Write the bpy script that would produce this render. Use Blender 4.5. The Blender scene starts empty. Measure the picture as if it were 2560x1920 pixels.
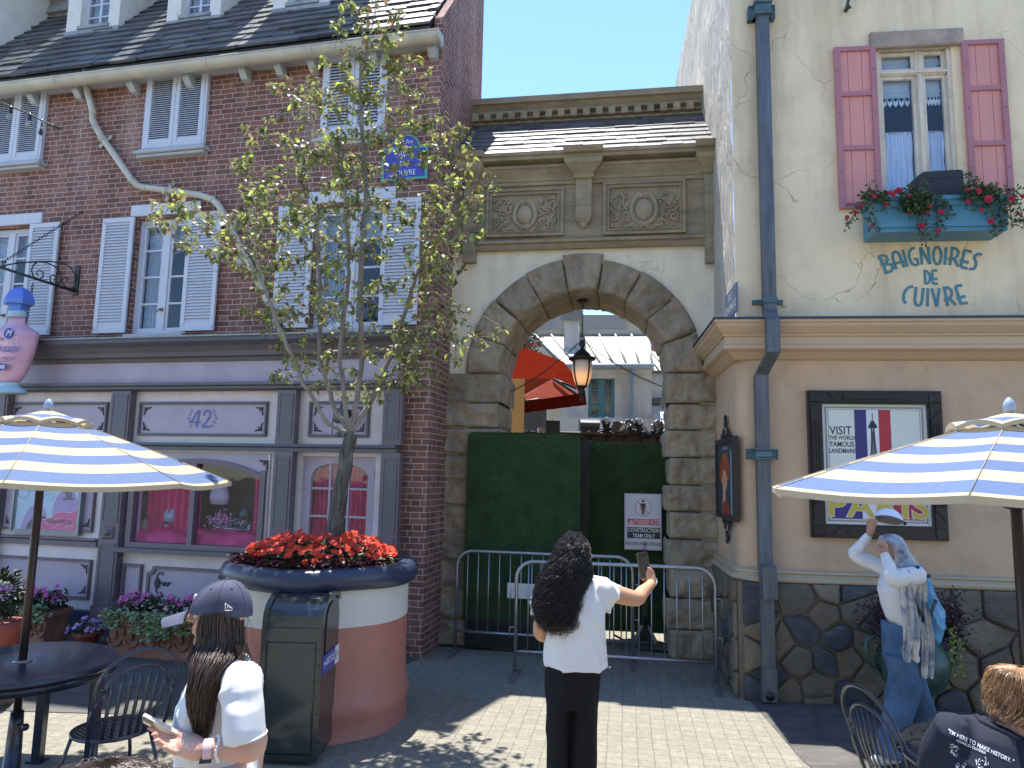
import bpy,bmesh,math,random
from mathutils import Vector,Matrix,noise
from math import radians as RAD,sin,cos,pi,sqrt,atan2
random.seed(7)
rnd=random.random
def ru(a,b):return a+(b-a)*random.random()
SC=bpy.context.scene
COL=SC.collection
# camera
PITCH,ROLL,EYE,FPX=RAD(7.208),RAD(1.167),1.95,1794.7
_F=Vector((0,cos(PITCH),sin(PITCH)));_U=Vector((0,-sin(PITCH),cos(PITCH)));_X=Vector((1,0,0))
CX=_X*cos(ROLL)+_U*sin(ROLL)
CU=-_X*sin(ROLL)+_U*cos(ROLL)
EYEP=Vector((0,0,EYE))
cam=bpy.data.cameras.new('camera')
cam.sensor_width=36.0
cam.lens=36.0*FPX/2560.0
cam.clip_start=0.05;cam.clip_end=500
camo=bpy.data.objects.new('camera',cam);COL.objects.link(camo)
mw=Matrix.Identity(4)
for i in range(3):
 mw[i][0]=CX[i];mw[i][1]=CU[i];mw[i][2]=-_F[i];mw[i][3]=EYEP[i]
camo.matrix_world=mw
SC.camera=camo
# world and sun
SUNV=Vector((-0.075,0.265,1.0)).normalized()
EL=math.asin(SUNV.z);AZ=atan2(SUNV.x,SUNV.y)
wd=bpy.data.worlds.new('World');SC.world=wd;wd.use_nodes=True
wn=wd.node_tree
bg=wn.nodes['Background']
sky=wn.nodes.new('ShaderNodeTexSky');sky.sky_type='NISHITA';sky.sun_disc=False
sky.sun_elevation=EL;sky.sun_rotation=AZ
sky.air_density=1.0;sky.dust_density=0.1;sky.ozone_density=6.0;sky.altitude=1500
wn.links.new(sky.outputs[0],bg.inputs[0]);bg.inputs[1].default_value=0.15
sl=bpy.data.lights.new('sun','SUN');sl.energy=3.8;sl.angle=RAD(0.53);sl.color=(1.0,0.955,0.88)
so=bpy.data.objects.new('sun',sl);COL.objects.link(so)
so.rotation_euler=SUNV.to_track_quat('Z','Y').to_euler();so.location=(0,20,40)
vs=SC.view_settings
vs.view_transform='Standard';vs.look='None';vs.gamma=1.0;vs.use_curve_mapping=False
vs.exposure=1.55
SC.cycles.max_bounces=8;SC.cycles.transparent_max_bounces=12
SC.cycles.sample_clamp_indirect=6
# placing
def ray(px,py):
 return(CX*((px-1280)/FPX)-CU*((py-960)/FPX)+_F)
class Fr:
 """a wall's frame: x along the wall, y into it, z up"""
 def __init__(s,x,y,deg):
  s.o=Vector((x,y,0));s.t=RAD(deg)
  s.R=Matrix.Rotation(-s.t,3,'Z');s.Ri=s.R.transposed()
  s.M=Matrix.Translation(s.o)@s.R.to_4x4()
 def P(s,px,py,y=0.0,ax=1):
  d=s.Ri@ray(px,py);o=s.Ri@(EYEP-s.o)
  t=(y-o[ax])/d[ax];return o+d*t
 def x(s,px,py,y=0.0):return s.P(px,py,y)[0]
 def z(s,px,py,y=0.0):return s.P(px,py,y)[2]
 def rect(s,l,t,r,b,y=0.0):
  p=s.P(l,t,y);q=s.P(r,b,y);return p[0],q[0],q[2],p[2]
 def w(s,x,y,z):return s.o+s.R@Vector((x,y,z))
def gnd(px,py,z=0.0):
 d=ray(px,py);t=(z-EYE)/d.z;v=EYEP+d*t;return v
def at(px,py,Y):
 d=ray(px,py);return EYEP+d*(Y/d.y)
FA=Fr(-0.9,7.9,12.92);FR=Fr(2.14,6.76,6.94);FG=Fr(2.25,8.1,9.07)
# meshes
class MB:
 def __init__(s):
  s.v=[];s.f=[];s.m=[];s.s=[];s.T=None
 def add(s,vs,fs,m=0,smooth=False):
  n=len(s.v)
  if s.T is not None:vs=[s.T@Vector(p)for p in vs]
  s.v.extend([tuple(p)for p in vs])
  for f in fs:
   s.f.append(tuple(i+n for i in f));s.m.append(m);s.s.append(smooth)
  return s
 def box(s,x0,x1,y0,y1,z0,z1,m=0):
  return s.add([(x0,y0,z0),(x1,y0,z0),(x1,y1,z0),(x0,y1,z0),(x0,y0,z1),(x1,y0,z1),(x1,y1,z1),(x0,y1,z1)],[(0,3,2,1),(4,5,6,7),(0,1,5,4),(1,2,6,5),(2,3,7,6),(3,0,4,7)],m)
 def bbox(s,x0,x1,y0,y1,z0,z1,b=0.01,m=0):
  """box with its front (y0) edges chamfered"""
  a=[(x0,y1,z0),(x1,y1,z0),(x1,y1,z1),(x0,y1,z1)]
  c=[(x0,y0+b,z0),(x1,y0+b,z0),(x1,y0+b,z1),(x0,y0+b,z1)]
  d=[(x0+b,y0,z0+b),(x1-b,y0,z0+b),(x1-b,y0,z1-b),(x0+b,y0,z1-b)]
  fs=[(3,2,1,0),(8,9,10,11)]
  for k in range(4):
   j=(k+1)%4
   fs+=[(k,j,j+4,k+4),(k+4,j+4,j+8,k+8)]
  return s.add(a+c+d,fs,m)
 def face(s,pts,m=0):return s.add(pts,[tuple(range(len(pts)))],m)
 def grid(s,fn,nu,nv,m=0,smooth=True,cu=False,cv=False):
  vs=[fn(i/(nu if cu else nu),j/nv)for j in range(nv+(0 if cv else 1))for i in range(nu+(0 if cu else 1))]
  W=nu+(0 if cu else 1);H=nv+(0 if cv else 1);fs=[]
  for j in range(nv):
   for i in range(nu):
    i2=(i+1)%W if cu else i+1;j2=(j+1)%H if cv else j+1
    fs.append((j*W+i,j*W+i2,j2*W+i2,j2*W+i))
  return s.add(vs,fs,m,smooth)
 def tube(s,pts,r,seg=8,m=0,smooth=True,caps=True,flat=1.0):
  pts=[Vector(p)for p in pts];n=len(pts)
  rs=r if isinstance(r,(list,tuple))else[r]*n
  vs=[];up=None
  for i in range(n):
   t=(pts[min(i+1,n-1)]-pts[max(i-1,0)])
   if t.length<1e-9:t=Vector((0,0,1))
   t.normalize()
   if up is None:
    a=Vector((0,0,1))if abs(t.z)<0.9 else Vector((1,0,0))
    up=(a-t*a.dot(t)).normalized()
   else:
    up=up-t*up.dot(t)
    if up.length<1e-6:
     a=Vector((0,0,1))if abs(t.z)<0.9 else Vector((1,0,0));up=a-t*a.dot(t)
    up.normalize()
   si=t.cross(up)
   for k in range(seg):
    a=2*pi*k/seg
    vs.append(pts[i]+up*(cos(a)*rs[i])+si*(sin(a)*rs[i]*flat))
  fs=[]
  for i in range(n-1):
   for k in range(seg):
    k2=(k+1)%seg
    fs.append((i*seg+k,i*seg+k2,(i+1)*seg+k2,(i+1)*seg+k))
  if caps:fs+=[tuple(range(seg))[::-1],tuple((n-1)*seg+k for k in range(seg))]
  return s.add(vs,fs,m,smooth)
 def lathe(s,prof,c=(0,0,0),seg=24,m=0,smooth=True,ang=0.0,sx=1,sy=1):
  vs=[]
  for r,z in prof:
   for k in range(seg):
    a=2*pi*k/seg+ang
    vs.append((c[0]+r*cos(a)*sx,c[1]+r*sin(a)*sy,c[2]+z))
  fs=[]
  for i in range(len(prof)-1):
   for k in range(seg):
    k2=(k+1)%seg
    fs.append((i*seg+k,i*seg+k2,(i+1)*seg+k2,(i+1)*seg+k))
  fs+=[tuple(range(seg))[::-1],tuple((len(prof)-1)*seg+k for k in range(seg))]
  return s.add(vs,fs,m,smooth)
 def ell(s,c,r,seg=16,rings=10,m=0):
  return s.lathe([(max(1e-4,sin(pi*i/rings)),-cos(pi*i/rings))for i in range(rings+1)],(0,0,0),seg,m)if False else s._ell(c,r,seg,rings,m)
 def _ell(s,c,r,seg,rings,m):
  if not isinstance(r,(tuple,list)):r=(r,r,r)
  vs=[]
  for i in range(rings+1):
   a=pi*i/rings;q=max(1e-3,sin(a))
   for k in range(seg):
    b=2*pi*k/seg
    vs.append((c[0]+r[0]*q*cos(b),c[1]+r[1]*q*sin(b),c[2]-r[2]*cos(a)))
  fs=[]
  for i in range(rings):
   for k in range(seg):
    k2=(k+1)%seg
    fs.append((i*seg+k,i*seg+k2,(i+1)*seg+k2,(i+1)*seg+k))
  return s.add(vs,fs,m,True)
 def prism(s,poly,y0,y1,m=0,ax='y'):
  """2D outline (x,z) pushed from y0 to y1"""
  n=len(poly)
  if ax=='y':a=[(x,y0,z)for x,z in poly];b=[(x,y1,z)for x,z in poly]
  elif ax=='z':a=[(x,z,y0)for x,z in poly];b=[(x,z,y1)for x,z in poly]
  else:a=[(y0,x,z)for x,z in poly];b=[(y1,x,z)for x,z in poly]
  fs=[tuple(range(n))[::-1],tuple(range(n,2*n))]+[(i,(i+1)%n,n+(i+1)%n,n+i)for i in range(n)]
  return s.add(a+b,fs,m)
 def frame(s,x0,x1,z0,z1,w,y0,y1,m=0,b=0):
  """rectangular picture-frame moulding"""
  s.box(x0,x1,y0,y1,z1-w,z1,m);s.box(x0,x1,y0,y1,z0,z0+w,m)
  s.box(x0,x0+w,y0,y1,z0+w,z1-w,m);s.box(x1-w,x1,y0,y1,z0+w,z1-w,m)
  return s
 def holes(s,x0,x1,z0,z1,hs,y=0.0,dep=0.12,m=0):
  """wall sheet with rectangular openings and their reveals"""
  xs=sorted({x0,x1}|{h[0]for h in hs}|{h[1]for h in hs});zs=sorted({z0,z1}|{h[2]for h in hs}|{h[3]for h in hs})
  for i in range(len(xs)-1):
   for j in range(len(zs)-1):
    cx,cz=(xs[i]+xs[i+1])/2,(zs[j]+zs[j+1])/2
    if any(h[0]<cx<h[1]and h[2]<cz<h[3]for h in hs):continue
    s.face([(xs[i],y,zs[j]),(xs[i+1],y,zs[j]),(xs[i+1],y,zs[j+1]),(xs[i],y,zs[j+1])],m)
  for a,b,c,d in hs:
   s.face([(a,y,c),(a,y+dep,c),(a,y+dep,d),(a,y,d)],m);s.face([(b,y,c),(b,y,d),(b,y+dep,d),(b,y+dep,c)],m)
   s.face([(a,y,d),(a,y+dep,d),(b,y+dep,d),(b,y,d)],m);s.face([(a,y,c),(b,y,c),(b,y+dep,c),(a,y+dep,c)],m)
  return s
def obj(name,mb,mats,parent=None,recalc=True,label=None,hide_uv=False):
 me=bpy.data.meshes.new(name)
 me.from_pydata(mb.v,[],mb.f)
 if not isinstance(mats,(list,tuple)):mats=[mats]
 for m in mats:me.materials.append(m)
 me.polygons.foreach_set('material_index',mb.m)
 me.polygons.foreach_set('use_smooth',mb.s)
 if recalc and len(mb.f)<60000:
  b=bmesh.new();b.from_mesh(me);bmesh.ops.recalc_face_normals(b,faces=b.faces);b.to_mesh(me);b.free()
 me.update()
 if len(mb.f)<120000:
  uv=me.uv_layers.new(name='UVMap').data
  vv=me.vertices;buf=[0.0]*(2*len(me.loops))
  for p in me.polygons:
   n=p.normal;ax=(abs(n.x),abs(n.y),abs(n.z))
   if ax[1]>=ax[0]and ax[1]>=ax[2]:a,c=0,2
   elif ax[0]>=ax[2]:a,c=1,2
   else:a,c=0,1
   for li in p.loop_indices:
    co=vv[me.loops[li].vertex_index].co
    buf[2*li]=co[a];buf[2*li+1]=co[c]
  uv.foreach_set('uv',buf)
 o=bpy.data.objects.new(name,me);COL.objects.link(o)
 if parent is not None:o.parent=parent
 if label:o['label']=label
 return o
def thing(name,label,cat,M=None,group=None,loc=None,rz=0.0):
 o=bpy.data.objects.new(name,None);COL.objects.link(o);o.empty_display_size=0.1
 if M is not None:o.matrix_world=M
 elif loc is not None:o.matrix_world=Matrix.Translation(Vector(loc))@Matrix.Rotation(rz,4,'Z')
 o['label']=label;o['category']=cat
 if group:o['group']=group
 return o
def tag(o,label,cat,group=None):
 o['label']=label;o['category']=cat
 if group:o['group']=group
 return o
def copy_tree(o,parent=None):
 c=o.copy();COL.objects.link(c)
 if parent is not None:c.parent=parent
 for ch in o.children:copy_tree(ch,c)
 return c
_dg=[None]
def text_mesh(txt,size=1.0,sx=1.0,shear=0.0,bold=0.0,depth=0.0,align='CENTER',spacing=1.0):
 cu=bpy.data.curves.new('txt','FONT');cu.body=txt;cu.size=size;cu.shear=shear;cu.offset=bold
 cu.extrude=depth;cu.align_x=align;cu.align_y='CENTER';cu.space_character=spacing;cu.resolution_u=3
 o=bpy.data.objects.new('txt',cu);COL.objects.link(o)
 bpy.context.view_layer.update()
 me=o.evaluated_get(bpy.context.evaluated_depsgraph_get()).to_mesh()
 vs=[(v.co.x*sx,v.co.y,v.co.z)for v in me.vertices];fs=[tuple(p.vertices)for p in me.polygons]
 o.to_mesh_clear()if hasattr(o,'to_mesh_clear')else None
 bpy.data.objects.remove(o);bpy.data.curves.remove(cu)
 return vs,fs
def put_text(mb,txt,x,y,z,size,m=0,sx=1.0,shear=0.0,bold=0.0,align='CENTER',spacing=1.0,rot=0.0):
 """lettering standing in the x-z plane at depth y, facing -y"""
 vs,fs=text_mesh(txt,size,sx,shear,bold,0,align,spacing)
 c,s_=cos(rot),sin(rot)
 mb.add([(x+a*c-b*s_,y,z+a*s_+b*c)for a,b,_ in vs],fs,m)
def ribbon(mb,pts,w,y,m=0,taper=None):
 """flat stroke in the x-z plane"""
 n=len(pts);L=[];Rr=[]
 for i in range(n):
  a=pts[max(i-1,0)];b=pts[min(i+1,n-1)]
  dx,dz=b[0]-a[0],b[1]-a[1];l=math.hypot(dx,dz)or 1
  ww=w*(taper(i/(n-1))if taper else 1)/2
  L.append((pts[i][0]-dz/l*ww,y,pts[i][1]+dx/l*ww));Rr.append((pts[i][0]+dz/l*ww,y,pts[i][1]-dx/l*ww))
 mb.add(L+Rr,[(i,n+i,n+i+1,i+1)for i in range(n-1)],m)
def arc(cx,cz,r,a0,a1,n=10,rz=None):
 rz=r if rz is None else rz
 return[(cx+r*cos(RAD(a0+(a1-a0)*i/n)),cz+rz*sin(RAD(a0+(a1-a0)*i/n)))for i in range(n+1)]
def spiral(cx,cz,r0,r1,a0,turns,n=24):
 return[(cx+(r0+(r1-r0)*i/n)*cos(RAD(a0)+turns*2*pi*i/n),cz+(r0+(r1-r0)*i/n)*sin(RAD(a0)+turns*2*pi*i/n))for i in range(n+1)]
 # materials
def _mk(name):
 m=bpy.data.materials.new(name);m.use_nodes=True;nt=m.node_tree
 return m,nt,nt.nodes['Principled BSDF']
def MT(nt,op,a,b=None,c=None):
 n=nt.nodes.new('ShaderNodeMath');n.operation=op
 for i,q in enumerate((a,b,c)):
  if q is None:continue
  if hasattr(q,'node'):nt.links.new(q,n.inputs[i])
  else:n.inputs[i].default_value=q
 return n.outputs[0]
def MIX(nt,fac,a,b,mode='MIX'):
 n=nt.nodes.new('ShaderNodeMix');n.data_type='RGBA';n.blend_type=mode;n.clamp_factor=True
 for i,q in((0,fac),(6,a),(7,b)):
  if hasattr(q,'node'):nt.links.new(q,n.inputs[i])
  elif i==0:n.inputs[0].default_value=q
  else:n.inputs[i].default_value=(*q,1)if len(q)==3 else q
 return n.outputs[2]
def NOISE(nt,vec,scale,detail=4,rough=0.55,dist=0.0,col=False):
 n=nt.nodes.new('ShaderNodeTexNoise');n.inputs['Scale'].default_value=scale;n.inputs['Detail'].default_value=detail
 n.inputs['Roughness'].default_value=rough;n.inputs['Distortion'].default_value=dist
 if vec is not None:nt.links.new(vec,n.inputs['Vector'])
 return n.outputs['Color' if col else 'Fac']
def RAMP(nt,fac,stops):
 n=nt.nodes.new('ShaderNodeValToRGB');cr=n.color_ramp
 while len(cr.elements)<len(stops):cr.elements.new(0.5)
 for e,(p,c)in zip(cr.elements,stops):
  e.position=p;e.color=(*c,1)if isinstance(c,tuple)else(c,c,c,1)
 nt.links.new(fac,n.inputs[0]);return n.outputs[0]
def COORD(nt,kind='Object',scale=None):
 t=nt.nodes.new('ShaderNodeTexCoord').outputs[kind]
 if scale is not None:
  mp=nt.nodes.new('ShaderNodeMapping');mp.inputs['Scale'].default_value=scale;nt.links.new(t,mp.inputs['Vector']);return mp.outputs[0]
 return t
def BUMP(nt,bs,h,strength,dist=0.01,prev=None):
 b=nt.nodes.new('ShaderNodeBump');b.inputs['Strength'].default_value=strength;b.inputs['Distance'].default_value=dist
 nt.links.new(h,b.inputs['Height'])
 if prev is not None:nt.links.new(prev,b.inputs['Normal'])
 nt.links.new(b.outputs[0],bs.inputs['Normal']);return b.outputs[0]
def mul(c,k):return tuple(min(1,x*k)for x in c)
def mat(name,col,rough=0.6,metal=0.0,var=0.12,vs=3.0,bump=0.15,bs_=40.0,dist=0.004,spec=0.5,stretch=None,dirt=None,dirtc=(0.08,0.07,0.06),dirts=1.2,coat=0.0,sss=0.0,isl=0.0,trans=0.0):
 """painted / plain surface with tone variation, grime and fine relief"""
 m,nt,b=_mk(name)
 co=COORD(nt,'Object',stretch)
 n1=NOISE(nt,co,vs,5)
 c=RAMP(nt,n1,[(0.3,mul(col,1-var)),(0.7,mul(col,1+var))])
 if isl:
  g=nt.nodes.new('ShaderNodeNewGeometry').outputs['Random Per Island']
  c=MIX(nt,1.0,c,RAMP(nt,g,[(0,1-isl),(1,1+isl*0.6)]),'MULTIPLY')
 if dirt:
  d=NOISE(nt,co,dirts,8,0.68)
  c=MIX(nt,RAMP(nt,d,[(0.5,0.0),(0.5+0.28,dirt)]),c,dirtc)
 nt.links.new(c,b.inputs['Base Color'])
 b.inputs['Roughness'].default_value=rough;b.inputs['Metallic'].default_value=metal
 b.inputs['Specular IOR Level'].default_value=spec
 if coat:b.inputs['Coat Weight'].default_value=coat;b.inputs['Coat Roughness'].default_value=0.08
 if sss:
  b.inputs['Subsurface Weight'].default_value=sss;b.inputs['Subsurface Radius'].default_value=(0.012,0.005,0.003);b.inputs['Subsurface Scale'].default_value=1.0
 if bump:BUMP(nt,b,NOISE(nt,co,bs_,4),bump,dist)
 if trans:
  out=nt.nodes['Material Output'];tr=nt.nodes.new('ShaderNodeBsdfTranslucent');nt.links.new(c,tr.inputs['Color'])
  mx=nt.nodes.new('ShaderNodeMixShader');mx.inputs[0].default_value=trans
  nt.links.new(b.outputs[0],mx.inputs[1]);nt.links.new(tr.outputs[0],mx.inputs[2]);nt.links.new(mx.outputs[0],out.inputs[0])
 return m
def glass_mat(name,tint=(0.9,0.95,1.0),rough=0.02,k=0.12):
 m=bpy.data.materials.new(name);m.use_nodes=True;nt=m.node_tree
 nt.nodes.remove(nt.nodes['Principled BSDF']);out=nt.nodes['Material Output']
 tr=nt.nodes.new('ShaderNodeBsdfTransparent');tr.inputs[0].default_value=(*tint,1)
 gl=nt.nodes.new('ShaderNodeBsdfGlossy');gl.inputs['Roughness'].default_value=rough
 fr=nt.nodes.new('ShaderNodeFresnel');fr.inputs[0].default_value=1.5
 wv=nt.nodes.new('ShaderNodeBump');wv.inputs['Strength'].default_value=0.04;wv.inputs['Distance'].default_value=0.05
 nt.links.new(NOISE(nt,COORD(nt),2.5,2),wv.inputs['Height']);nt.links.new(wv.outputs[0],gl.inputs['Normal'])
 f2=MT(nt,'MULTIPLY',MT(nt,'ADD',fr.outputs[0],k),MT(nt,'SUBTRACT',1.0,nt.nodes.new('ShaderNodeNewGeometry').outputs['Backfacing']))
 mx=nt.nodes.new('ShaderNodeMixShader');nt.links.new(f2,mx.inputs[0]);nt.links.new(tr.outputs[0],mx.inputs[1]);nt.links.new(gl.outputs[0],mx.inputs[2])
 nt.links.new(mx.outputs[0],out.inputs[0]);return m
def brick_mat():
 m,nt,b=_mk('red brick')
 uvn=nt.nodes.new('ShaderNodeUVMap').outputs[0]
 wob=NOISE(nt,uvn,3.0,3,col=True)
 vm=nt.nodes.new('ShaderNodeVectorMath');vm.operation='MULTIPLY_ADD';nt.links.new(wob,vm.inputs[0]);vm.inputs[1].default_value=(0.012,0.012,0);nt.links.new(uvn,vm.inputs[2])
 sp=nt.nodes.new('ShaderNodeSeparateXYZ');nt.links.new(vm.outputs[0],sp.inputs[0])
 X,Z=sp.outputs[0],sp.outputs[1]
 H,P,FR_,MO=0.0665,0.32,0.665,0.0055
 rz=MT(nt,'DIVIDE',Z,H);row=MT(nt,'FLOOR',rz)
 par=MT(nt,'MODULO',MT(nt,'ABSOLUTE',row),2.0)
 rj=MT(nt,'MULTIPLY',MT(nt,'FRACT',MT(nt,'MULTIPLY',MT(nt,'SINE',MT(nt,'MULTIPLY',row,12.9898)),437.5)),0.28)
 xx=MT(nt,'ADD',MT(nt,'ADD',MT(nt,'DIVIDE',X,P),MT(nt,'MULTIPLY',par,0.5)),rj)
 cell=MT(nt,'FLOOR',xx);fx=MT(nt,'SUBTRACT',xx,cell)
 big=MT(nt,'LESS_THAN',fx,FR_)
 d1=MT(nt,'ABSOLUTE',MT(nt,'SUBTRACT',fx,FR_));d=MT(nt,'MULTIPLY',MT(nt,'MINIMUM',MT(nt,'MINIMUM',fx,MT(nt,'SUBTRACT',1.0,fx)),d1),P)
 fz=MT(nt,'FRACT',rz);dz=MT(nt,'MULTIPLY',MT(nt,'MINIMUM',fz,MT(nt,'SUBTRACT',1.0,fz)),H)
 dd=MT(nt,'MINIMUM',d,dz)
 rag=MT(nt,'MULTIPLY_ADD',NOISE(nt,uvn,60,3),0.005,-0.0025)
 dd=MT(nt,'ADD',dd,rag)
 mort=MT(nt,'SUBTRACT',1.0,MT(nt,'SMOOTH_MIN',MT(nt,'DIVIDE',dd,MO),1.0,0.3));
 mort=MT(nt,'MAXIMUM',mort,0.0)
 cid=nt.nodes.new('ShaderNodeCombineXYZ');nt.links.new(cell,cid.inputs[0]);nt.links.new(row,cid.inputs[1]);nt.links.new(big,cid.inputs[2])
 wn_=nt.nodes.new('ShaderNodeTexWhiteNoise');nt.links.new(cid.outputs[0],wn_.inputs[0])
 bc=RAMP(nt,wn_.outputs[0],[(0.0,(0.13,0.06,0.044)),(0.35,(0.19,0.082,0.058)),(0.7,(0.24,0.103,0.07)),(1.0,(0.30,0.14,0.095))])
 bc=MIX(nt,MT(nt,'MULTIPLY',NOISE(nt,uvn,45,4),0.55),bc,(0.13,0.045,0.04))
 st=COORD(nt,'UV',(1.6,0.35,1));e=NOISE(nt,st,1.6,7,0.62)
 bc=MIX(nt,RAMP(nt,e,[(0.48,0.0),(0.70,0.5)]),bc,(0.40,0.27,0.22))
 st2=COORD(nt,'UV',(3.0,0.3,1));e2=NOISE(nt,st2,1.1,6,0.6)
 bc=MIX(nt,RAMP(nt,e2,[(0.53,0.0),(0.72,0.55)]),bc,(0.075,0.05,0.035))
 mc=MIX(nt,NOISE(nt,uvn,2.5,3),(0.55,0.44,0.38),(0.74,0.65,0.57))
 c=MIX(nt,mort,bc,mc);nt.links.new(c,b.inputs['Base Color']);b.inputs['Roughness'].default_value=0.86
 hh=MT(nt,'ADD',MT(nt,'MULTIPLY',mort,-1.0),MT(nt,'MULTIPLY',NOISE(nt,uvn,120,3),0.35))
 BUMP(nt,b,hh,0.6,0.006);return m
def slate_mat(name,a,c_,isl=True,rough=0.42):
 m,nt,b=_mk(name);co=COORD(nt)
 g=nt.nodes.new('ShaderNodeNewGeometry').outputs['Random Per Island']
 c=RAMP(nt,g,[(0.0,a),(0.5,tuple((x+y)/2 for x,y in zip(a,c_))),(1.0,c_)])
 c=MIX(nt,RAMP(nt,NOISE(nt,co,7,6,0.7),[(0.45,0.0),(0.75,0.45)]),c,(0.16,0.155,0.14))
 sp_=NOISE(nt,co,26,2);c=MIX(nt,RAMP(nt,sp_,[(0.76,0.0),(0.79,0.8)]),c,(0.6,0.6,0.56))
 nt.links.new(c,b.inputs['Base Color']);b.inputs['Roughness'].default_value=rough
 BUMP(nt,b,NOISE(nt,co,35,5,0.65),0.5,0.006);return m
def stucco_mat(name,col,crack=0.6,stain=(0.42,0.30,0.18),bumpk=0.25,rough=0.85,vert=1.0):
 m,nt,b=_mk(name);co=COORD(nt)
 c=RAMP(nt,NOISE(nt,co,1.3,7,0.66),[(0.32,mul(col,0.80)),(0.5,col),(0.72,mul(col,1.08))])
 sv=COORD(nt,'Object',(2.2,2.2,0.35));c=MIX(nt,RAMP(nt,NOISE(nt,sv,1.1,8,0.66),[(0.47,0.0),(0.75,0.55*vert)]),c,stain)
 c=MIX(nt,RAMP(nt,NOISE(nt,co,9,6,0.75),[(0.6,0.0),(0.75,0.3)]),c,mul(stain,0.6))
 if crack:
  wv=NOISE(nt,co,2.0,4,col=True)
  vm=nt.nodes.new('ShaderNodeVectorMath');vm.operation='MULTIPLY_ADD';nt.links.new(wv,vm.inputs[0]);vm.inputs[1].default_value=(0.45,0.45,0.45);nt.links.new(co,vm.inputs[2])
  vo=nt.nodes.new('ShaderNodeTexVoronoi');vo.feature='DISTANCE_TO_EDGE';vo.inputs['Scale'].default_value=1.15;nt.links.new(vm.outputs[0],vo.inputs['Vector'])
  k=RAMP(nt,vo.outputs['Distance'],[(0.0,1.0),(0.0045,0.0)])
  k=MT(nt,'MULTIPLY',MT(nt,'MULTIPLY',k,RAMP(nt,NOISE(nt,co,1.7,2),[(0.44,0.0),(0.58,1.0)])),crack)
  c=MIX(nt,k,c,mul(stain,0.42))
 nt.links.new(c,b.inputs['Base Color']);b.inputs['Roughness'].default_value=rough
 BUMP(nt,b,NOISE(nt,co,28,6,0.6),bumpk,0.006);return m
def stone_mat(name,col,isl=0.18,stain=(0.10,0.085,0.06),bumpk=0.6,wood=False):
 m,nt,b=_mk(name);co=COORD(nt)
 g=nt.nodes.new('ShaderNodeNewGeometry').outputs['Random Per Island']
 c=RAMP(nt,NOISE(nt,co,4.0,7,0.65),[(0.3,mul(col,0.72)),(0.55,col),(0.8,mul(col,1.2))])
 if isl:c=MIX(nt,1.0,c,RAMP(nt,g,[(0,1-isl),(1,1+isl)]),'MULTIPLY')
 sv=COORD(nt,'Object',(0.6,0.6,5.0)if wood else(3.0,3.0,0.8))
 c=MIX(nt,RAMP(nt,NOISE(nt,sv,2.0,7,0.68),[(0.46,0.0),(0.72,0.62)]),c,stain)
 c=MIX(nt,RAMP(nt,NOISE(nt,co,60,3,0.6),[(0.52,0.0),(0.75,0.4)]),c,mul(stain,0.8))
 nt.links.new(c,b.inputs['Base Color']);b.inputs['Roughness'].default_value=0.86
 h=MT(nt,'ADD',NOISE(nt,co,18,7,0.65),MT(nt,'MULTIPLY',NOISE(nt,sv,6,4),0.7))
 BUMP(nt,b,h,bumpk,0.012);return m
def flat(name,col,rough=0.6,**k):return mat(name,col,rough,var=k.pop('var',0.04),bump=k.pop('bump',0.03),**k)
def emis(name,col,s,mixc=None):
 m,nt,b=_mk(name);b.inputs['Base Color'].default_value=(*col,1);b.inputs['Emission Color'].default_value=(*col,1);b.inputs['Emission Strength'].default_value=s
 b.inputs['Roughness'].default_value=0.4;return m
 # materials
M_BRICK=brick_mat()
M_SLATE=slate_mat('roof slate',(0.04,0.043,0.05),(0.105,0.11,0.12))
M_BLUE=mat('pale blue paint',(0.55,0.57,0.62),0.5,var=0.06,dirt=0.25,dirts=3)
M_BLUEG=mat('grey blue trim paint',(0.42,0.44,0.45),0.55,var=0.08,dirt=0.3)
M_GUT=mat('cream gutter metal',(0.50,0.46,0.36),0.5,var=0.12,dirt=0.5,dirtc=(0.25,0.24,0.2),dirts=4)
M_WHITEW=mat('white dormer render',(0.70,0.67,0.60),0.8,var=0.08,dirt=0.4,dirts=3,bump=0.3)
M_LEAD=mat('lead flashing',(0.27,0.28,0.28),0.55,var=0.2,vs=8,dirt=0.3)
M_CREAMP=mat('pale stone paint',(0.67,0.59,0.56),0.55,var=0.05,dirt=0.5,dirtc=(0.34,0.26,0.22),dirts=2.5)
M_LILAC=mat('lilac paint',(0.42,0.35,0.41),0.5,var=0.08,dirt=0.3,dirts=2.5,dirtc=(0.2,0.16,0.17),bump=0.08)
M_LILACD=mat('dusky violet trim',(0.155,0.115,0.13),0.45,var=0.08,bump=0.08)
M_DARKG=mat('dark slate paint',(0.11,0.105,0.11),0.45,var=0.1,bump=0.08)
M_BROWNT=mat('brown grey cornice paint',(0.105,0.088,0.09),0.5,var=0.12,dirt=0.2)
M_NAVYP=mat('navy plinth paint',(0.035,0.045,0.085),0.4,var=0.1)
M_ORN=flat('dark ornament',(0.055,0.05,0.065),0.45)
M_NUM=flat('blue lettering',(0.10,0.13,0.42),0.5)
M_GLASS=glass_mat('window glass',k=0.03)
M_GLASS2=glass_mat('shop glass',k=0.0)
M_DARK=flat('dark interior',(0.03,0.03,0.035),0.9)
M_LACE=mat('lace curtain',(0.62,0.62,0.60),0.9,var=0.2,vs=30,trans=0.3)
M_BRASS=flat('old brass',(0.25,0.17,0.07),0.4,metal=0.8)
M_PINKC=mat('magenta cloth',(0.70,0.025,0.13),0.6,var=0.25,vs=5)
M_BLACK=flat('black paint',(0.015,0.015,0.017),0.35)
M_IRON=flat('wrought iron',(0.018,0.016,0.016),0.45)
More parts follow.
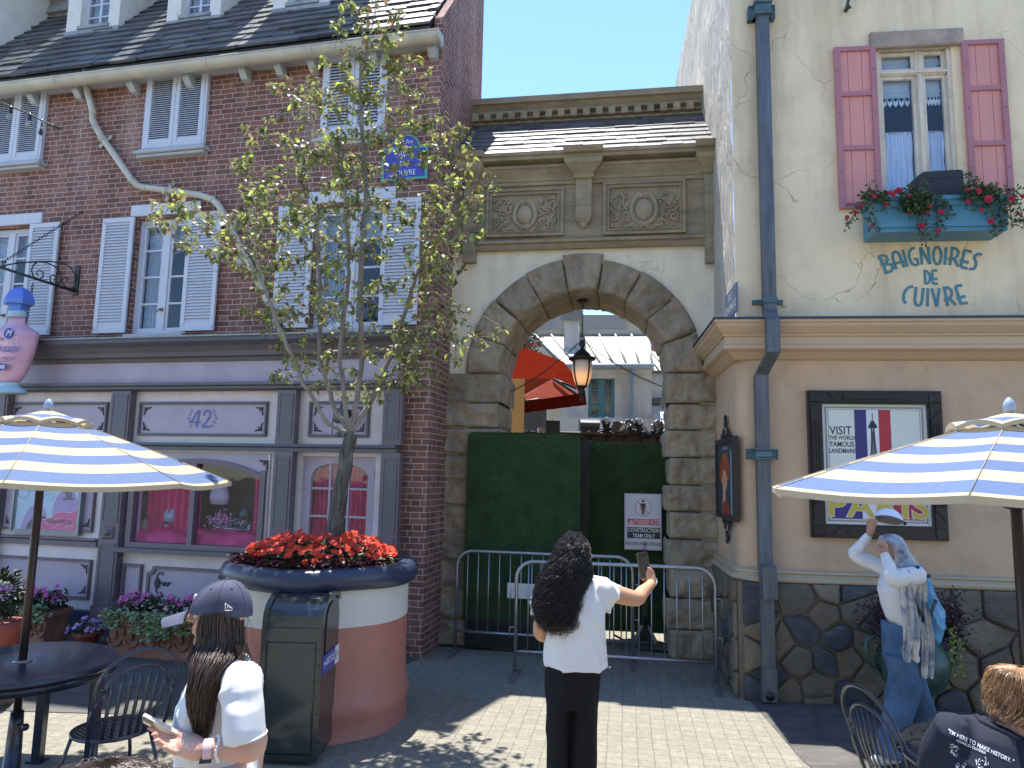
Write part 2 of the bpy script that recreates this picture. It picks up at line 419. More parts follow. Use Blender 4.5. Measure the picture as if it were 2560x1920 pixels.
M_TAN=stone_mat('rough tan stone',(0.33,0.27,0.2))
def paver_mat():
 m,nt,b=_mk('stamped grey paving');co0=COORD(nt)
 mp=nt.nodes.new('ShaderNodeMapping');mp.inputs['Rotation'].default_value=(0,0,RAD(9));nt.links.new(co0,mp.inputs[0])
 wob=NOISE(nt,mp.outputs[0],1.6,4,col=True)
 vm=nt.nodes.new('ShaderNodeVectorMath');vm.operation='MULTIPLY_ADD';nt.links.new(wob,vm.inputs[0]);vm.inputs[1].default_value=(0.022,0.022,0);nt.links.new(mp.outputs[0],vm.inputs[2])
 w2=NOISE(nt,mp.outputs[0],14,3,col=True)
 v2=nt.nodes.new('ShaderNodeVectorMath');v2.operation='MULTIPLY_ADD';nt.links.new(w2,v2.inputs[0]);v2.inputs[1].default_value=(0.014,0.014,0);nt.links.new(vm.outputs[0],v2.inputs[2])
 br=nt.nodes.new('ShaderNodeTexBrick');br.offset=0.0;br.squash=1.0;br.inputs['Scale'].default_value=1
 br.inputs['Brick Width'].default_value=0.112;br.inputs['Row Height'].default_value=0.112;br.inputs['Mortar Size'].default_value=0.0034;br.inputs['Mortar Smooth'].default_value=0.6
 br.inputs['Color1'].default_value=(0.245,0.225,0.172,1);br.inputs['Color2'].default_value=(0.20,0.185,0.145,1);br.inputs['Mortar'].default_value=(0.09,0.085,0.07,1)
 nt.links.new(v2.outputs[0],br.inputs['Vector'])
 c=MIX(nt,RAMP(nt,NOISE(nt,co0,0.9,8,0.7),[(0.4,0.0),(0.75,0.5)]),br.outputs['Color'],(0.20,0.18,0.145))
 c=MIX(nt,RAMP(nt,NOISE(nt,co0,55,4,0.7),[(0.42,0.0),(0.66,0.6)]),c,(0.12,0.11,0.09))
 c=MIX(nt,RAMP(nt,NOISE(nt,co0,17,5,0.7,0.6),[(0.5,0.0),(0.72,0.5)]),c,(0.34,0.32,0.26))
 nt.links.new(c,b.inputs['Base Color']);b.inputs['Roughness'].default_value=0.8
 h=MT(nt,'ADD',MT(nt,'MULTIPLY',br.outputs['Fac'],-1.0),MT(nt,'MULTIPLY',NOISE(nt,co0,40,5,0.65),0.9))
 BUMP(nt,b,h,0.55,0.006);return m
def slab_mat():
 m,nt,b=_mk('dark slate flags');co=COORD(nt)
 sv=COORD(nt,'Object',(1.0,3.0,1.0))
 c=RAMP(nt,NOISE(nt,sv,2.4,9,0.7,0.6),[(0.3,(0.05,0.048,0.046)),(0.55,(0.095,0.09,0.083)),(0.75,(0.17,0.16,0.14))])
 vo=nt.nodes.new('ShaderNodeTexVoronoi');vo.feature='DISTANCE_TO_EDGE';vo.inputs['Scale'].default_value=0.8;nt.links.new(co,vo.inputs['Vector'])
 k=RAMP(nt,vo.outputs['Distance'],[(0.0,1.0),(0.02,0.0)])
 c=MIX(nt,MT(nt,'MULTIPLY',k,0.7),c,(0.05,0.05,0.05))
 nt.links.new(c,b.inputs['Base Color']);b.inputs['Roughness'].default_value=0.7
 BUMP(nt,b,NOISE(nt,sv,9,8,0.7,0.8),0.7,0.015);return m
M_PAVE=paver_mat();M_SLAB=slab_mat()
# ground
g=MB();g.face([(-90,-90,0),(90,-90,0),(90,90,0),(-90,90,0)])
o=obj('ground',g,M_PAVE);o['kind']='structure'
g=MB();a=FA.w(0.0,0.1,0);b_=FA.w(-9,0.1,0)
g.prism([(-9.5,6.15),(-1.6,5.95),(-1.15,7.4),(a.x,a.y),(b_.x,b_.y)],-0.02,0.006,ax='z')
o=obj('pavement',g,M_SLAB);o['kind']='structure'
g=MB();g.prism([(2.18,6.75),(2.09,5.3),(2.2,4.6),(2.75,3.4),(3.1,1.5),(12,1.0),(12,6.0)],-0.02,0.006,ax='z')
o=obj('pavement',g,M_SLAB);o['kind']='structure'
# brick building
BB=thing('brick_building','red brick house with slate mansard roof, pale blue shutters and lilac shopfront','building',FA.M)
XL,XE=-8.6,0.0
ZE=7.12
UW=[]
for l,t,r_,b_ in((-40,205,103,388),(383,185,508,366),(822,143,958,336)):
 UW.append(FA.rect(l,t,r_,b_))
UW[0]=(UW[0][1]-0.84,UW[0][1],UW[1][2],UW[1][3])
LWm=[]
for l,t,r_,b_ in((None,0,58,830),(346,548,462,832),(793,520,956,818)):
 if l is None:x1=FA.x(76,700);LWm.append([x1-0.86,x1,0,0])
 else:LWm.append(list(FA.rect(l,t,r_,b_)))
z0=(LWm[1][2]+LWm[2][2])/2;z1=(LWm[1][3]+LWm[2][3])/2
for w in LWm:w[2]=z0;w[3]=z1
w=MB()
CZT=3.45
w.holes(XL,XE,CZT-0.2,ZE,[tuple(q)for q in LWm],0.0,0.13)
w.box(XL,XE,0.13,0.3,ZE-0.1,ZE,0)if False else None
XS=FA.x(996,1150)
w.face([(XS-0.05,0,0),(XE,0,0),(XE,0,CZT-0.2),(XS-0.05,0,CZT-0.2)])
sp=[(0,0),(0,ZE+0.12),(-0.02,ZE+0.2),(1.9,9.85),(1.9,11.5),(2.02,11.5),(2.02,0)]
w.add([(0,y,z)for y,z in[(0,0),(0,ZE+0.05),(1.72,9.35),(1.72,0)]],[(0,1,2,3)])
w.add([(0,1.72,0),(0,1.72,9.35),(-3,1.72,9.35),(-3,1.72,0)],[(0,1,2,3)])
w.box(-0.16,0,-0.0,1.72,0,0.001)
w.prism([(0.0,ZE-0.05),(0.0,ZE+0.2),(1.72,ZE+0.2+1.72*1.28),(1.72,ZE+1.72*1.28-0.05)],-0.11,-0.002,ax='x')
obj('wall',w,M_BRICK,BB)
PHI=math.atan(1.28)
EY,EZ=-0.16,ZE+0.02
def roof_pt(x,s,n=0.0):
 return(x,EY+s*cos(PHI)-n*sin(PHI),EZ+s*sin(PHI)+n*cos(PHI))
def slates(mb,x0,x1,S,row,wid,fn,th=0.014,jit=0.25):
 n=int(S/row)
 for j in range(n+1):
  s0=j*row;x=x0-ru(0,wid)
  while x<x1:
   ww=wid*ru(0.65,1.3);a=max(x,x0);b=min(x+ww-0.004,x1)
   if b-a>0.02:
    d=ru(-0.35,0.35)*row*jit;t=th*ru(0.8,1.7)
    lo=s0+d;hi=s0+row*1.5
    p=[fn(a,lo,t+0.012),fn(b,lo+ru(-.1,.1)*row*jit,t+0.012),fn(b,hi,t*0.2),fn(a,hi,t*0.2),fn(a,lo,0.0),fn(b,lo,0.0)]
    mb.add(p,[(0,1,2,3),(4,5,1,0),(4,0,3),(1,5,2)])
   x+=ww
rf=MB();RL=2.75
rf.add([roof_pt(XL,0,-0.03),roof_pt(-0.11,0,-0.03),roof_pt(-0.11,RL,-0.03),roof_pt(XL,RL,-0.03)],[(0,1,2,3)])
rf.add([roof_pt(XL,0,-0.03),roof_pt(-0.11,0,-0.03),(-0.11,0.05,EZ-0.1),(XL,0.05,EZ-0.1)],[(0,1,2,3)])
slates(rf,XL,-0.11,RL-0.1,0.215,0.36,roof_pt,th=.02)
tp=roof_pt(0,RL)
rf.box(XL,-0.11,tp[1]-0.05,tp[1]+0.06,tp[2]-0.08,tp[2]+0.02)
rf.add([(XL,tp[1],tp[2]),(-3,tp[1],tp[2]),(-3,4.0,tp[2]+0.3),(XL,4.0,tp[2]+0.3)],[(0,1,2,3)])
obj('roof',rf,M_SLATE,BB)
q=FA.P(183,18,1.5)
t=MB();t.box(-8.6,q[0],1.42,2.6,6,12.2)
tw=obj('tower',t,M_TAN,BB)
t=MB();t.prism([(1.36,q[2]-0.14),(1.42,q[2]+0.06),(1.44,q[2]+0.06),(1.44,q[2]-0.14)],-8.0,q[0]+0.02,ax='x')
obj('flashing',t,M_LEAD,tw)
def roof_z(y):return EZ+(y-EY)*1.28
def dormer(x0,x1,yd,hh=2.3,win=True):
 zb=roof_z(yd);m=MB();yb=yd+hh/1.28+0.1;ww=x1-x0
 ox0,ox1,oz0,oz1=x0+ww*.26,x1-ww*.2,zb+0.13,zb+0.95
 m.holes(x0,x1,zb,zb+hh,[(ox0,ox1,oz0,oz1)],yd,0.22)
 for xx in(x0,x1):m.add([(xx,yd,zb-0.02),(xx,yd,zb+hh),(xx,yb,zb+hh),(xx,yb,roof_z(yb)-.05)],[(0,1,2,3)])
 d=obj('dormer',m,M_WHITEW,BB)
 r_=MB();r_.box(x0-0.3,x1+0.3,yd-0.42,yb+.4,zb+hh,zb+hh+0.1);r_.tube([(x1+.17,yd-.2,zb+hh),(x1+.17,yb,zb+hh)],.05)
 obj('roof',r_,M_WHITEW,d)
 f=MB();f.box(x0-0.02,x1+0.02,yd-0.015,yd+.05,zb-0.1,zb+0.07);f.box(ox0-.02,ox1+.02,yd-.03,yd+.06,oz0-.05,oz0)
 obj('flashing',f,M_LEAD,d)
 f=MB();f.frame(ox0,ox1,oz0,oz1,.045,yd+.1,yd+.15);cx=(ox0+ox1)/2
 f.box(cx-.018,cx+.018,yd+.105,yd+.145,oz0+.045,oz1-.045)
 for k in(1,2,3):zz=oz0+(oz1-oz0)*k/4;f.box(ox0+.045,ox1-.045,yd+.11,yd+.14,zz-.011,zz+.011)
 for k in(0.5,):pass
 obj('window',f,M_BLUE,d)
 f=MB();f.box(ox0+.02,ox1-.02,yd+.125,yd+.13,oz0,oz1);obj('pane',f,M_GLASS,d)
 f=MB();f.grid(lambda u,v:(ox0+(ox1-ox0)*u,yd+.2+.02*sin(u*40),oz0+(oz1-oz0)*v),40,1);f.box(ox0-.1,ox1+.1,yd+.4,yd+.42,oz0-.1,oz1+.1)
 obj('curtain',f,M_LACE,d)
def slope_hit(px,py):
 d=FA.Ri@ray(px,py);o=FA.Ri@(EYEP-FA.o)
 t=(EZ+(o.y-EY)*1.28-o.z)/(d.z-1.28*d.y);return o+d*t
for(pl,pr,py)in((177,281,84),(427,538,58),(692,812,27)):
 a=slope_hit(pl,py);b=slope_hit(pr,py)
 dormer(a.x,b.x,(a.y+b.y)/2)
a=slope_hit(0,122);dormer(a.x-1.15,a.x,0.25,1.9)
gz=FA.z(500,163,-0.24)+0.02
g=MB();R_=0.09
for x in[XL+i*0.9 for i in range(10)]:pass
pr_=[(-0.24+R_*cos(RAD(a)),gz+0.0+R_*sin(RAD(a)))for a in range(170,371,20)]+[(-0.24+(R_-.01)*cos(RAD(a)),gz+(R_-.01)*sin(RAD(a)))for a in range(370,169,-20)]
g.prism(pr_,XL,FA.x(1103,70,-.24),ax='x')
g.tube([(XL,-0.24-R_,gz+.012),(FA.x(1103,70,-.24),-0.24-R_,gz+.012)],.011)
for px in(150,520,780,960):xx=FA.x(px,150,-.24);g.prism([(y_+(y_+.24)*.08,z_-.003)for y_,z_ in pr_],xx-.03,xx+.03,ax='x')
g.box(FA.x(1103,70,-.24)-.004,FA.x(1103,70,-.24)+.004,-0.24-R_,-0.24+R_,gz-R_,gz+.02)
obj('gutter',g,M_GUT,BB)
g=MB();g.box(XL,-0.0,-0.12,-0.002,gz-.02,gz+.08);obj('fascia',g,M_BLUEG,BB)
for px in(92,203,337,474,612,700,782,935,1080):
 x=FA.x(px,150,-.1);g=MB()
 g.prism([(-.002,gz-.02),(-.16,gz-.02),(-.16,gz-.1),(-.08,gz-.17),(-.002,gz-.18)],x-.045,x+.045,ax='x')
 obj('corbel',g,M_BLUEG,BB)
pp=[(215,175),(214,211),(220,235),(232,280),(231,298),(240,318),(253,340),(331,452),(344,464),(362,469),(405,474),(500,488),(530,498),(546,512),(556,530),(640,694),(657,726),(700,822),(706,850)]
pts=[FA.P(x,y,-.085)for x,y in pp]
g=MB();g.tube(pts,.041,12)
for i in(1,3,5,7,9,12,14):g.tube([pts[i]+(pts[i+1]-pts[i]).normalized()*k for k in(0,.03)],.047,12)
ds=obj('downspout',g,M_GUT,BB)
for(x,y,dx,dy)in((258,348,12,-8),(415,477,10,-14),(604,655,-16,-2)):
 c=FA.P(x,y,-.085);g=MB()
 i=7 if y<400 else(10 if y<500 else 15);dr=(pts[i]-pts[i-1]).normalized()if y<600 else(pts[15]-pts[14]).normalized()
 g.tube([c-dr*.035,c+dr*.035],.052,14)
 n=Vector((dr.z,0,-dr.x));g.tube([c-n*.1+Vector((0,.05,0)),c+n*.12+Vector((0,.05,0))],.028,8,flat=.5)
 obj('bracket',g,M_GUT,ds)
def leaf(mb,x0,x1,z0,z1,y,t=.03,fw=.055,n=26,mid=False,ymod=0):
 mb.frame(x0,x1,z0,z1,fw,y-t,y)
 zz0,zz1=z0+fw+(.06 if not mid else 0),z1-fw
 mb.box(x0+fw,x1-fw,y-t*.8,y-t*.1,z0+fw,zz0+.002)
 for i in range(n):
  zc=zz0+(zz1-zz0)*(i+.5)/n;h=(zz1-zz0)/n*.52
  mb.add([(x0+fw-.004,y-t*.9,zc-h),(x1-fw+.004,y-t*.9,zc-h),(x1-fw+.004,y-t*.15,zc+h),(x0+fw-.004,y-t*.15,zc+h),(x0+fw-.004,y-t*.9,zc-h+.006),(x1-fw+.004,y-t*.9,zc-h+.006),(x1-fw+.004,y-t*.15,zc+h+.006),(x0+fw-.004,y-t*.15,zc+h+.006)],[(0,1,2,3),(7,6,5,4),(0,4,5,1),(2,6,7,3)])
def sill(x0,x1,z,parent,dep=.13,mm=None):
 m=MB();m.box(x0+.05,x1-.05,-dep*.6,0.0,z-.0,z+.035);m.bbox(x0,x1,-dep,0.0,z-.05,z-.002,.012);m.bbox(x0+.025,x1-.025,-dep*.75,0.0,z-.09,z-.052,.01)
 obj('sill',m,mm or M_BLUEG,parent)
for i,(a,b,c,d)in enumerate(UW):
 m=MB();fz=.035
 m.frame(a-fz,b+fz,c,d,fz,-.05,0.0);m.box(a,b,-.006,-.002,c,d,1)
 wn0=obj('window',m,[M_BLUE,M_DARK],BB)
 mid=(a+b)/2
 for(p,q2)in((a,mid-.003),(mid+.003,b)):
  m=MB();leaf(m,p,q2,c+.01,d-fz,-.012,t=.045,n=30 if i!=2 else 22);obj('shutter',m,M_BLUE,wn0)
 sill(a-.1,b+.1,c-.03,wn0)
 m=MB();m.bbox(a-.1,b+.12,-.07,-.002,d,min(d+.17,gz-.0),.006);obj('lintel',m,M_BLUEG,wn0)
SHW=0.5
def casement(a,b,c,d,parent,lamp=False,lint=True):
 m=MB();y=.09;m.frame(a,b,c,d,.05,y-.03,y+.04);mid=(a+b)/2;m.box(mid-.045,mid+.045,y-.03,y+.04,c+.05,d-.05)
 for(p,q2)in((a+.05,mid-.045),(mid+.045,b-.05)):
  m.frame(p,q2,c+.05,d-.05,.035,y-.015,y+.025)
  for k in range(1,4):
   zz=c+.05+(d-c-.1)*k/4;m.box(p+.035,q2-.035,y-.012,y+.02,zz-.012,zz+.012)
 wv=obj('window',m,M_BLUE,parent)
 m=MB();m.box(a+.05,b-.05,y+.005,y+.009,c+.05,d-.05);obj('pane',m,M_GLASS,wv)
 m=MB();m.box(a-.2,b+.2,.85,.87,c-.2,d+.2);m.box(a-.2,a-.19,.2,.85,c-.2,d+.2);m.box(b+.19,b+.2,.2,.85,c-.2,d+.2);m.box(a-.2,b+.2,.2,.85,c-.21,c-.2)
 obj('room',m,M_DARK,wv)
 m=MB();L=b-a;H=d-c
 def cur(u,v,s=1):
  x=a+.03+(u*(.30+.16*abs(v-.45)*2))*L;return(x,y+.10+.018*sin(u*46+2*v),c+v*H)
 m.grid(cur,44,12)
 m.grid(lambda u,v:(b-.03-u*L*(.10+.55*max(0,v-.62)*2.2),y+.10+.015*sin(u*38),c+.1+v*(H-.1)),30,14)
 m.grid(lambda u,v:(a+L*u,y+.085+.015*sin(v*22),d-v*(.25+.22*sin(u*pi)**1.0)*.9),20,16)
 obj('curtain',m,M_LACE,wv)
 m=MB();m.box(mid-.02,mid+.02,y-.05,y-.03,c+H*.2,c+H*.2+.035);m.tube([(mid,y-.05,c+H*.21),(mid,y-.075,c+H*.21),(mid-.03,y-.075,c+H*.19)],.008,6)
 obj('latch',m,M_BRASS,wv)
 if lamp:
  m=MB();m.lathe([(.09,0),(.07,.16)],(a+L*.3,.32,c+H*.27),18);m.lathe([(.04,-.3),(.02,-.25),(.05,-.12),(.015,-.02)],(a+L*.3,.32,c+H*.27),12)
  obj('table_lamp',m,M_LACE,wv)
 return wv
for i,(a,b,c,d)in enumerate(LWm):
 wv=casement(a,b,c,d,BB,lamp=(i==1))
 sill(a-.06,b+.06,c-.05,wv)
 m=MB();m.bbox(a-.1,b+.1,-.03,-.002,d+.035,d+.185,.006);obj('lintel',m,M_BLUE,wv)
 for sgn in(-1,1):
  x0=a-SHW+.03 if sgn<0 else b-.03
  m=MB();leaf(m,x0,x0+SHW-.04,c+.01,d+.015,-.035,n=34)
  for zz in(c+.06,(c+d)/2,d-.04):m.ell((x0+(.02 if sgn<0 else SHW-.06),-.068,zz),.012,8,5)
  obj('shutter',m,M_BLUE,wv)
  # shopfront (parts of the brick building)
YF=-0.02
z_ct=3.47;z_cb=3.21;z_ft=2.955;z_b1=2.86;z_m1=2.245;z_m0=2.16
xr=FA.x(1033,850,-.3)
g=MB()
pc=[(0,z_ct+.06),(-.3,z_ct),(-.31,z_ct-.05),(-.25,z_ct-.10),(-.21,z_ct-.16),(-.20,z_cb+.05),(-.13,z_cb+.045),(-.12,z_cb),(0,z_cb)]
g.prism(pc,XL,xr,ax='x')
obj('cornice',g,M_BROWNT,BB)
g=MB();g.box(XL,xr+.01,-.315,-.05,z_ct+.002,z_ct+.022);obj('flashing',g,M_LEAD,BB)
g=MB();g.box(XL,XS,-.10,0.02,z_ft,z_cb-.002);obj('fascia',g,M_LILAC,BB)
g=MB();g.prism([(0,z_ft-.002),(-.2,z_ft-.002),(-.2,z_ft-.035),(-.16,z_ft-.05),(-.16,z_b1+.02),(-.12,z_b1),(0,z_b1)],XL,XS+.02,ax='x');obj('moulding',g,M_DARKG,BB)
g=MB();g.prism([(0,z_m1),(-.15,z_m1),(-.16,z_m1-.03),(-.12,z_m1-.045),(-.12,z_m0),(0,z_m0)],XL,XS+.02,ax='x');obj('moulding',g,M_DARKG,BB)
DWx0,DWx1,DWz0,DWz1=FA.x(333,1300,-.05),FA.x(650,1300,-.05),FA.z(500,1362,-.05),FA.z(492,1147,-.05)
DRx0,DRx1=FA.x(740,1200),FA.x(945,1200)
g=MB();g.holes(XL,XS,0.0,z_b1,[(DWx0,DWx1,DWz0,DWz1),(DRx0,DRx1,0.02,z_m0)],-.035,.1)
obj('boarding',g,M_CREAMP,BB)
def pil(px0,px1,py,nm='pilaster'):
 a,b=FA.x(px0,py,-.14),FA.x(px1,py,-.14)
 m=MB();m.box(a,b,-.14,-.036,z_m1+.0,z_b1-.001);m.box(a,b,-.14,-.036,.18,z_m0-.001)
 m.frame(a+.03,b-.03,z_m1+.06,z_b1-.04,.014,-.152,-.14);m.box(a+.045,b-.045,-.146,-.14,z_m1+.075,z_b1-.055,1)
 zt=1.18
 m.frame(a+.03,b-.03,zt+.12,z_m0-.06,.014,-.152,-.14);m.box(a+.045,b-.045,-.146,-.14,zt+.135,z_m0-.075,1)
 m.frame(a+.03,b-.03,.35,zt-.13,.014,-.152,-.14);m.box(a+.045,b-.045,-.146,-.14,.365,zt-.145,1)
 m.box(a-.012,b+.012,-.16,-.036,.1,.34)
 c=(a+b)/2;m.bbox(c-.075,c+.075,-.17,-.14,zt-.075,zt+.075,.02)
 m.T=Matrix.Translation((c,-.17,zt))@Matrix.Rotation(RAD(90),4,'X');m.lathe([(.04,0),(.04,.012),(.02,.014),(.015,.025)],(0,0,0),14);m.T=None
 return obj(nm,m,[M_LILACD,M_DARKG],BB)
pil(273,321,1050);pil(690,736,1060);pil(956,1003,1060);pil(-40,14,1050)
def corner_orn(mb,x,z,sx,sz,s=.09,y=-.05):
 for k in range(3):
  c=(x+sx*s*(.15+.33*k),z+sz*s*.15)
  mb.ell((c[0],y,c[1]),(s*.17,.006,s*.13),8,5);c=(x+sx*s*.15,z+sz*s*(.15+.33*k));mb.ell((c[0],y,c[1]),(s*.13,.006,s*.17),8,5)
 mb.tube([(x+sx*s*a_,y,z+sz*s*b_)for a_,b_ in((0.02,1.15),(.1,.5),(.3,.3),(.5,.1),(1.15,.02))],.005,5)
 mb.tube([(x+sx*s*.45+s*.12*cos(t_*.6),y,z+sz*s*.45+s*.12*sin(t_*.6))for t_ in range(9)],.005,5)
def panel(x0,x1,z0,z1,y=-.035,mt=M_DARKG,fill=M_LILAC,orn=True,os_=.09,notch=0):
 m=MB();w_=.032
 if notch:
  n=notch;P_=[]
  def ring(i):
   q=[]
   for(cx,cz,a0)in((x0+i,z0+i,0),(x1-i,z0+i,90),(x1-i,z1-i,180),(x0+i,z1-i,270)):
    for k in range(6,-1,-1):
     a_=RAD(a0+90*k/6);q.append((cx+n*cos(a_),cz+n*sin(a_)))
   return q
  A,B=ring(0),ring(w_)
  na=len(A)
  m.add([(x,y-.03,z)for x,z in A]+[(x,y-.03,z)for x,z in B],[(i,(i+1)%na,na+(i+1)%na,na+i)for i in range(na)])
  m.add([(x,y-.03,z)for x,z in A]+[(x,y,z)for x,z in A],[(i,(i+1)%na,na+(i+1)%na,na+i)for i in range(na)])
  m.add([(x,y-.03,z)for x,z in B]+[(x,y-.004,z)for x,z in B],[(i,(i+1)%na,na+(i+1)%na,na+i)for i in range(na)])
  m.face([(x,y-.006,z)for x,z in B],1)
 else:
  m.frame(x0,x1,z0,z1,w_,y-.028,y);m.frame(x0+.008,x1-.008,z0+.008,z1-.008,.012,y-.036,y-.028)
  m.box(x0+w_,x1-w_,y-.006,y,z0+w_,z1-w_,1)
 o=obj('panel',m,[mt,fill],BB)
 if orn:
  e=w_+.03
  for sx,xx in((1,x0+e),(-1,x1-e)):
   for sz,zz in((1,z0+e),(-1,z1-e)):m=MB();corner_orn(m,xx,zz,sx,sz,os_,y-.01);obj('ornament',m,M_ORN,o)
 return o
r1=FA.rect(352,1005,667,1092,-.04)
pz0,pz1=r1[2],r1[3]
P42=panel(r1[0],r1[1],pz0,pz1)
r2=FA.rect(776,1005,923,1092,-.04);panel(r2[0],r2[1],pz0,pz1)
r3=FA.rect(30,1005,266,1092,-.04);panel(r3[0],r3[1],pz0,pz1)
m=MB();c=FA.P(505,1048,-.05);zc=(pz0+pz1)/2;hgt=.2;y=-.05
def strok(mb,pts,x,z,s,w,y):ribbon(mb,[(x+a*s,z+b*s)for a,b in pts],w,y)
four=[(-.1,.5),(-.3,.15),(-.52,-.18),(-.5,-.2),(.12,-.2)]
strok(m,four,c[0]-.045,zc,hgt,.016,y);strok(m,[(.02,.5),(-.06,.1),(-.14,-.5)],c[0]-.045,zc,hgt,.02,y)
two=[(-.38,.2)]+[(-.18+.22*cos(RAD(a)),.26+.24*sin(RAD(a)))for a in range(150,-50,-20)]+[(-.2,-.2),(-.46,-.46),(-.4,-.5),(-.2,-.44),(.0,-.5),(.12,-.4)]
strok(m,two,c[0]+.095,zc,hgt,.017,y)
for sg in(-1,1):
 for k in range(5):
  zz=zc+(k-2)*.045;xx=c[0]+sg*(.155+.02*abs(k-2)*-1+.02)
  ribbon(m,[(xx+sg*a,zz+b)for a,b in((0,0),(.014,.014),(.004,.026),(-.008,.016))],.006,y)
  m.ell((xx+sg*.02,y,zz),(.008,.003,.006),6,4)
obj('number',m,M_NUM,P42)
m=MB()
def arch_z(u):return DWz1-.17*(abs(2*u-1))**2.2
W_=DWx1-DWx0;N_=24
yf=-.075
for lo,hi,y0_,mi in((0.0,.28,yf+.02,1),(-.055,0.0,yf-.015,0)):
 L_=[(DWx0+W_*i/N_,arch_z(i/N_)+lo)for i in range(N_+1)]
 U_=[(DWx0+W_*i/N_,(arch_z(i/N_)+hi)if mi==0 else z_m0-.03)for i in range(N_+1)]
 for i in range(N_):
  m.prism([L_[i],L_[i+1],U_[i+1],U_[i]],y0_,-.0,mi)
fw=.055
m.box(DWx0-fw,DWx0+.01,yf-.015,0,DWz0-.0,DWz1-.12);m.box(DWx1-.01,DWx1+fw,yf-.015,0,DWz0-.0,DWz1-.12)
m.box(DWx0-fw,DWx1+fw,yf-.015,0,DWz0-.06,DWz0)
m.box(DWx0-fw-.03,DWx0-fw,yf+.02,0,DWz0-.06,z_m0-.03,2);m.box(DWx1+fw,DWx1+fw+.03,yf+.02,0,DWz0-.06,z_m0-.03,2)
m.box(DWx0-fw,DWx0,yf+.02,0,DWz1-.12,z_m0-.03,1);m.box(DWx1,DWx1+fw,yf+.02,0,DWz1-.12,z_m0-.03,1)
xm=FA.x(481,1280,-.06);m.box(xm-.032,xm+.032,yf-.012,0,DWz0,DWz1-.0)
m.box(DWx0-.2,DWx1+.16,-.16,-.03,DWz0-.115,DWz0-.062,3)
DW=obj('display_window',m,[M_LILACD,M_LILAC,M_CREAMP,M_DARKG],BB)
m=MB();m.box(DWx0,DWx1,-.03,-.026,DWz0,DWz1);obj('pane',m,M_GLASS2,DW)
m=MB();corner_orn(m,FA.x(672,1150,-.06),FA.z(672,1150,-.06)-.0,-1,-1,.11,-.065);corner_orn(m,FA.x(322,1150,-.06),FA.z(672,1150,-.06),1,-1,.11,-.065);obj('ornament',m,M_ORN,DW)
m=MB();m.box(DWx0-.1,DWx1+.1,.75,.77,DWz0-.2,DWz1+.2);m.box(DWx0-.12,DWx0-.1,.07,.77,DWz0-.2,DWz1+.2);m.box(DWx1+.1,DWx1+.12,.07,.77,DWz0-.2,DWz1+.2);m.box(DWx0-.1,DWx1+.1,.07,.77,DWz1+.2,DWz1+.22);m.box(DWx0-.1,DWx1+.1,.07,.77,DWz0-.12,DWz0-.1)
obj('room',m,flat('warm shop interior',(0.20,0.13,0.10),0.8),DW)
def drape(mb,x0,x1,z0,z1,y,folds=7,amp=.03,nz=10,gather=0):
 mb.grid(lambda u,v:(x0+(x1-x0)*(u if not gather else .5+(u-.5)*(1-gather*sin(v*pi))),y+amp*sin(u*folds*2*pi+.8*sin(v*3))+.01*sin(v*17+u*9),z0+(z1-z0)*v),folds*8,nz)
m=MB();drape(m,DWx0-.05,DWx0+W_*.42,DWz0,DWz1+.1,.2,8);drape(m,DWx1-W_*.16,DWx1+.08,DWz0,DWz1+.1,.22,4)
m.grid(lambda u,v:(DWx0-.06+(W_+.12)*u,.0+.4*v+.03*sin(u*31),DWz0+.10+.1*v+.02*sin(u*23+v*9)-(.14 if v<.02 else 0)),90,12)
obj('curtain',m,M_PINKC,DW)
m=MB();ydr=.03
dx0,dx1=FA.x(758,1200,ydr),FA.x(942,1200,ydr)
m.box(DRx0,dx0,ydr-.05,ydr+.06,.1,z_m0,1);m.box(dx1,DRx1,ydr-.05,ydr+.06,.1,z_m0,1);m.box(dx0,dx1,ydr-.05,ydr+.06,z_m0-.045,z_m0,1)
gx0,gx1=FA.x(775,1250,ydr),FA.x(917,1250,ydr);gz1=FA.z(850,1158,ydr);gz0=.95;gzs=FA.z(850,1190,ydr)
zt=z_m0-.045
m.box(dx0,gx0,ydr,ydr+.05,.12,zt);m.box(gx1,dx1,ydr,ydr+.05,.12,zt);m.box(gx0,gx1,ydr,ydr+.05,.12,gz0)
gw=gx1-gx0
for i in range(16):
 f1=lambda u:gzs+(gz1-gzs)*sqrt(max(0,1-(2*u-1)**2))**1.0
 a,b=i/16,(i+1)/16
 m.prism([(gx0+gw*a,f1(a)),(gx0+gw*b,f1(b)),(gx0+gw*b,zt),(gx0+gw*a,zt)],ydr,ydr+.05)
for u in(1/3,2/3):m.box(gx0+gw*u-.012,gx0+gw*u+.012,ydr+.004,ydr+.04,gz0,gz1)
for py in(1222,1292):zz=FA.z(850,py,ydr);m.box(gx0,gx1,ydr+.006,ydr+.038,zz-.012,zz+.012)
m.frame(dx0+.1,dx1-.1,.25,.85,.03,ydr-.015,ydr)
DRR=obj('door',m,[M_LILAC,M_CREAMP],BB)
m=MB();m.box(gx0,gx1,ydr+.02,ydr+.024,gz0,gz1);obj('pane',m,M_GLASS2,DRR)
m=MB();kx=FA.x(752,1341,ydr)+.045;kz=FA.z(752,1341,ydr);m.ell((kx,ydr-.055,kz),.028,14,8);m.tube([(kx,ydr,kz),(kx,ydr-.05,kz)],.012);m.T=Matrix.Translation((kx,ydr,kz))@Matrix.Rotation(RAD(90),4,'X');m.lathe([(.035,0),(.03,.008)],(0,0,0),16);m.T=None
obj('door_handle',m,M_BLACK,DRR)
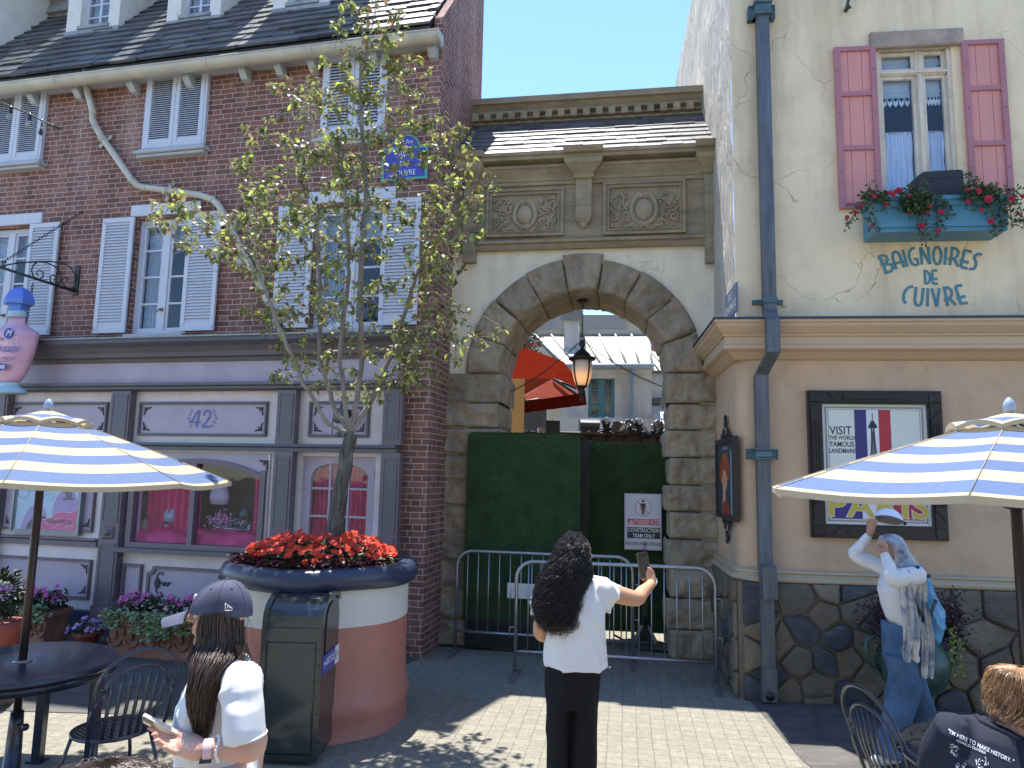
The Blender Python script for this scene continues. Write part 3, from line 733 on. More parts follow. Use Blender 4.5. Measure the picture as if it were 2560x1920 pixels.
m=MB();hz=FA.z(932,1185,ydr);m.box(dx1-.02,dx1+.01,ydr-.02,ydr,hz-.055,hz+.055);obj('hinge',m,M_BLACK,DRR)
m=MB();drape(m,gx0-.1,gx0+gw*.42,.3,gz1+.1,.14,6,.02);drape(m,gx1-gw*.4,gx1+.1,.3,gz1+.1,.15,6,.02);obj('curtain',m,M_PINKC,DRR)
m=MB();m.box(gx0-.3,gx1+.3,1.0,1.02,.1,2.4);m.box(gx0-.32,gx0-.3,.1,1.0,.1,2.4);m.box(gx1+.3,gx1+.32,.1,1.0,.1,2.4);obj('room',m,M_TAN,DRR)
zb0,zb1=FA.z(150,1362,-.05),FA.z(150,1347,-.05)
m=MB();xa,xb=FA.x(10,1355),FA.x(243,1355,-.05);m.prism([(-.035,zb1+.02),(-.085,zb1+.02),(-.09,zb1),(-.07,zb1-.02),(-.07,zb0-.01),(-.035,zb0-.01)],XL,xb,ax='x');obj('moulding',m,M_LILACD,BB)
r4=FA.rect(10,1230,232,1330,-.05);panel(r4[0],FA.x(234,1300,-.05),zb1+.09,z_m0-.12,mt=M_LILACD)
r5=FA.rect(-40,1398,232,1500,-.05);zlp0,zlp1=r5[2],FA.z(200,1398,-.05);panel(r5[0],FA.x(226,1450,-.05),zlp0,zlp1,mt=M_LILACD)
r6=FA.rect(309,1408,350,1500,-.05);panel(r6[0],r6[1],r6[2],r6[3],mt=M_LILACD,orn=False)
r7=FA.rect(370,1414,582,1500,-.05)
pn=panel(r7[0],r7[1],r7[2]-.08,r7[3],mt=M_LILACD,orn=False,notch=.075)
zc=(r7[2]+r7[3])/2-.03;yy=-.05
for sg,xx in((1,r7[0]+.16),(-1,r7[1]-.16)):
 m=MB()
 for k in range(-3,4):m.ell((xx-sg*.02+sg*.0,yy,zc+k*.016),(.05-abs(k)*.006,.012,.009),10,6)
 for k in range(5):m.ell((xx+sg*(.04+.025*k),yy,zc+.008*((-1)**k)),(.02,.01,.016+.006*(k%2)),8,5)
 for sz in(1,-1):
  pts=[(xx-sg*.02,yy,zc+sz*.05),(xx-sg*.03,yy,zc+sz*.085),(xx,yy,zc+sz*.12),(xx+sg*.04,yy,zc+sz*.125),(xx+sg*.05,yy,zc+sz*.105),(xx+sg*.03,yy,zc+sz*.1)]
  m.tube(pts,.007,6)
 obj('ornament',m,M_ORN,pn)
for px in(1365//10*0+700,):pass
m=MB();m.box(XL,DRx0,-.17,-.03,0,.1);m.box(DRx1,XS,-.17,-.03,0,.1);m.box(XL,DRx0,-.12,-.03,.1,.26);obj('plinth',m,M_NAVYP,BB)
# wall lamp over the door
c=FA.P(855,1042,-.2)
WL=thing('wall_lamp','dark globe wall lamp over the shop door, behind the tree trunk','lamp',FA.M)
m=MB();m.T=Matrix.Translation((c[0],-.035,c[2]+.05))@Matrix.Rotation(RAD(90),4,'X');m.lathe([(.05,0),(.045,.02),(.02,.03)],(0,0,0),18);m.T=None
m.tube([(c[0],-.05,c[2]+.05),(c[0],-.15,c[2]+.12),(c[0],-.22,c[2]+.13),(c[0],-.24,c[2]+.09)],.012,8);obj('arm',m,M_IRON,WL)
m=MB();m.lathe([(.01,.1),(.04,.085),(.075,.05),(.085,0),(.07,-.05),(.05,-.075)],(c[0],-.24,c[2]),20);m.frame(c[0]-.09,c[0]+.09,c[2]-.2,c[2]-.02,.008,-.25,-.235);m.lathe([(.05,-.17),(.02,-.2),(.004,-.23)],(c[0],-.24,c[2]),10);obj('lamp_shade',m,mat('green grey enamel',(.10,.115,.11),.4),WL)
# perfume poster on the left bay
PA=FA.rect(18,1130,200,1344,-.1)
x0,x1,z0,z1=PA[0],FA.x(196,1330,-.1),PA[2]+.02,FA.z(150,1130,-.1)
x0=FA.x(22,1340,-.1)
PT=thing('framed_poster','perfume advert poster in a silver grey frame behind the left parasol pole','poster',FA.M)
m=MB();m.frame(x0,x1,z0,z1,.03,-.11,-.04);m.frame(x0+.02,x1-.02,z0+.02,z1-.02,.03,-.095,-.05);obj('frame',m,mat('silver grey frame',(.22,.24,.25),.35,metal=.4),PT)
m=MB();y=-.082
a,b,c_,d=x0+.05,x1-.05,z0+.05,z1-.05;W2,H2=b-a,d-c_
m.face([(a,y,c_),(b,y,c_),(b,y,d),(a,y,d)],0)
def pp_(u,v):return(a+u*W2,c_+v*H2)
def blob(pts,mi,dy):m.face([(pp_(u,v)[0],y-dy,pp_(u,v)[1])for u,v in pts],mi)
blob([(.58,.0),(.6,.33),(.64,.45),(.72,.52),(.82,.54),(.92,.5),(.98,.42),(1,.3),(1,0)],1,.001)
blob([(.10,.0),(.13,.12),(.17,.22),(.24,.31),(.33,.33),(.44,.3),(.5,.22),(.52,.1),(.5,0)],1,.0012)
blob([(.18,0),(.22,.1),(.3,.17),(.4,.2),(.5,.17),(.56,.1),(.5,0)],2,.0014)
blob([(.42,0),(.43,.12),(.52,.15),(.6,.17),(.68,.24),(.78,.25),(.86,.23),(.94,.28),(1,.3),(1,0)],3,.0016)
blob([(.56,.62),(.6,.8),(.7,.86),(.78,.82),(.8,.66),(.84,.54),(.76,.5),(.66,.56),(.6,.54)],2,.0014)
blob([(.36,.78),(.4,.95),(.52,1),(.58,.9),(.56,.72),(.5,.66),(.42,.68)],4,.0013)
blob([(.73,.52),(.78,.6),(.76,.74),(.79,.8),(.93,.8),(.96,.72),(.93,.58),(.88,.5),(.88,.45),(.92,.43),(.92,.41),(.74,.41),(.74,.43),(.78,.45),(.78,.5)],5,.002)
blob([(.80,.63),(.8,.74),(.83,.77),(.89,.77),(.91,.72),(.9,.62),(.85,.57)],6,.0024)
m.add([(pp_(.855+.02*cos(k*.7),0)[0],y-.003,pp_(0,.76+.018*sin(k*.7))[1])for k in range(9)],[tuple(range(9))],7)
for pts in([(.44,.13),(.55,.17),(.66,.24),(.78,.25),(.9,.24),(.99,.3)],[(.62,.02),(.7,.08),(.8,.1),(.9,.17)],[(.8,.03),(.88,.07),(.96,.06)],[(.5,.08),(.6,.13),(.72,.17)]):
 ribbon(m,[pp_(*q)for q in pts],.006,y-.002,6)
ribbon(m,[pp_(.09+.07*cos(RAD(t_))*(1+(t_/900)),.5+.085*sin(RAD(t_)))for t_ in range(60,380,20)],.006,y-.002,7)
ribbon(m,[pp_(.17+.09*cos(RAD(t_)),.6+.09*sin(RAD(t_)))for t_ in range(60,330,20)],.006,y-.002,7)
ribbon(m,[pp_(u,v)for u,v in((.42,.42),(.46,.47),(.52,.49),(.58,.47),(.6,.43),(.57,.4),(.54,.42))],.005,y-.002,7)
put_text(m,'Mme',pp_(.24,0)[0],y-.0025,pp_(0,.70)[1],.085,7,sx=.8,shear=.4)
put_text(m,'Mousseau',pp_(.37,0)[0],y-.0025,pp_(0,.565)[1],.135,7,sx=.72,shear=.45)
put_text(m,'PARFUMERIE de DISTINCTION',pp_(.72,0)[0],y-.0025,pp_(0,.115)[1],.062,8,sx=.42,bold=.002)
obj('print',m,[flat('poster mint',(.45,.56,.60)),flat('poster lilac',(.38,.25,.45)),flat('poster plum',(.06,.045,.09)),flat('poster pink',(.62,.10,.23)),flat('poster skin',(.60,.62,.66)),flat('poster ink',(.12,.10,.16)),flat('poster blush',(.72,.55,.62)),flat('poster blue',(.06,.10,.34)),flat('poster wine',(.16,.02,.07))],PT,recalc=False)
m=MB();m.face([(a,-.088,c_),(b,-.088,c_),(b,-.088,d),(a,-.088,d)]);obj('glazing',m,M_GLASS,PT)
# goods in the display window
GOODS=[flat('scent glass pale',(.35,.4,.42),.15),flat('scent glass dark',(.03,.05,.05),.1),flat('gift box pink',(.7,.35,.34)),flat('silver ware',(.45,.45,.48),.2,metal=.7),flat('sweet pink',(.7,.25,.4)),flat('scent glass blush',(.62,.42,.48),.12)]
def bottle(px,py,h,kind,lab,mi=0):
 p=FA.P(px,py,.22);t_=thing('perfume_bottle',lab,'bottle',FA.M@Matrix.Translation((p[0],.22,p[2])),'scent bottles in the shop window')
 m=MB();m.lathe([(h*.12,0),(h*.34,.03*h),(h*.4,.3*h),(h*.3,.6*h),(h*.08,.7*h),(h*.08,.78*h)],(0,0,0),16,sy=.5);obj('body',m,GOODS[mi],t_)
 m=MB();m.lathe([(h*.1,.78*h),(h*.13,.86*h),(h*.08,.95*h),(.003,h)],(0,0,0),12);obj('stopper',m,GOODS[1],t_)
bottle(362,1327,.2,0,'squat clear scent bottle furthest left in the shop window',0)
bottle(425,1305,.24,0,'tall clear scent bottle left of the window mullion',0)
bottle(414,1332,.14,0,'small round scent bottle just left of the window mullion',0)
bottle(548,1262,.34,0,'big pink labelled scent bottle raised in the right half of the shop window',5)
bottle(610,1300,.2,0,'dark scent bottle at the right end of the shop window',1)
for px,py,w_,lab in((445,1360,.34,'long pale pink gift box with a ribbon in the left half of the window'),(525,1362,.22,'pale pink gift box right of the mullion on the magenta cloth')):
 p=FA.P(px,py,.12);t_=thing('gift_box',lab,'box',FA.M@Matrix.Translation((p[0],.12,p[2])),'gift boxes in the shop window')
 m=MB();m.box(-w_/2,w_/2,0,.12,0,.07);obj('box_body',m,GOODS[2],t_)
 m=MB();m.box(-.012,.012,-.004,.124,-.001,.075);obj('ribbon',m,M_PINKC,t_)
m=MB();p=FA.P(390,1325,.3)
for k in range(26):m.ell((p[0]+ru(-.2,.28),.3+ru(-.05,.05),p[2]+ru(0,.12)),(ru(.015,.05),.03,ru(.02,.05)),8,5)
tag(obj('trinket_display',m,GOODS[1],None),'low heap of dark trinkets in the left half of the shop window','trinkets').matrix_world=FA.M
m=MB();p=FA.P(580,1315,.3)
for k in range(50):
 m.tube([(p[0]+ru(-.3,.3),.28+ru(-.06,.06),p[2]+ru(-.05,.1))for _ in range(3)],ru(.004,.016),5)
for k in range(12):m.ell((p[0]+ru(-.3,.3),.28,p[2]+ru(-.05,.06)),(ru(.02,.05),.03,ru(.02,.05)),8,5)
tag(obj('trinket_display',m,GOODS[3],None),'tangled silver and black trinkets in the right half of the shop window','trinkets').matrix_world=FA.M
m=MB();p=FA.P(550,1295,.2)
for k in range(70):m.ell((p[0]+random.gauss(0,.08),.2+ru(-.04,.04),p[2]+random.gauss(0,.04)),ru(.008,.02),6,4)
tag(obj('sweet_dish',m,GOODS[4],None),'dish heaped with pink sweets under the big scent bottle','sweets').matrix_world=FA.M
# street plaque
r_=FA.rect(957,372,1068,446,-.03);x0,x1,z0,z1=r_
SPQ=thing('street_plaque','blue enamel street name plaque with green border on the brick wall behind the tree','sign',FA.M)
m=MB();m.box(x0,x1,-.03,-.002,z0,z1);cx=(x0+x1)/2
arcp=[(cx+.17*cos(RAD(a_)),z1+.14*sin(RAD(a_)))for a_ in range(0,181,15)]
m.prism(arcp,-.03,-.002)
obj('plate',m,flat('enamel blue',(.055,.06,.36),.3),SPQ)
m=MB();m.frame(x0,x1,z0,z1,.03,-.038,-.03)
for xx in(x0+.015,x1-.015):
 for zz in(z0+.015,z1-.015):m.ell((xx,-.036,zz),(.026,.006,.026),12,6)
m.tube([(x,-.033,z)for x,z in arcp],.013,6);obj('border',m,flat('enamel green',(.10,.33,.25),.35),SPQ)
m=MB();put_text(m,'1er Arr',cx,-.0395,z1+.055,.075,sx=.85);put_text(m,'RUE',cx,-.0395,z1-.085,.085);put_text(m,'DU',cx,-.0395,(z0+z1)/2-.005,.085);put_text(m,'LOUVRE',cx,-.0395,z0+.085,.095,sx=.8)
obj('lettering',m,flat('enamel white',(.75,.76,.78),.4),SPQ)
# bracket sign
BRK=thing('sign_bracket','black wrought iron scroll bracket reaching left from the brick wall','bracket',FA.M)
pb=FA.P(190,735,0);zb=FA.z(190,735,0);zt=FA.z(192,668,0)
m=MB();m.box(pb[0]-.035,pb[0]+.035,-.02,-.002,zb-.02,zt+.02);obj('wall_plate',m,M_IRON,BRK)
e=FA.P(-40,655,-.78);s_=Vector((pb[0],-.02,zb+.03))
m=MB();m.tube([s_,e+(e-s_)*.05],.017,8);obj('arm',m,M_IRON,BRK)
def arm_pt(px,py):
 """point on the upright plane through the arm"""
 n_=Vector((e.y-s_.y,-(e.x-s_.x),0)).normalized();d=FA.Ri@ray(px,py);o=FA.Ri@(EYEP-FA.o)
 t=n_.dot(s_-o)/n_.dot(d);return o+d*t
m=MB();C5=.2893
def cp(l):return[arm_pt(x*C5,480+y*C5)for x,y in l]
m.tube(cp([(640,860),(655,800),(650,720),(610,650),(540,615),(440,600),(330,602),(180,610),(60,630),(0,650),(-60,690)]),.009,7)
m.tube(cp([(330,602),(290,630),(272,680),(290,735),(335,758),(370,735),(372,695),(345,675),(318,690),(320,715),(335,718)]),.009,7)
m.tube(cp([(330,602),(400,610),(470,640),(520,690),(530,750),(510,790),(470,800),(435,770),(435,730),(460,715),(485,730),(480,760),(462,760)]),.009,7)
m.tube(cp([(640,830),(590,835),(545,800),(535,760),(555,735),(582,745),(578,772),(562,770)]),.009,7)
m.tube(cp([(60,630),(45,645),(25,635),(22,605),(45,595),(55,615)]),.008,7);obj('scroll',m,M_IRON,BRK)
def chain(mb,a,b,link=.04,r=.0045,sag=0):
 a,b=Vector(a),Vector(b);L=(b-a).length;n=max(2,int(L/(link*.72)));up=Vector((0,0,1));t=(b-a).normalized()
 s1=t.cross(up);s1=s1.normalized()if s1.length>.05 else Vector((1,0,0));s2=t.cross(s1)
 for i in range(n):
  c=a.lerp(b,(i+.5)/n);c.z-=sag*4*((i+.5)/n)*(1-(i+.5)/n);s_=s1 if i%2 else s2
  mb.tube([c+t*(link*.5*cos(k*pi/3.5))+s_*(link*.28*sin(k*pi/3.5))for k in range(8)],r,4,caps=False)
m=MB();chain(m,cp([(20,610)])[0],FA.P(722*C5,480+165*C5,0),.05);obj('chain',m,M_IRON,BRK)
SG=thing('hanging_sign','pink perfume bottle shaped shop sign with blue stopper hanging from the iron bracket','sign',FA.M)
c=arm_pt(34,900);Yb=c.y;
def sp_(px,py):return FA.P(px,py,Yb)
ccx=sp_(32,900)[0];zt_,zb_=sp_(20,793)[2],sp_(20,955)[2];HB=zt_-zb_
m=MB();sc=sp_(93,850)[0]-ccx
pf=[(.30,0),(.42,.02),(.62,.1),(.78,.25),(.92,.48),(1.0,.68),(1.0,.72),(.93,.76),(.72,.80),(.52,.85),(.40,.91),(.35,1.0)]
m.lathe([(sc*r_,zb_+HB*z_)for r_,z_ in pf],(ccx,Yb,0),40,sy=.42);
M_SGP=mat('frosted pink sign',(.60,.33,.42),.25,var=.1,vs=4);obj('bottle_body',m,M_SGP,SG)
m=MB();m.lathe([(sc*.37,zb_+HB*.985),(sc*.41,zb_+HB*1.0),(sc*.41,zb_+HB*1.03),(sc*.36,zb_+HB*1.045),(sc*.39,zb_+HB*1.06),(sc*.37,zb_+HB*1.09)],(ccx,Yb,0),28,sy=.6);obj('collar',m,flat('pale aqua sign paint',(.32,.46,.52),.4),SG);m=MB()
m.lathe([(sc*.3,zb_),(sc*.42,zb_-HB*.02),(sc*.44,zb_-HB*.04),(sc*.38,zb_-HB*.06),(sc*.6,zb_-HB*.1),(sc*.74,zb_-HB*.15),(sc*.74,zb_-HB*.18)],(ccx,Yb,0),40,sy=.5)
obj('foot',m,flat('pale aqua sign paint',(.32,.46,.52),.4),SG)
zs=zb_+HB*1.09;st=sp_(20,720)[2]-zs
m=MB();m.lathe([(sc*.34,zs),(sc*.34,zs+st*.22),(sc*.56,zs+st*.26),(sc*.58,zs+st*.45),(sc*.42,zs+st*.82),(sc*.12,zs+st)],(ccx,Yb,0),6,smooth=False,ang=.4,sy=.8);obj('stopper',m,flat('cobalt stopper',(.10,.20,.62),.3),SG)
m=MB();yy=Yb-sc*.42*1.03
m.T=None
def ell_label(x,z,r,mi):m.add([(x+r*cos(k*pi/10),yy-.002,z+r*sin(k*pi/10))for k in range(20)],[tuple(range(20))],mi)
zl=lambda v:zb_+HB*v
ell_label(ccx+sc*.16,zl(.71),sc*.2,0);put_text(m,'M',ccx+sc*.16,yy-.004,zl(.71),sc*.32,1,shear=.35)
put_text(m,'Mme',ccx-sc*.22,yy-.004,zl(.63),sc*.24,2,sx=.8)
put_text(m,'Mousseau',ccx+sc*.1,yy-.005,zl(.485),sc*.42,0,sx=.72,shear=.45)
ribbon(m,spiral(ccx+sc*.5,zl(.60),sc*.27,sc*.05,-150,-1.4),.005,yy-.004,0);ribbon(m,[(ccx+sc*u,zl(v))for u,v in((-.7,.52),(-.5,.57),(-.4,.5),(-.5,.42),(-.75,.42))],.006,yy-.004,0)
ribbon(m,[(ccx+sc*u,zl(v))for u,v in((0,.41),(.2,.44),(.4,.42),(.6,.39),(.66,.36),(.6,.345))],.005,yy-.004,0)
put_text(m,'PARFUMEUR',ccx-sc*.02,yy-.004,zl(.325),sc*.2,2,sx=.95,spacing=1.2)
ribbon(m,[(ccx-sc*.45,zl(.285)),(ccx+sc*.4,zl(.285))],.004,yy-.004,2)
m.add([(ccx-sc*.02+sc*u,yy-.003,zl(.2)+sc*v)for u,v in((-.32,0),(-.22,.1),(-.1,.1),(0,.15),(.1,.1),(.22,.1),(.32,0),(.22,-.1),(.1,-.1),(0,-.15),(-.1,-.1),(-.22,-.1))],[tuple(range(12))],0)
put_text(m,'PARIS',ccx-sc*.02,yy-.005,zl(.2),sc*.17,1,sx=.9,bold=.002)
obj('lettering',m,[flat('sign blue',(.03,.07,.28)),flat('sign white',(.75,.76,.8)),flat('sign plum',(.12,.03,.12))],SG,recalc=False)
m=MB();chain(m,cp([(285,790)])[0],FA.P(225*C5,480+1150*C5,Yb),.045);obj('chain',m,M_IRON,SG)
# string lights
SL=thing('string_lights','black festoon cable with clear bulbs sagging across the top left window','string lights',None,loc=(0,0,0))
wp=[at(x,y,5.4)for x,y in((-60,240),(0,254),(30,268),(72,284),(103,300),(125,311),(150,320))]
m=MB();m.tube(wp,.006,6);m.tube([wp[4]+Vector((0,.01,.01)),wp[4]+Vector((.012,0,-.08)),wp[4]+Vector((-.012,0,-.11))],.007,6)
for k in range(30):p=wp[5].lerp(wp[6],k/30);m.tube([p,p+Vector((ru(-.02,.02),ru(-.01,.01),ru(-.025,.02)))],.002,4)
obj('cable',m,M_BLACK,SL)
for bx,by in((27,268),(75,286),(103,322)):
 p=at(bx,by,5.4);m=MB();m.lathe([(.008,.01),(.012,-.01),(.014,-.035),(.012,-.05)],p,10);s_=obj('socket',m,M_BLACK,SL)
 m=MB();m.lathe([(.011,-.05),(.019,-.065),(.021,-.082),(.014,-.098),(.003,-.104)],p,12);obj('bulb',m,glass_mat('bulb glass',(.95,.95,.95),.02,.12),SL)
 # arched gateway
M_ROCK=stone_mat('rock faced stone',(0.35,0.28,0.185),isl=0.14)
M_ENT=stone_mat('weathered cast stone',(0.34,0.27,0.165),isl=0.0,bumpk=0.25,wood=True,stain=(0.12,0.10,0.07))
M_ENTP=stone_mat('carved stone',(0.37,0.30,0.20),isl=0.0,bumpk=0.15,stain=(0.13,0.11,0.08))
M_PLAS=stucco_mat('cream plaster',(0.80,0.70,0.51),crack=0.3,stain=(0.40,0.33,0.22),vert=0.7)
M_SLATE2=slate_mat('gate slate',(0.07,0.075,0.085),(0.15,0.15,0.155),rough=0.36)
GW=thing('arched_gateway','stone arched gateway with carved panels and slate top between the two shop buildings','gateway',FG.M)
XC,ZC,RI,RO,TH=-1.445,3.14,0.985,1.385,0.93
GX0,GX1=-3.12,0.13
def dis(p,amp,k=4.2):return noise.fractal(Vector((p[0]*k,p[1]*k,p[2]*k)),0.9,2.1,4)*amp
def rock(mb,fn,nrm,nu,nv,amp=0.05,base=0.0,seed=0.0,eu=0.1,ev=0.1):
 """rock faced patch: fn(u,v)->point; nrm(u,v)->outward"""
 def f(u,v):
  p=Vector(fn(u,v));n=Vector(nrm(u,v));e=min(min(u,1-u)/eu,min(v,1-v)/ev,1.0);e=max(0,e)**0.6
  return p+n*(base+e*(amp*0.75+dis((p.x+seed,p.y+seed,p.z),amp*1.1)))
 mb.grid(f,nu,nv,0,True)
st=MB()
for i in range(9):
 a0,a1=RAD(20*i+.25),RAD(20*(i+1)-.25);key=(i==4);ro=RO+(0.05 if key else ru(-.01,.012));pj=-.05 if not key else-.075
 P=lambda u,v,a0=a0,a1=a1,ro=ro,pj=pj:(XC-cos(a0+(a1-a0)*u)*(RI+(ro-RI)*v),pj,ZC+sin(a0+(a1-a0)*u)*(RI+(ro-RI)*v))
 rock(st,P,lambda u,v:(0,-1,0),26,24,.05,seed=i*7.3,eu=.05,ev=.05)
 st.grid(lambda u,v,a0=a0,a1=a1,ro=ro,pj=pj:(XC-cos(a0+(a1-a0)*u)*ro,pj+.06*v,ZC+sin(a0+(a1-a0)*u)*ro),8,1)
 for j in range(2):
  y0,y1=pj+(TH+.05)*j*.5+.004,pj+(TH+.05)*(j+1)*.5-.004
  P=lambda u,v,a0=a0,a1=a1,y0=y0,y1=y1:(XC-cos(a0+(a1-a0)*u)*RI,y0+(y1-y0)*v,ZC+sin(a0+(a1-a0)*u)*RI)
  N=lambda u,v,a0=a0,a1=a1:(cos(a0+(a1-a0)*u),0,-sin(a0+(a1-a0)*u))
  rock(st,P,N,14,12,.022,seed=i*3.1+j*11,eu=.07,ev=.07)
for a in(RAD(80.5),RAD(99.5)):
 st.face([(XC-cos(a)*RI,-.075,ZC+sin(a)*RI),(XC-cos(a)*RI,0,ZC+sin(a)*RI),(XC-cos(a)*(RO+.05),0,ZC+sin(a)*(RO+.05)),(XC-cos(a)*(RO+.05),-.075,ZC+sin(a)*(RO+.05))])
zz=0.0;hs=[]
while zz<ZC-.05:
 h=ru(.29,.335);
 if zz+h>ZC-.18:h=ZC-zz
 hs.append((zz,zz+h));zz+=h
for side in(-1,1):
 xi=XC+side*RI;xo=(GX0-.0)if side<0 else GX1
 for k,(b,t_)in enumerate(hs):
  jt=(.035 if k%2 else 0.0)+ru(-.008,.008)
  x0,x1=(xo,xi+jt)if side<0 else(xi-jt,xo)
  pj=-.05-ru(0,.02)
  rock(st,lambda u,v:(x0+(x1-x0)*u,pj,b+.006+(t_-b-.012)*v),lambda u,v:(0,-1,0),26,18,.05,seed=k*5.1+side*31,eu=.04,ev=.07)
  for j in range(2):
   y0,y1=pj+(TH+.05)*j*.5+.004,pj+(TH+.05)*(j+1)*.5-.004;xx=xi-side*jt
   rock(st,lambda u,v:(xx,y0+(y1-y0)*u,b+.006+(t_-b-.012)*v),lambda u,v:(-side,0,0),12,8,.022,seed=k*2.7+j*9+side*13,eu=.07)
obj('arch_stones',st,M_ROCK,GW)
bk=MB()
def arch_cols(mb,y,r,x0,x1,zt,m=0,n=40):
 xs=sorted({x0,x1}|{XC-r*cos(pi*i/n)for i in range(n+1)})
 for a,b in zip(xs,xs[1:]):
  za=ZC+sqrt(max(0,r*r-(a-XC)**2))if abs(a-XC)<=r else None
  zb_=ZC+sqrt(max(0,r*r-(b-XC)**2))if abs(b-XC)<=r+1e-6 else None
  mid=(a+b)/2
  if abs(mid-XC)<r:mb.face([(a,y,za if za else ZC),(b,y,zb_ if zb_ else ZC),(b,y,zt),(a,y,zt)],m)
  else:mb.face([(a,y,0),(b,y,0),(b,y,zt),(a,y,zt)],m)
arch_cols(bk,-.035,RI+.012,GX0,GX1,ZC+RO-.25,0)
n=40
for i in range(n):
 a,b=pi*i/n,pi*(i+1)/n;r=RI+.012
 bk.face([(XC-r*cos(a),-.035,ZC+r*sin(a)),(XC-r*cos(b),-.035,ZC+r*sin(b)),(XC-r*cos(b),TH-.01,ZC+r*sin(b)),(XC-r*cos(a),TH-.01,ZC+r*sin(a))])
for s_ in(-1,1):bk.face([(XC+s_*(RI+.012),-.035,0),(XC+s_*(RI+.012),TH-.01,0),(XC+s_*(RI+.012),TH-.01,ZC),(XC+s_*(RI+.012),-.035,ZC)])
obj('mortar',bk,flat('dark mortar',(.09,.08,.065),.9),GW)
pl=MB();arch_cols(pl,-.038,RO-.05,GX0,GX1,4.70);arch_cols(pl,TH,RI+.012,GX0,GX1,6.0)
obj('plaster',pl,M_PLAS,GW)
zL0,zL1=FG.z(1500,622,-.05),FG.z(1500,598,-.1)
ent=MB()
ent.box(GX0,GX1,-.07,TH,zL0+.02,5.95)
ent.prism([(-.06,zL0),(-.1,zL0),(-.12,zL0+.03),(-.12,zL0+.06),(-.155,zL0+.07),(-.155,zL0+.1),(-.11,zL0+.125),(-.07,zL0+.14)],GX0,GX1,ax='x')
zt=FG.z(1600,366,-.3)
pf=[(-.06,zt-.34),(-.10,zt-.33),(-.10,zt-.29),(-.115,zt-.285),(-.13,zt-.25),(-.19,zt-.17),(-.215,zt-.155),(-.215,zt-.13),(-.15,zt-.125),(-.15,zt-.085),(-.265,zt-.075),(-.275,zt-.04),(-.30,zt-.03),(-.30,zt),(.05,zt+.02),(.05,zt-.34)]
ent.prism(pf,GX0,GX1,ax='x')
obj('entablature',ent,M_ENT,GW)
def bracket(xa,xb,capw,zb_,pend=True):
 c=(xa+xb)/2;w=(xb-xa)/2;m=MB()
 m.box(c-w,c+w,-.15,-.065,zb_,zt-.3)
 s_=capw/w
 def ring(z,k,y):return[(c-w*k,-.06,z),(c-w*k,y,z),(c+w*k,y,z),(c+w*k,-.06,z)]
 prof=[(zt-.31,1.0,-.155),(zt-.29,1.3,-.19),(zt-.27,1.3,-.19),(zt-.25,1.25,-.2),(zt-.15,s_*.95,-.29),(zt-.12,s_,-.3),(zt-.09,s_,-.3),(zt-.085,s_*.8,-.25),(zt-.04,s_*.8,-.25),(zt-.035,s_*.98,-.33),(zt-.0,s_*1.04,-.35),(zt+.03,s_*1.04,-.36),(zt+.035,s_*1.04,.05)]
 vs=[];
 for z,k,y in prof:vs+=ring(z,k,y)
 fs=[]
 for i in range(len(prof)-1):
  for j in range(3):fs.append((i*4+j,i*4+j+1,(i+1)*4+j+1,(i+1)*4+j))
 m.add(vs,fs)
 if pend:
  m.box(c-w*.9,c+w*.9,-.14,-.065,zb_-.03,zb_);m.box(c-w*.75,c+w*.75,-.125,-.065,zb_-.05,zb_-.03);m.ell((c,-.08,zb_-.06),(w*.6,.06,.05),14,8)
 obj('bracket',m,M_ENT,GW)
bracket(FG.x(1439,480,-.15),FG.x(1479,480,-.15),(FG.x(1508,385,-.3)-FG.x(1412,385,-.3))/2,FG.z(1459,545,-.15))
bracket(FG.x(1762,500,-.15),FG.x(1792,500,-.15),.17,FG.z(1775,655,-.15),False)
bracket(FG.x(1160,500,-.15),FG.x(1192,500,-.15),.17,FG.z(1175,655,-.15),False)
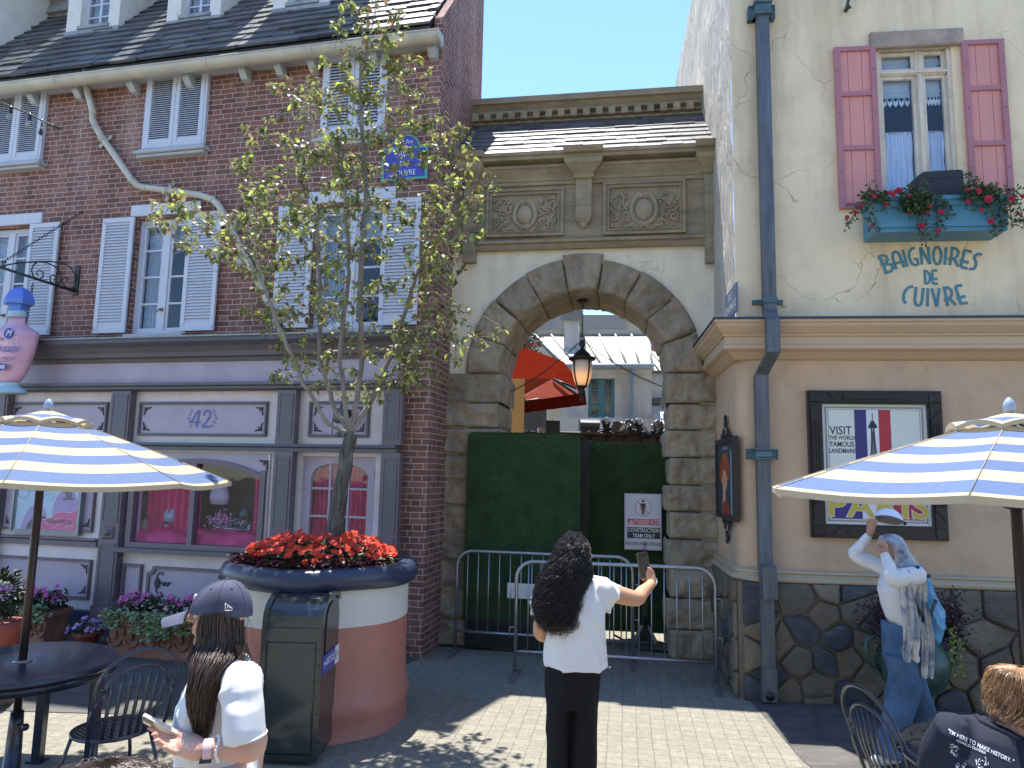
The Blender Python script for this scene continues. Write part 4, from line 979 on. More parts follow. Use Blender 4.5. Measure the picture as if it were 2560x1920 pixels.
def carved(l,t,r,b):
 x0,x1,z0,z1=FG.rect(l,t,r,b,-.09);m=MB();y=-.075
 m.frame(x0,x1,z0,z1,.025,-.12,-.068);m.frame(x0+.025,x1-.025,z0+.025,z1-.025,.03,-.095,-.068);m.frame(x0+.055,x1-.055,z0+.055,z1-.055,.012,-.11,-.068)
 m.box(x0+.06,x1-.06,-.074,-.068,z0+.06,z1-.06)
 pn=obj('carved_panel',m,M_ENT,GW)
 cx,cz=(x0+x1)/2,(z0+z1)/2;H=(z1-z0)-.15;W=(x1-x0)-.15;m=MB()
 def T(pts,r0,fl=1):m.tube([(cx+a*H,y-.012,cz+b*H)for a,b in pts],r0,7)
 rim=[(.30*sin(t_)*(1-.12*cos(t_)),.40*cos(t_))for t_ in[k*2*pi/28 for k in range(29)]]
 rim=[(a,b-(.08*math.exp(-(a/.09)**2)if b>0 else 0))for a,b in rim]
 T(rim,.021);T([(a*.84,b*.84)for a,b in rim],.010)
 m.ell((cx,y,cz-.02),(.22*H,.05,.26*H),20,12)
 for sx in(-1,1):
  T([(sx*a,b)for a,b in spiral(.10,.36,.06,.015,180,1.2,12)],.011);T([(sx*a,b)for a,b in spiral(.08,-.40,.06,.015,100,1.1,12)],.011)
  for(ax_,az_,r0,tn,a0)in((.58,.12,.17,1.6,200),(.50,-.24,.13,-1.5,60),(.82,.22,.13,1.5,150),(.84,-.22,.14,-1.5,190),(.44,.34,.09,1.4,-20)):
   if ax_*H>W/2-.04:ax_=(W/2-.06)/H
   T([(sx*a,b)for a,b in spiral(ax_,az_,r0,.02,a0,tn,18)],.010)
  for(ax_,az_)in((.60,.13),(.84,.21)):
   for k in range(6):
    an=k*pi/3;m.ell((cx+sx*ax_*H+.024*cos(an),y-.012,cz+az_*H+.024*sin(an)),(.014,.016,.014),7,5)
   m.ell((cx+sx*ax_*H,y-.02,cz+az_*H),(.012,.014,.012),7,5)
  for k in range(26):
   ax_,az_=ru(.36,W/2/H-.03),ru(-.45,.45);an=ru(0,3);L=ru(.03,.055)
   m.tube([(cx+sx*(ax_*H)+cos(an)*q*L,y-.004-.012*(1-q*q),cz+az_*H+sin(an)*q*L)for q in(-1,-.5,0,.5,1)],[.003,.010,.013,.010,.003],6)
 m.tube([(cx+a*H,y-.01,cz-.47*H+.02*cos(a*18))for a in[q/10 for q in range(-9,10)]],.009,6)
 obj('relief',m,M_ENTP,pn)
carved(1218,478,1408,589);carved(1509,458,1714,582)
ys0,ys1=-.22,.66
zs0=zt+.02;zs1=FG.z(1500,302,ys1)
sl_=math.atan2(zs1-zs0,ys1-ys0);LS=math.hypot(ys1-ys0,zs1-zs0)
def gp(x,s,n=0.0):return(x,ys0+s*cos(sl_)-n*sin(sl_),zs0+s*sin(sl_)+n*cos(sl_))
m=MB();m.add([gp(GX0,0,-.02),gp(GX1,0,-.02),gp(GX1,LS,-.02),gp(GX0,LS,-.02)],[(0,1,2,3)]);slates(m,GX0,GX1,LS-.05,LS/7.5,.27,gp,th=.012,jit=.12)
obj('slates',m,M_SLATE2,GW)
yc=.52;zc1=FG.z(1500,228,yc);zc0=FG.z(1500,266,yc+.05)
zd0,zd1=FG.z(1500,291,ys1-.05),FG.z(1500,272,ys1-.05)
m=MB()
m.box(GX0,GX1,ys1,1.3,5.9,zc1-.02)
m.prism([(ys1,zc0-.02),(ys1-.06,zc0),(ys1-.06,zc0+.025),(yc+.09,zc0+.04),(yc+.05,zc0+.09),(yc+.02,zc0+.13),(yc+.02,zc1-.085),(yc,zc1-.08),(yc,zc1),(1.35,zc1+.03),(1.35,zc0)],GX0,GX1,ax='x')
m.prism([(ys1,zd0-.03),(ys1-.04,zd0-.025),(ys1-.04,zd0),(ys1,zd0+.002)],GX0,GX1,ax='x')
m.box(GX0,GX1,ys1-.035,ys1,(zd0+zd1)/2-.012,(zd0+zd1)/2+.012)
xd=FG.x(1725,262,ys1-.09);dw=(FG.x(1725,262,ys1-.09)-FG.x(1692,264,ys1-.09))
k=0
while xd-k*dw>GX0:
 c=xd-k*dw;m.box(c-dw*.26,c+dw*.26,ys1-.11,ys1+.0,zd0+.005,zd1+.01);k+=1
obj('cornice',m,M_ENT,GW)
# hanging lantern
yl=.32
LT=thing('hanging_lantern','black lantern with glowing amber glass hanging on a chain from the arch','lantern',FG.M)
c=FG.P(1455,940,yl);lx=c[0];ztop=ZC+sqrt(RI**2-(lx-XC)**2)-.03
K_=4.485
def lz(v):return FG.P(1455,740+v/K_,yl)[2]
def lr(px):return px/K_/FPX*(FG.w(lx,yl,3).y)*1.0
m=MB();m.lathe([(.07,0),(.065,-.015),(.02,-.03)],(lx,yl,ztop),18);obj('ceiling_rose',m,M_IRON,LT)
m=MB();chain(m,(lx,yl,ztop-.02),(lx,yl,lz(455)),.038,.004);m.T=None
m.tube([(lx+.028*cos(k*pi/8),yl,lz(478)+.028*sin(k*pi/8))for k in range(17)],.005,5);obj('chain',m,M_IRON,LT)
m=MB()
m.lathe([(lr(5),lz(500)),(lr(22),lz(515)),(lr(42),lz(548)),(lr(20),lz(570)),(lr(24),lz(595)),(lr(60),lz(620)),(lr(95),lz(655)),(lr(110),lz(690)),(lr(150),lz(690)),(lr(158),lz(700)),(lr(150),lz(718)),(lr(118),lz(728)),(lr(112),lz(728))],(lx,yl,0),28)
m.lathe([(lr(62),lz(1005)),(lr(66),lz(1015)),(lr(40),lz(1030)),(lr(26),lz(1045)),(lr(40),lz(1075)),(lr(38),lz(1100)),(lr(20),lz(1120)),(lr(24),lz(1150)),(lr(14),lz(1185)),(lr(3),lz(1205))],(lx,yl,0),20)
gp_=[(lr(112),lz(728)),(lr(116),lz(790)),(lr(110),lz(860)),(lr(95),lz(930)),(lr(70),lz(1000)),(lr(60),lz(1008))]
for k in range(4):
 a=RAD(45+90*k);m.tube([(lx+(r_+.004)*cos(a),yl+(r_+.004)*sin(a),z_)for r_,z_ in gp_],.011,6)
obj('housing',m,flat('bronze black',(.03,.024,.02),.4,metal=.3),LT)
mg,nt,b=_mk('amber lamp glass');co=COORD(nt);gr=nt.nodes.new('ShaderNodeTexGradient');gr.gradient_type='SPHERICAL'
mp=nt.nodes.new('ShaderNodeMapping');mp.inputs['Location'].default_value=(-lx/.2,-yl/.2,-lz(905)/.2);mp.inputs['Scale'].default_value=(5,5,5);nt.links.new(co,mp.inputs[0]);nt.links.new(mp.outputs[0],gr.inputs[0])
nt.links.new(MIX(nt,NOISE(nt,co,40,4),(.62,.47,.33),(.75,.6,.45)),b.inputs['Base Color'])
nt.links.new(RAMP(nt,gr.outputs[0],[(0.15,(.35,.2,.1)),(.6,(1.0,.42,.08)),(.9,(1,.55,.15))]),b.inputs['Emission Color']);nt.links.new(RAMP(nt,gr.outputs[0],[(.1,0.03),(.7,.5)]),b.inputs['Emission Strength']);b.inputs['Roughness'].default_value=.3
m=MB();m.lathe(gp_,(lx,yl,0),28);obj('glass',m,mg,LT)
for(ex,ey)in((1684,968),(1330,946)):
 a=Vector((lx,yl,lz(490)));e=FG.P(ex,ey,.5 if ex>1500 else .5)
 if ex<1500:e=Vector((XC-RI,.5,FG.z(1262,985,.5)))
 else:e=Vector((XC+RI-.02,.5,FG.z(1686,968,.5)))
 m=MB();chain(m,a,e,.034,.0032,sag=.06);obj('stay_chain',m,M_IRON,LT)
 # hedge panels, signs, base
M_TURF=mat('artificial turf',(.036,.08,.024),.9,var=.3,vs=5,bump=.8,bs_=160,dist=.01,isl=.5)
def turf(lab,x0,x1,z0,z1,y,dep):
 t_=thing('hedge_panel',lab,'hedge panel',FG.M,'artificial hedge panels closing the arch')
 m=MB();r_=.05
 out=[(x0,z0),(x1,z0),(x1,z1-r_),(x1-r_*.3,z1-r_*.3),(x1-r_,z1),(x0+r_,z1),(x0+r_*.3,z1-r_*.3),(x0,z1-r_)]
 m.prism(out,y,y+dep)
 n=26000
 for _ in range(n):
  if rnd()<.72:p=Vector((ru(x0,x1),y,ru(z0,z1)));d=Vector((ru(-.5,.5),-1,ru(-.3,.7)))
  else:
   q=rnd()
   if q<.6:p=Vector((ru(x0+.02,x1-.02),y+ru(0,dep),z1));d=Vector((ru(-.5,.5),ru(-.6,.3),1))
   elif q<.8:p=Vector((x1,y+ru(0,dep),ru(z0,z1)));d=Vector((1,ru(-.6,.3),ru(-.2,.6)))
   else:p=Vector((x0,y+ru(0,dep),ru(z0,z1)));d=Vector((-1,ru(-.6,.3),ru(-.2,.6)))
  d.normalize();L=ru(.014,.028);s_=Vector((ru(-1,1),ru(-1,1),ru(-1,1))).cross(d)
  if s_.length<.1:continue
  s_=s_.normalized()*.0022;e=p+d*L;m.add([p-s_,p+s_,e],[(0,1,2)])
 obj('turf',m,M_TURF,t_,recalc=False);return t_
hy=-.20
h1=FG.rect(1171,1081,1448,1500,hy);zb1=FG.z(1300,1552,hy)
A_=turf('wide dark artificial hedge panel on the left, taller than its neighbour',h1[0],h1[1],zb1,FG.z(1300,1085,hy),hy,.10)
hy2=.50
h2=FG.rect(1474,1106,1688,1500,hy2);B_=turf('artificial hedge panel on the right with a sunlit top and the access sign',h2[0],FG.x(1692,1300,hy2),FG.z(1600,1581,hy2),FG.z(1600,1110,hy2),hy2,.26)
m=MB();m.box(h1[0]+.02,h1[1]-.02,hy+.004,hy+.12,.03,zb1-.002);obj('base_board',m,M_BLACK,A_)
m=MB();m.box(h2[0],XC+RI-.03,hy2+.05,hy2+.2,.62,FG.z(1600,1581,hy2));obj('base_board',m,M_BLACK,B_)
m=MB();m.box(h1[1]-.1,h2[0]+.05,hy2+.02,hy2+.06,.3,FG.z(1460,1100,hy2));tag(obj('black_screen',m,M_BLACK,None),'narrow black screen filling the gap between the two hedge panels','screen').matrix_world=FG.M
ST=thing('panel_stand','black flared stand with splayed feet propping the right hedge panel','stand',FG.M)
p=FG.P(1612,1600,.42);zb_=0
m=MB();cx,cy=p[0],.42
for sg in(-1,1):m.prism([(cx+sg*.02,FG.z(1612,1562,.42)),(cx+sg*.05,FG.z(1612,1562,.42)),(cx+sg*.15,FG.z(1612,1602,.42)),(cx+sg*.11,FG.z(1612,1606,.42))],cy-.05,cy-.02)
obj('plate_edge',m,flat('grey steel edge',(.3,.3,.28),.5,metal=.5),ST)
m=MB();m.prism([(cx-.03,FG.z(1612,1564,.42)),(cx+.03,FG.z(1612,1564,.42)),(cx+.12,FG.z(1612,1602,.42)),(cx-.12,FG.z(1612,1602,.42))],cy-.04,cy+.02);m.box(cx-.03,cx+.03,cy,cy+.06,.1,1.2)
obj('cone_plate',m,M_BLACK,ST)
m=MB();m.tube([(cx-.45,cy-.1,.06),(cx,cy-.0,.10),(cx+.3,cy+.05,.03)],.012,6);m.tube([(cx,cy,.34),(cx+.06,cy-.25,.012)],.014,6);m.tube([(cx-.35,cy-.2,.16),(cx-.05,cy-.2,.02),(cx+.4,cy-.25,.012)],.012,6);obj('foot',m,M_BLACK,ST)
sx0,sx1,sz0,sz1=FG.rect(1561,1233,1655,1377,.42);ys=.42
SGN=thing('access_sign','white access sign with a crossed out figure on the right hedge panel','sign',FG.M)
W,H=sx1-sx0,sz1-sz0;PX=lambda u:sx0+W*(u-1525)/325;PZ=lambda v:sz1-H*(v-1012)/500
m=MB();m.bbox(sx0,sx1,ys,ys+.012,sz0,sz1,.004);m.box(sx0+W*.46,sx0+W*.54,ys,ys+.05,sz1-.0,sz1+.035,1)
yy=ys-.002
obj('plate',m,[flat('sign white',(.66,.66,.67),.4),M_BLACK],SGN)
RED=flat('sign red',(.55,.03,.05),.4);m=MB()
L_=.008
for a in(L_,):m.frame(sx0+a,sx1-a,sz0+a,sz1-a,.003,yy-.0002,yy+.001,1)
cx,cz=PX(1688),PZ(1135);rr=W*.215
man=[(-8,-28),(8,-28),(20,-24),(24,-14),(24,22),(17,22),(16,-8),(14,-8),(13,70),(2,70),(1,26),(-1,26),(-2,70),(-13,70),(-14,-8),(-16,-8),(-17,22),(-24,22),(-24,-14),(-20,-24)]
s_=W/325
m.face([(cx+a*s_,yy,cz-(b-8)*s_)for a,b in man],0);m.face([(cx+11*s_*cos(k*pi/8),yy,cz+(55+11*sin(k*pi/8))*s_)for k in range(16)],0)
ribbon(m,[(cx+rr*cos(k*pi/20),cz+rr*1.12*sin(k*pi/20))for k in range(41)],.005,yy-.001,1);ribbon(m,[(cx-rr*.7,cz+rr*.8),(cx+rr*.7,cz-rr*.8)],.006,yy-.0015,1)
m.face([(PX(1555),yy,PZ(1288)),(PX(1828),yy,PZ(1288)),(PX(1828),yy,PZ(1238)),(PX(1555),yy,PZ(1238))],1)
m.face([(PX(1550),yy,PZ(1410)),(PX(1836),yy,PZ(1410)),(PX(1836),yy,PZ(1313)),(PX(1550),yy,PZ(1313))],0)
m.face([(PX(1563),yy-.001,PZ(1281)),(PX(1597),yy-.001,PZ(1281)),(PX(1580),yy-.001,PZ(1245))],2);m.face([(PX(1577),yy-.002,PZ(1275)),(PX(1583),yy-.002,PZ(1275)),(PX(1583),yy-.002,PZ(1257)),(PX(1577),yy-.002,PZ(1257))],1)
fs=lambda px:px*s_/.72
put_text(m,'AUTHORIZED ACCESS',PX(1712),yy-.001,PZ(1264),fs(36),2,sx=.52,bold=.0005)
put_text(m,'CONSTRUCTION',PX(1693),yy-.001,PZ(1339),fs(34),2,sx=.74,bold=.0008);put_text(m,'TEAM ONLY',PX(1693),yy-.001,PZ(1387),fs(34),2,sx=.74,bold=.0008)
put_text(m,'AREA UNDER 24 HOUR SURVEILANCE',PX(1693),yy-.001,PZ(1458),fs(30),0,sx=.44,bold=.0004)
obj('print',m,[flat('sign black',(.02,.02,.022),.4),RED,flat('sign letter white',(.8,.8,.8),.4)],SGN,recalc=False)
# crowd barriers
M_GALV=mat('galvanised steel',(.36,.37,.38),.38,metal=.85,var=.15,vs=12)
def barrier(lab,A,B,hooks=1):
 """A, B: ground points of the two legs"""
 A,B=Vector(A),Vector(B);L=(B-A).length;rz=atan2(B.y-A.y,B.x-A.x)
 t_=thing('crowd_barrier',lab,'barrier',None,'steel crowd barriers in front of the arch',(A.x,A.y,0),rz)
 H,r_,R2=1.10,.0185,.17;m=MB()
 pts=[(0,0,.02),(0,0,H-R2)]+[(R2-R2*cos(RAD(a)),0,H-R2+R2*sin(RAD(a)))for a in range(15,91,15)]+[(L-R2+R2*sin(RAD(a)),0,H-R2+R2*cos(RAD(a)))for a in range(0,91,15)]+[(L,0,.02)]
 m.tube(pts,r_,10);m.tube([(0,0,.235),(L,0,.235)],r_*.9,8);obj('frame',m,M_GALV,t_)
 n=int(L/.117)
 for k in range(1,n):
  x=L*k/n;zt_=H if R2<x<L-R2 else H-R2+sqrt(max(0,R2**2-(R2-min(x,L-x))**2))
  mm=MB();mm.tube([(x,0,.235),(x,0,zt_)],.0065,6);obj('bar',mm,M_GALV,t_)
 for x in(0,L):
  mm=MB();mm.add([(x-.03,-.26,.004),(x+.03,-.26,.004),(x+.03,.26,.004),(x-.03,.26,.004),(x-.022,-.02,.035),(x+.022,-.02,.035),(x+.022,.02,.035),(x-.022,.02,.035)],[(0,1,5,4),(1,2,6,5),(2,3,7,6),(3,0,4,7),(4,5,6,7),(3,2,1,0)]);obj('foot',mm,M_GALV,t_)
 for sx,x in((-1,0),(1,L)):
  for z in(.36,.72):
   mm=MB();mm.tube([(x,0,z+.1),(x+sx*.055,0,z+.1),(x+sx*.06,0,z+.09),(x+sx*.06,0,z)],.006,6);obj('hook',mm,M_GALV,t_)
 return t_
a1,b1=gnd(1287,1690),gnd(1792,1722);a2,b2=gnd(1137,1632),gnd(1582,1663)
barrier('front crowd barrier, just behind the woman with the raised phone',a1,b1)
t_=barrier('rear crowd barrier against the left hedge panel, overlapped by the front one',a2,b2)
L=(b2-a2).length;m=MB();m.box(L*.30,L*.46,-.03,-.02,.62,.78);obj('plate',m,flat('pale plate',(.5,.52,.5),.4),t_)
# yard seen through the arch
M_OLDW=stucco_mat('old white render',(0.62,0.60,0.55),crack=0.2,stain=(0.33,0.26,0.19))
M_CREAMR=mat('cream standing seam metal',(.42,.41,.33),.5,var=.05)
M_TEAL=mat('teal paint',(.07,.22,.24),.5,var=.1)
M_GREYC=mat('grey stone trim',(.24,.24,.215),.8,var=.08)
M_RED=mat('dark red canvas',(.10,.010,.005),1.0,spec=0.0,var=.1,vs=8,bump=.2,bs_=200,trans=.1)
M_ORB=mat('orange brick',(.42,.13,.06),.85,var=.25,vs=14,bump=.4)
M_TANP=stucco_mat('tan board',(.52,.33,.14),crack=0,stain=(.38,.2,.08))
F2=Fr(0.0,16.5,7.0)
WH=thing('white_house','old white house with pale standing seam roof and one teal window, seen through the arch','house',F2.M)
K4=4.485
def q(u,v):return 1240+u/K4,740+v/K4
def R2(u0,v0,u1,v1,y=0.0):
 a=q(u0,v0);b=q(u1,v1);return F2.rect(a[0],a[1],b[0],b[1],y)
wx0,wx1,wz0,wz1=R2(1035,905,1330,1365)
hx0,hx1=F2.x(*q(735,1200)),F2.x(*q(1745,1100));hz1=F2.z(*q(1300,800))
m=MB();m.holes(hx0,hx1,0,hz1,[(wx0,wx1,wz0,wz1)],0,.14);m.face([(hx1,0,0),(hx1,4,0),(hx1,4,hz1),(hx1,0,hz1)]);m.face([(hx0,0,0),(hx0,4,0),(hx0,4,hz1),(hx0,0,hz1)])
bz=F2.z(*q(1300,1375));m.box(hx0-.15,hx1+.05,-.1,0,0,bz)
m.prism([(0,hz1),(-.16,hz1),(-.16,hz1-.08),(-.08,hz1-.14),(-.08,hz1-.2),(-.03,hz1-.26),(0,hz1-.26)],hx0,hx1,ax='x')
obj('wall',m,M_OLDW,WH)
m=MB();m.frame(wx0,wx1,wz0,wz1,.07,.03,.1);cx=(wx0+wx1)/2;m.box(cx-.07,cx+.07,.03,.1,wz0+.07,wz1-.07)
for k in(1,2):zz=wz0+(wz1-wz0)*k/3;m.box(wx0+.07,wx1-.07,.05,.09,zz-.02,zz+.02)
wv=obj('window',m,M_TEAL,WH);m=MB();m.box(wx0,wx1,.075,.08,wz0,wz1);obj('pane',m,M_GLASS,wv)
m=MB();drape(m,wx0,cx-.02,wz0,wz1,.16,6,.02);drape(m,cx+.02,wx1,wz0,wz1,.16,6,.02);m.box(wx0,wx1,.25,.26,wz0,wz1);obj('curtain',m,mat('cream curtain',(.6,.56,.47),.9),wv)
ry1=1.5;rz1=F2.z(*q(1300,425),ry1);rxa,rxb=F2.x(*q(745,760),-.12),F2.x(*q(1748,760),-.12);rza=F2.z(*q(1300,768),-.12)
rta,rtb=F2.x(*q(960,425),ry1),F2.x(*q(1700,425),ry1)
m=MB();m.add([(rxa,-.18,rza),(rxb,-.18,rza),(rtb,ry1,rz1),(rta-1.2,ry1,rz1),(rxa,-.18,rza-.08),(rxb,-.18,rza-.08),(rtb,ry1,rz1-.08),(rta-1.2,ry1,rz1-.08)],[(0,1,2,3),(4,5,6,7),(0,1,5,4),(1,2,6,5),(2,3,7,6)])
for k in range(8):
 f=k/7;a=Vector((rxb+(rxa-rxb)*f,-.18,rza));b=Vector((rtb+(rta-1.2-rtb)*f,ry1,rz1));m.tube([a+Vector((0,0,.02)),b+Vector((0,0,.02))],.03,4)
m.box(rta-1.2,rtb+.05,ry1-.06,ry1+.1,rz1-.02,rz1+.1)
obj('roof',m,M_CREAMR,WH)
m=MB()
for k in range(7):
 f=(k+.5)/7;a=rtb+(rta-1.2-rtb)*f;m.box(a-.33,a+.33,ry1-.16,ry1-.06,rz1-.15,rz1-.07)
obj('vent_strip',m,M_DARKG,WH)
m=MB();m.tube([(rxa,-.25,rza-.06),(rxb+.03,-.25,rza-.06)],.07,8);x=F2.x(*q(1530,1000),-.1);m.tube([(x,-.25,rza-.1),(x,-.12,rza-.35),(x,-.12,.5)],.055,8)
for z in(bz+.1,rza-.45):m.tube([(x,-.12,z),(x,-.12,z+.06)],.08,8)
obj('gutter',m,mat('grey blue metal',(.25,.30,.33),.5),WH)
cx0,cx1,cz0,cz1=R2(768,275,925,550,.7)
m=MB();m.box(cx0,cx1,.7,1.4,cz0-.9,cz1);ch=obj('chimney',m,M_OLDW,WH)
m=MB();m.box(cx0-.08,cx1+.08,.62,1.48,cz1,cz1+.28);obj('cap',m,M_GREYC,ch)
lx0,lx1=hx1+.003,F2.x(*q(2120,1000));lz1=F2.z(*q(1850,850),.4)
m=MB();m.box(lx0,lx1,.4,4,0,lz1);obj('wing',m,M_OLDW,WH)
m=MB();z2=F2.z(*q(1800,610),1.3);m.add([(lx0,.3,lz1+.02),(lx1,.3,lz1+.02),(lx1,1.3,z2),(lx0-.4,1.3,z2)],[(0,1,2,3)])
for k in range(5):f=k/4;m.tube([(lx0+(lx1-lx0)*f,.3,lz1+.03),(lx0-.3+(lx1-lx0)*f*.95,1.3,z2+.02)],.025,4)
obj('roof',m,M_CREAMR,WH);m=MB();z3=F2.z(*q(1900,1200),.1);z4=F2.z(*q(1900,1500),-.6);m.add([(lx0+.05,-.6,z4),(lx1,-.6,z4),(lx1,.35,z3),(lx0,.35,z3)],[(0,1,2,3)]);m.tube([(lx0+.6,-.6,z4+.02),(lx0+.5,.35,z3+.02)],.025,4)
obj('roof',m,M_CREAMR,WH)
m=MB();m.box(lx0,lx1,.3,.42,lz1-.04,lz1+.0);m.box(F2.x(*q(1935,1000),.35),F2.x(*q(1955,1000),.35),.3,.38,z3,lz1);m.box(lx0,lx1,.25,.34,z3,z3+.14);obj('trim',m,M_DARKG,WH)
# grey corniced building far behind
F3=Fr(0.0,26.0,4.0)
GB=thing('grey_building','grey building with a bracketed classical cornice behind the white house','building',F3.M)
tz=F3.z(*q(1200,245));gx1=F3.x(*q(1445,300));gx0=F3.x(*q(300,300))-2
m=MB();m.box(gx0,gx1,.0,5,0,tz-.3);zb_=F3.z(*q(1200,425));z5=F3.z(*q(700,480))
m.prism([(0,tz),(-.5,tz),(-.5,tz-.5),(-.35,tz-.8),(-.1,tz-.85),(0,tz-.9)],gx0,gx1,ax='x');m.prism([(0,z5),(-.25,z5),(-.25,z5-.2),(-.1,z5-.4),(0,z5-.4)],gx0,gx1,ax='x')
obj('wall',m,M_GREYC,GB)
for u in(425,550,660,735,985,1165,1205,1395,1440,300):
 x=F3.x(*q(u,350),-.2);m=MB();m.prism([(-.01,z5+.1),(-.01,tz-.9),(-.42,tz-.9),(-.42,tz-1.1),(-.2,z5+.5),(-.12,z5+.1)],x-.16,x+.16,ax='x');obj('bracket',m,mat('grey stone light',(.42,.42,.39),.8),GB)
m=MB()
x=gx0
while x<gx1-.1:m.box(x,x+.16,-.2,-.001,tz-1.12,tz-.92);x+=.34
x=gx0
while x<gx1-.1:m.box(x,x+.14,-.22,-.001,z5-.66,z5-.45);x+=.34
obj('dentils',m,M_GREYC,GB)
m=MB();m.box(gx1-.3,gx1+.55,-.25,3,0,tz-.1);obj('quoins',m,mat('tan quoin',(.5,.4,.26),.8),GB)
m=MB();m.box(gx1+.55,gx1+7,-.1,4,0,tz-.4);
for k in range(60):m.box(gx1+.55,gx1+7,-.11-.002,-.1,tz-.4-.16*k-.015,tz-.4-.16*k)
tag(obj('white_brick_building',m,mat('white painted brick',(.6,.62,.62),.8),None),'pale painted brick building at the far right of the view through the arch','building').matrix_world=F3.M
F4=Fr(-1.2,21.0,4.0)
ob=R2(0,0,1,1);z6=F4.z(*q(650,525));x1=F4.x(*q(765,560));x0=F4.x(*q(200,560));z7=F4.z(*q(650,600))
OB=thing('orange_brick_house','low orange brick house with a tan ledge under the grey cornice','house',F4.M)
m=MB();m.box(x0,x1+1,0,3,z7-0.1,z6)
for k in range(14):m.box(x0,x1+1,-.012,-.001,z7+(z6-z7)*k/14,z7+(z6-z7)*(k+.2)/14)
obj('wall',m,M_ORB,OB)
m=MB();m.box(x0,x1+1,-.35,3,z7-2.2,z7-.1);m.prism([(0,z7),(-.45,z7),(-.5,z7-.3),(-.3,z7-.7),(0,z7-.7)],x0,x1+1,ax='x');obj('ledge',m,mat('tan ledge',(.5,.42,.3),.8),OB)
m=MB();m.box(F4.x(*q(822,200),6),F4.x(*q(893,200),6),6,6.5,3,F4.z(*q(850,90),6));obj('chimney',m,M_ORB,OB)
m=MB();m.box(F4.x(*q(1720,570),3.5),F4.x(*q(1840,570),3.5),3.5,4,3,F4.z(*q(1780,560),3.5));obj('wing',m,M_ORB,OB)
for u,v,lab in((490,480,'larger black spotlight on the far brick ledge, the left one'),(680,475,'smaller black spotlight on the far brick ledge nearer the chimney')):
 p=F4.P(*q(u,v),-.3);s_=.34 if u<600 else .2
 t_=thing('spotlight',lab,'spotlight',F4.M@Matrix.Translation((p[0],-.3,p[2])),'spotlights on the far brick ledge')
 m=MB();m.tube([(-s_,0,.12),(s_*.6,-.1,-.08)],[s_*.38,s_*.3],12);obj('lamp_housing',m,M_BLACK,t_);m=MB();m.tube([(0,0,0),(0,0,z7-p[2]-.1)],.03,6);m.tube([(-.15,0,-.1),(.15,0,-.14)],.03,6);obj('yoke',m,M_BLACK,t_)
 # red awning and tan column
F5=Fr(-1.0,11.5,-24)
AW=thing('red_awning','dark red canvas awning on a black frame inside the arch at the left','awning')
def A3(u,v,Y):return at(*q(u,v),Y)
P1,P2,P3,P4,P5=A3(240,545,12.3),A3(760,735,12.0),A3(1005,1110,10.6),A3(60,925,10.3),A3(60,700,11.6)
m=MB();L0=A3(-160,400,12.6)
m.face([L0,P2,A3(640,925,11.0),A3(-160,935,10.2)])
m.face([P2,A3(1000,1060,11.2),A3(1015,1225,11.2),A3(900,1030,11.1),A3(640,925,11.0)])
obj('canvas',m,M_RED,AW,recalc=False)
m=MB();m.face([A3(-160,935,10.2),A3(640,925,11.0),A3(925,1095,11.0),A3(200,1200,10.4),A3(-160,1240,10.3)]);obj('lining',m,mat('bright red lining',(.36,.05,.022),.8,trans=.4),AW,recalc=False)
m=MB()
va,vb=A3(150,1190,10.3),A3(1000,1085,11.2);wa,wb=A3(150,1330,10.3),A3(1015,1222,11.2)
m.grid(lambda u,v:(va.lerp(vb,u)).lerp(wa.lerp(wb,u),v)+Vector((0,-.03*sin(u*37+v*3)*v,0)),60,5);obj('valance',m,M_RED,AW,recalc=False)
m=MB()
for a_,b_ in(((400,925),(720,1120)),((640,930),(900,1100)),((325,1015),(545,1145)),((240,1100),(380,1170)),((645,930),(900,1035))):m.tube([A3(*a_,10.95),A3(*b_,10.9)],.018,6)
m.tube([A3(200,1195,10.35),A3(925,1098,11.15)],.018,6);obj('frame',m,M_BLACK,AW)
m=MB();a_=at(1240-10,1000,10.0);x0,x1=at(*q(85,1200),10.2).x,at(*q(318,1200),10.2).x;m.box(x0,x1,10.2,10.6,0,at(*q(200,925),10.2).z);m.box(x0-.6,x0+.12,10.3,10.7,0,at(*q(100,1290),10.2).z,1)
m.box(x0-.5,x0+.1,10.25,10.3,0,at(*q(100,1290),10.2).z,1)
tag(obj('tan_column',m,[M_TANP,mat('brown wood',(.12,.05,.03),.6)],None),'square tan column under the red awning','column')
m=MB();a_=at(*q(330,1290),14);b_=at(*q(740,1290),14);m.box(a_.x-3,b_.x-.3,14,14.4,0,a_.z+.5)
for i in range(8):
 for j in range(5):m.bbox(a_.x-.3+i*.62+(j%2)*.3,a_.x+.29+i*.62+(j%2)*.3,13.95,14.0,a_.z-1.4+j*.34,a_.z-1.08+j*.34,.02)if a_.x+.3+i*.62+.3<b_.x-.2 else None
tag(obj('stone_wall',m,stone_mat('dark yard stone',(.16,.155,.14)),None),'dark coursed stone wall behind the tan column','wall')
m=MB();c=A3(320,520,13.0)
for k in range(500):
 p=c+Vector((random.gauss(0,.14),random.gauss(0,.2),random.gauss(0,.22)));a=ru(0,6.28);d=Vector((cos(a),sin(a),ru(-.6,.6)))*.05;s_=Vector((-sin(a),cos(a),ru(-.5,.5)))*.022
 m.add([p-d,p+s_,p+d,p-s_],[(0,1,2,3)])
TS=thing('potted_shrub','small dark leafed shrub showing above the red awning at the arch edge','shrub');obj('foliage',m,mat('shrub leaf',(.05,.07,.025),.6,isl=.6),TS,recalc=False)
m=MB();m.tube([c+Vector((0,0,-1.5)),c],.03,6);obj('stem',m,mat('stem bark',(.12,.09,.06)),TS)
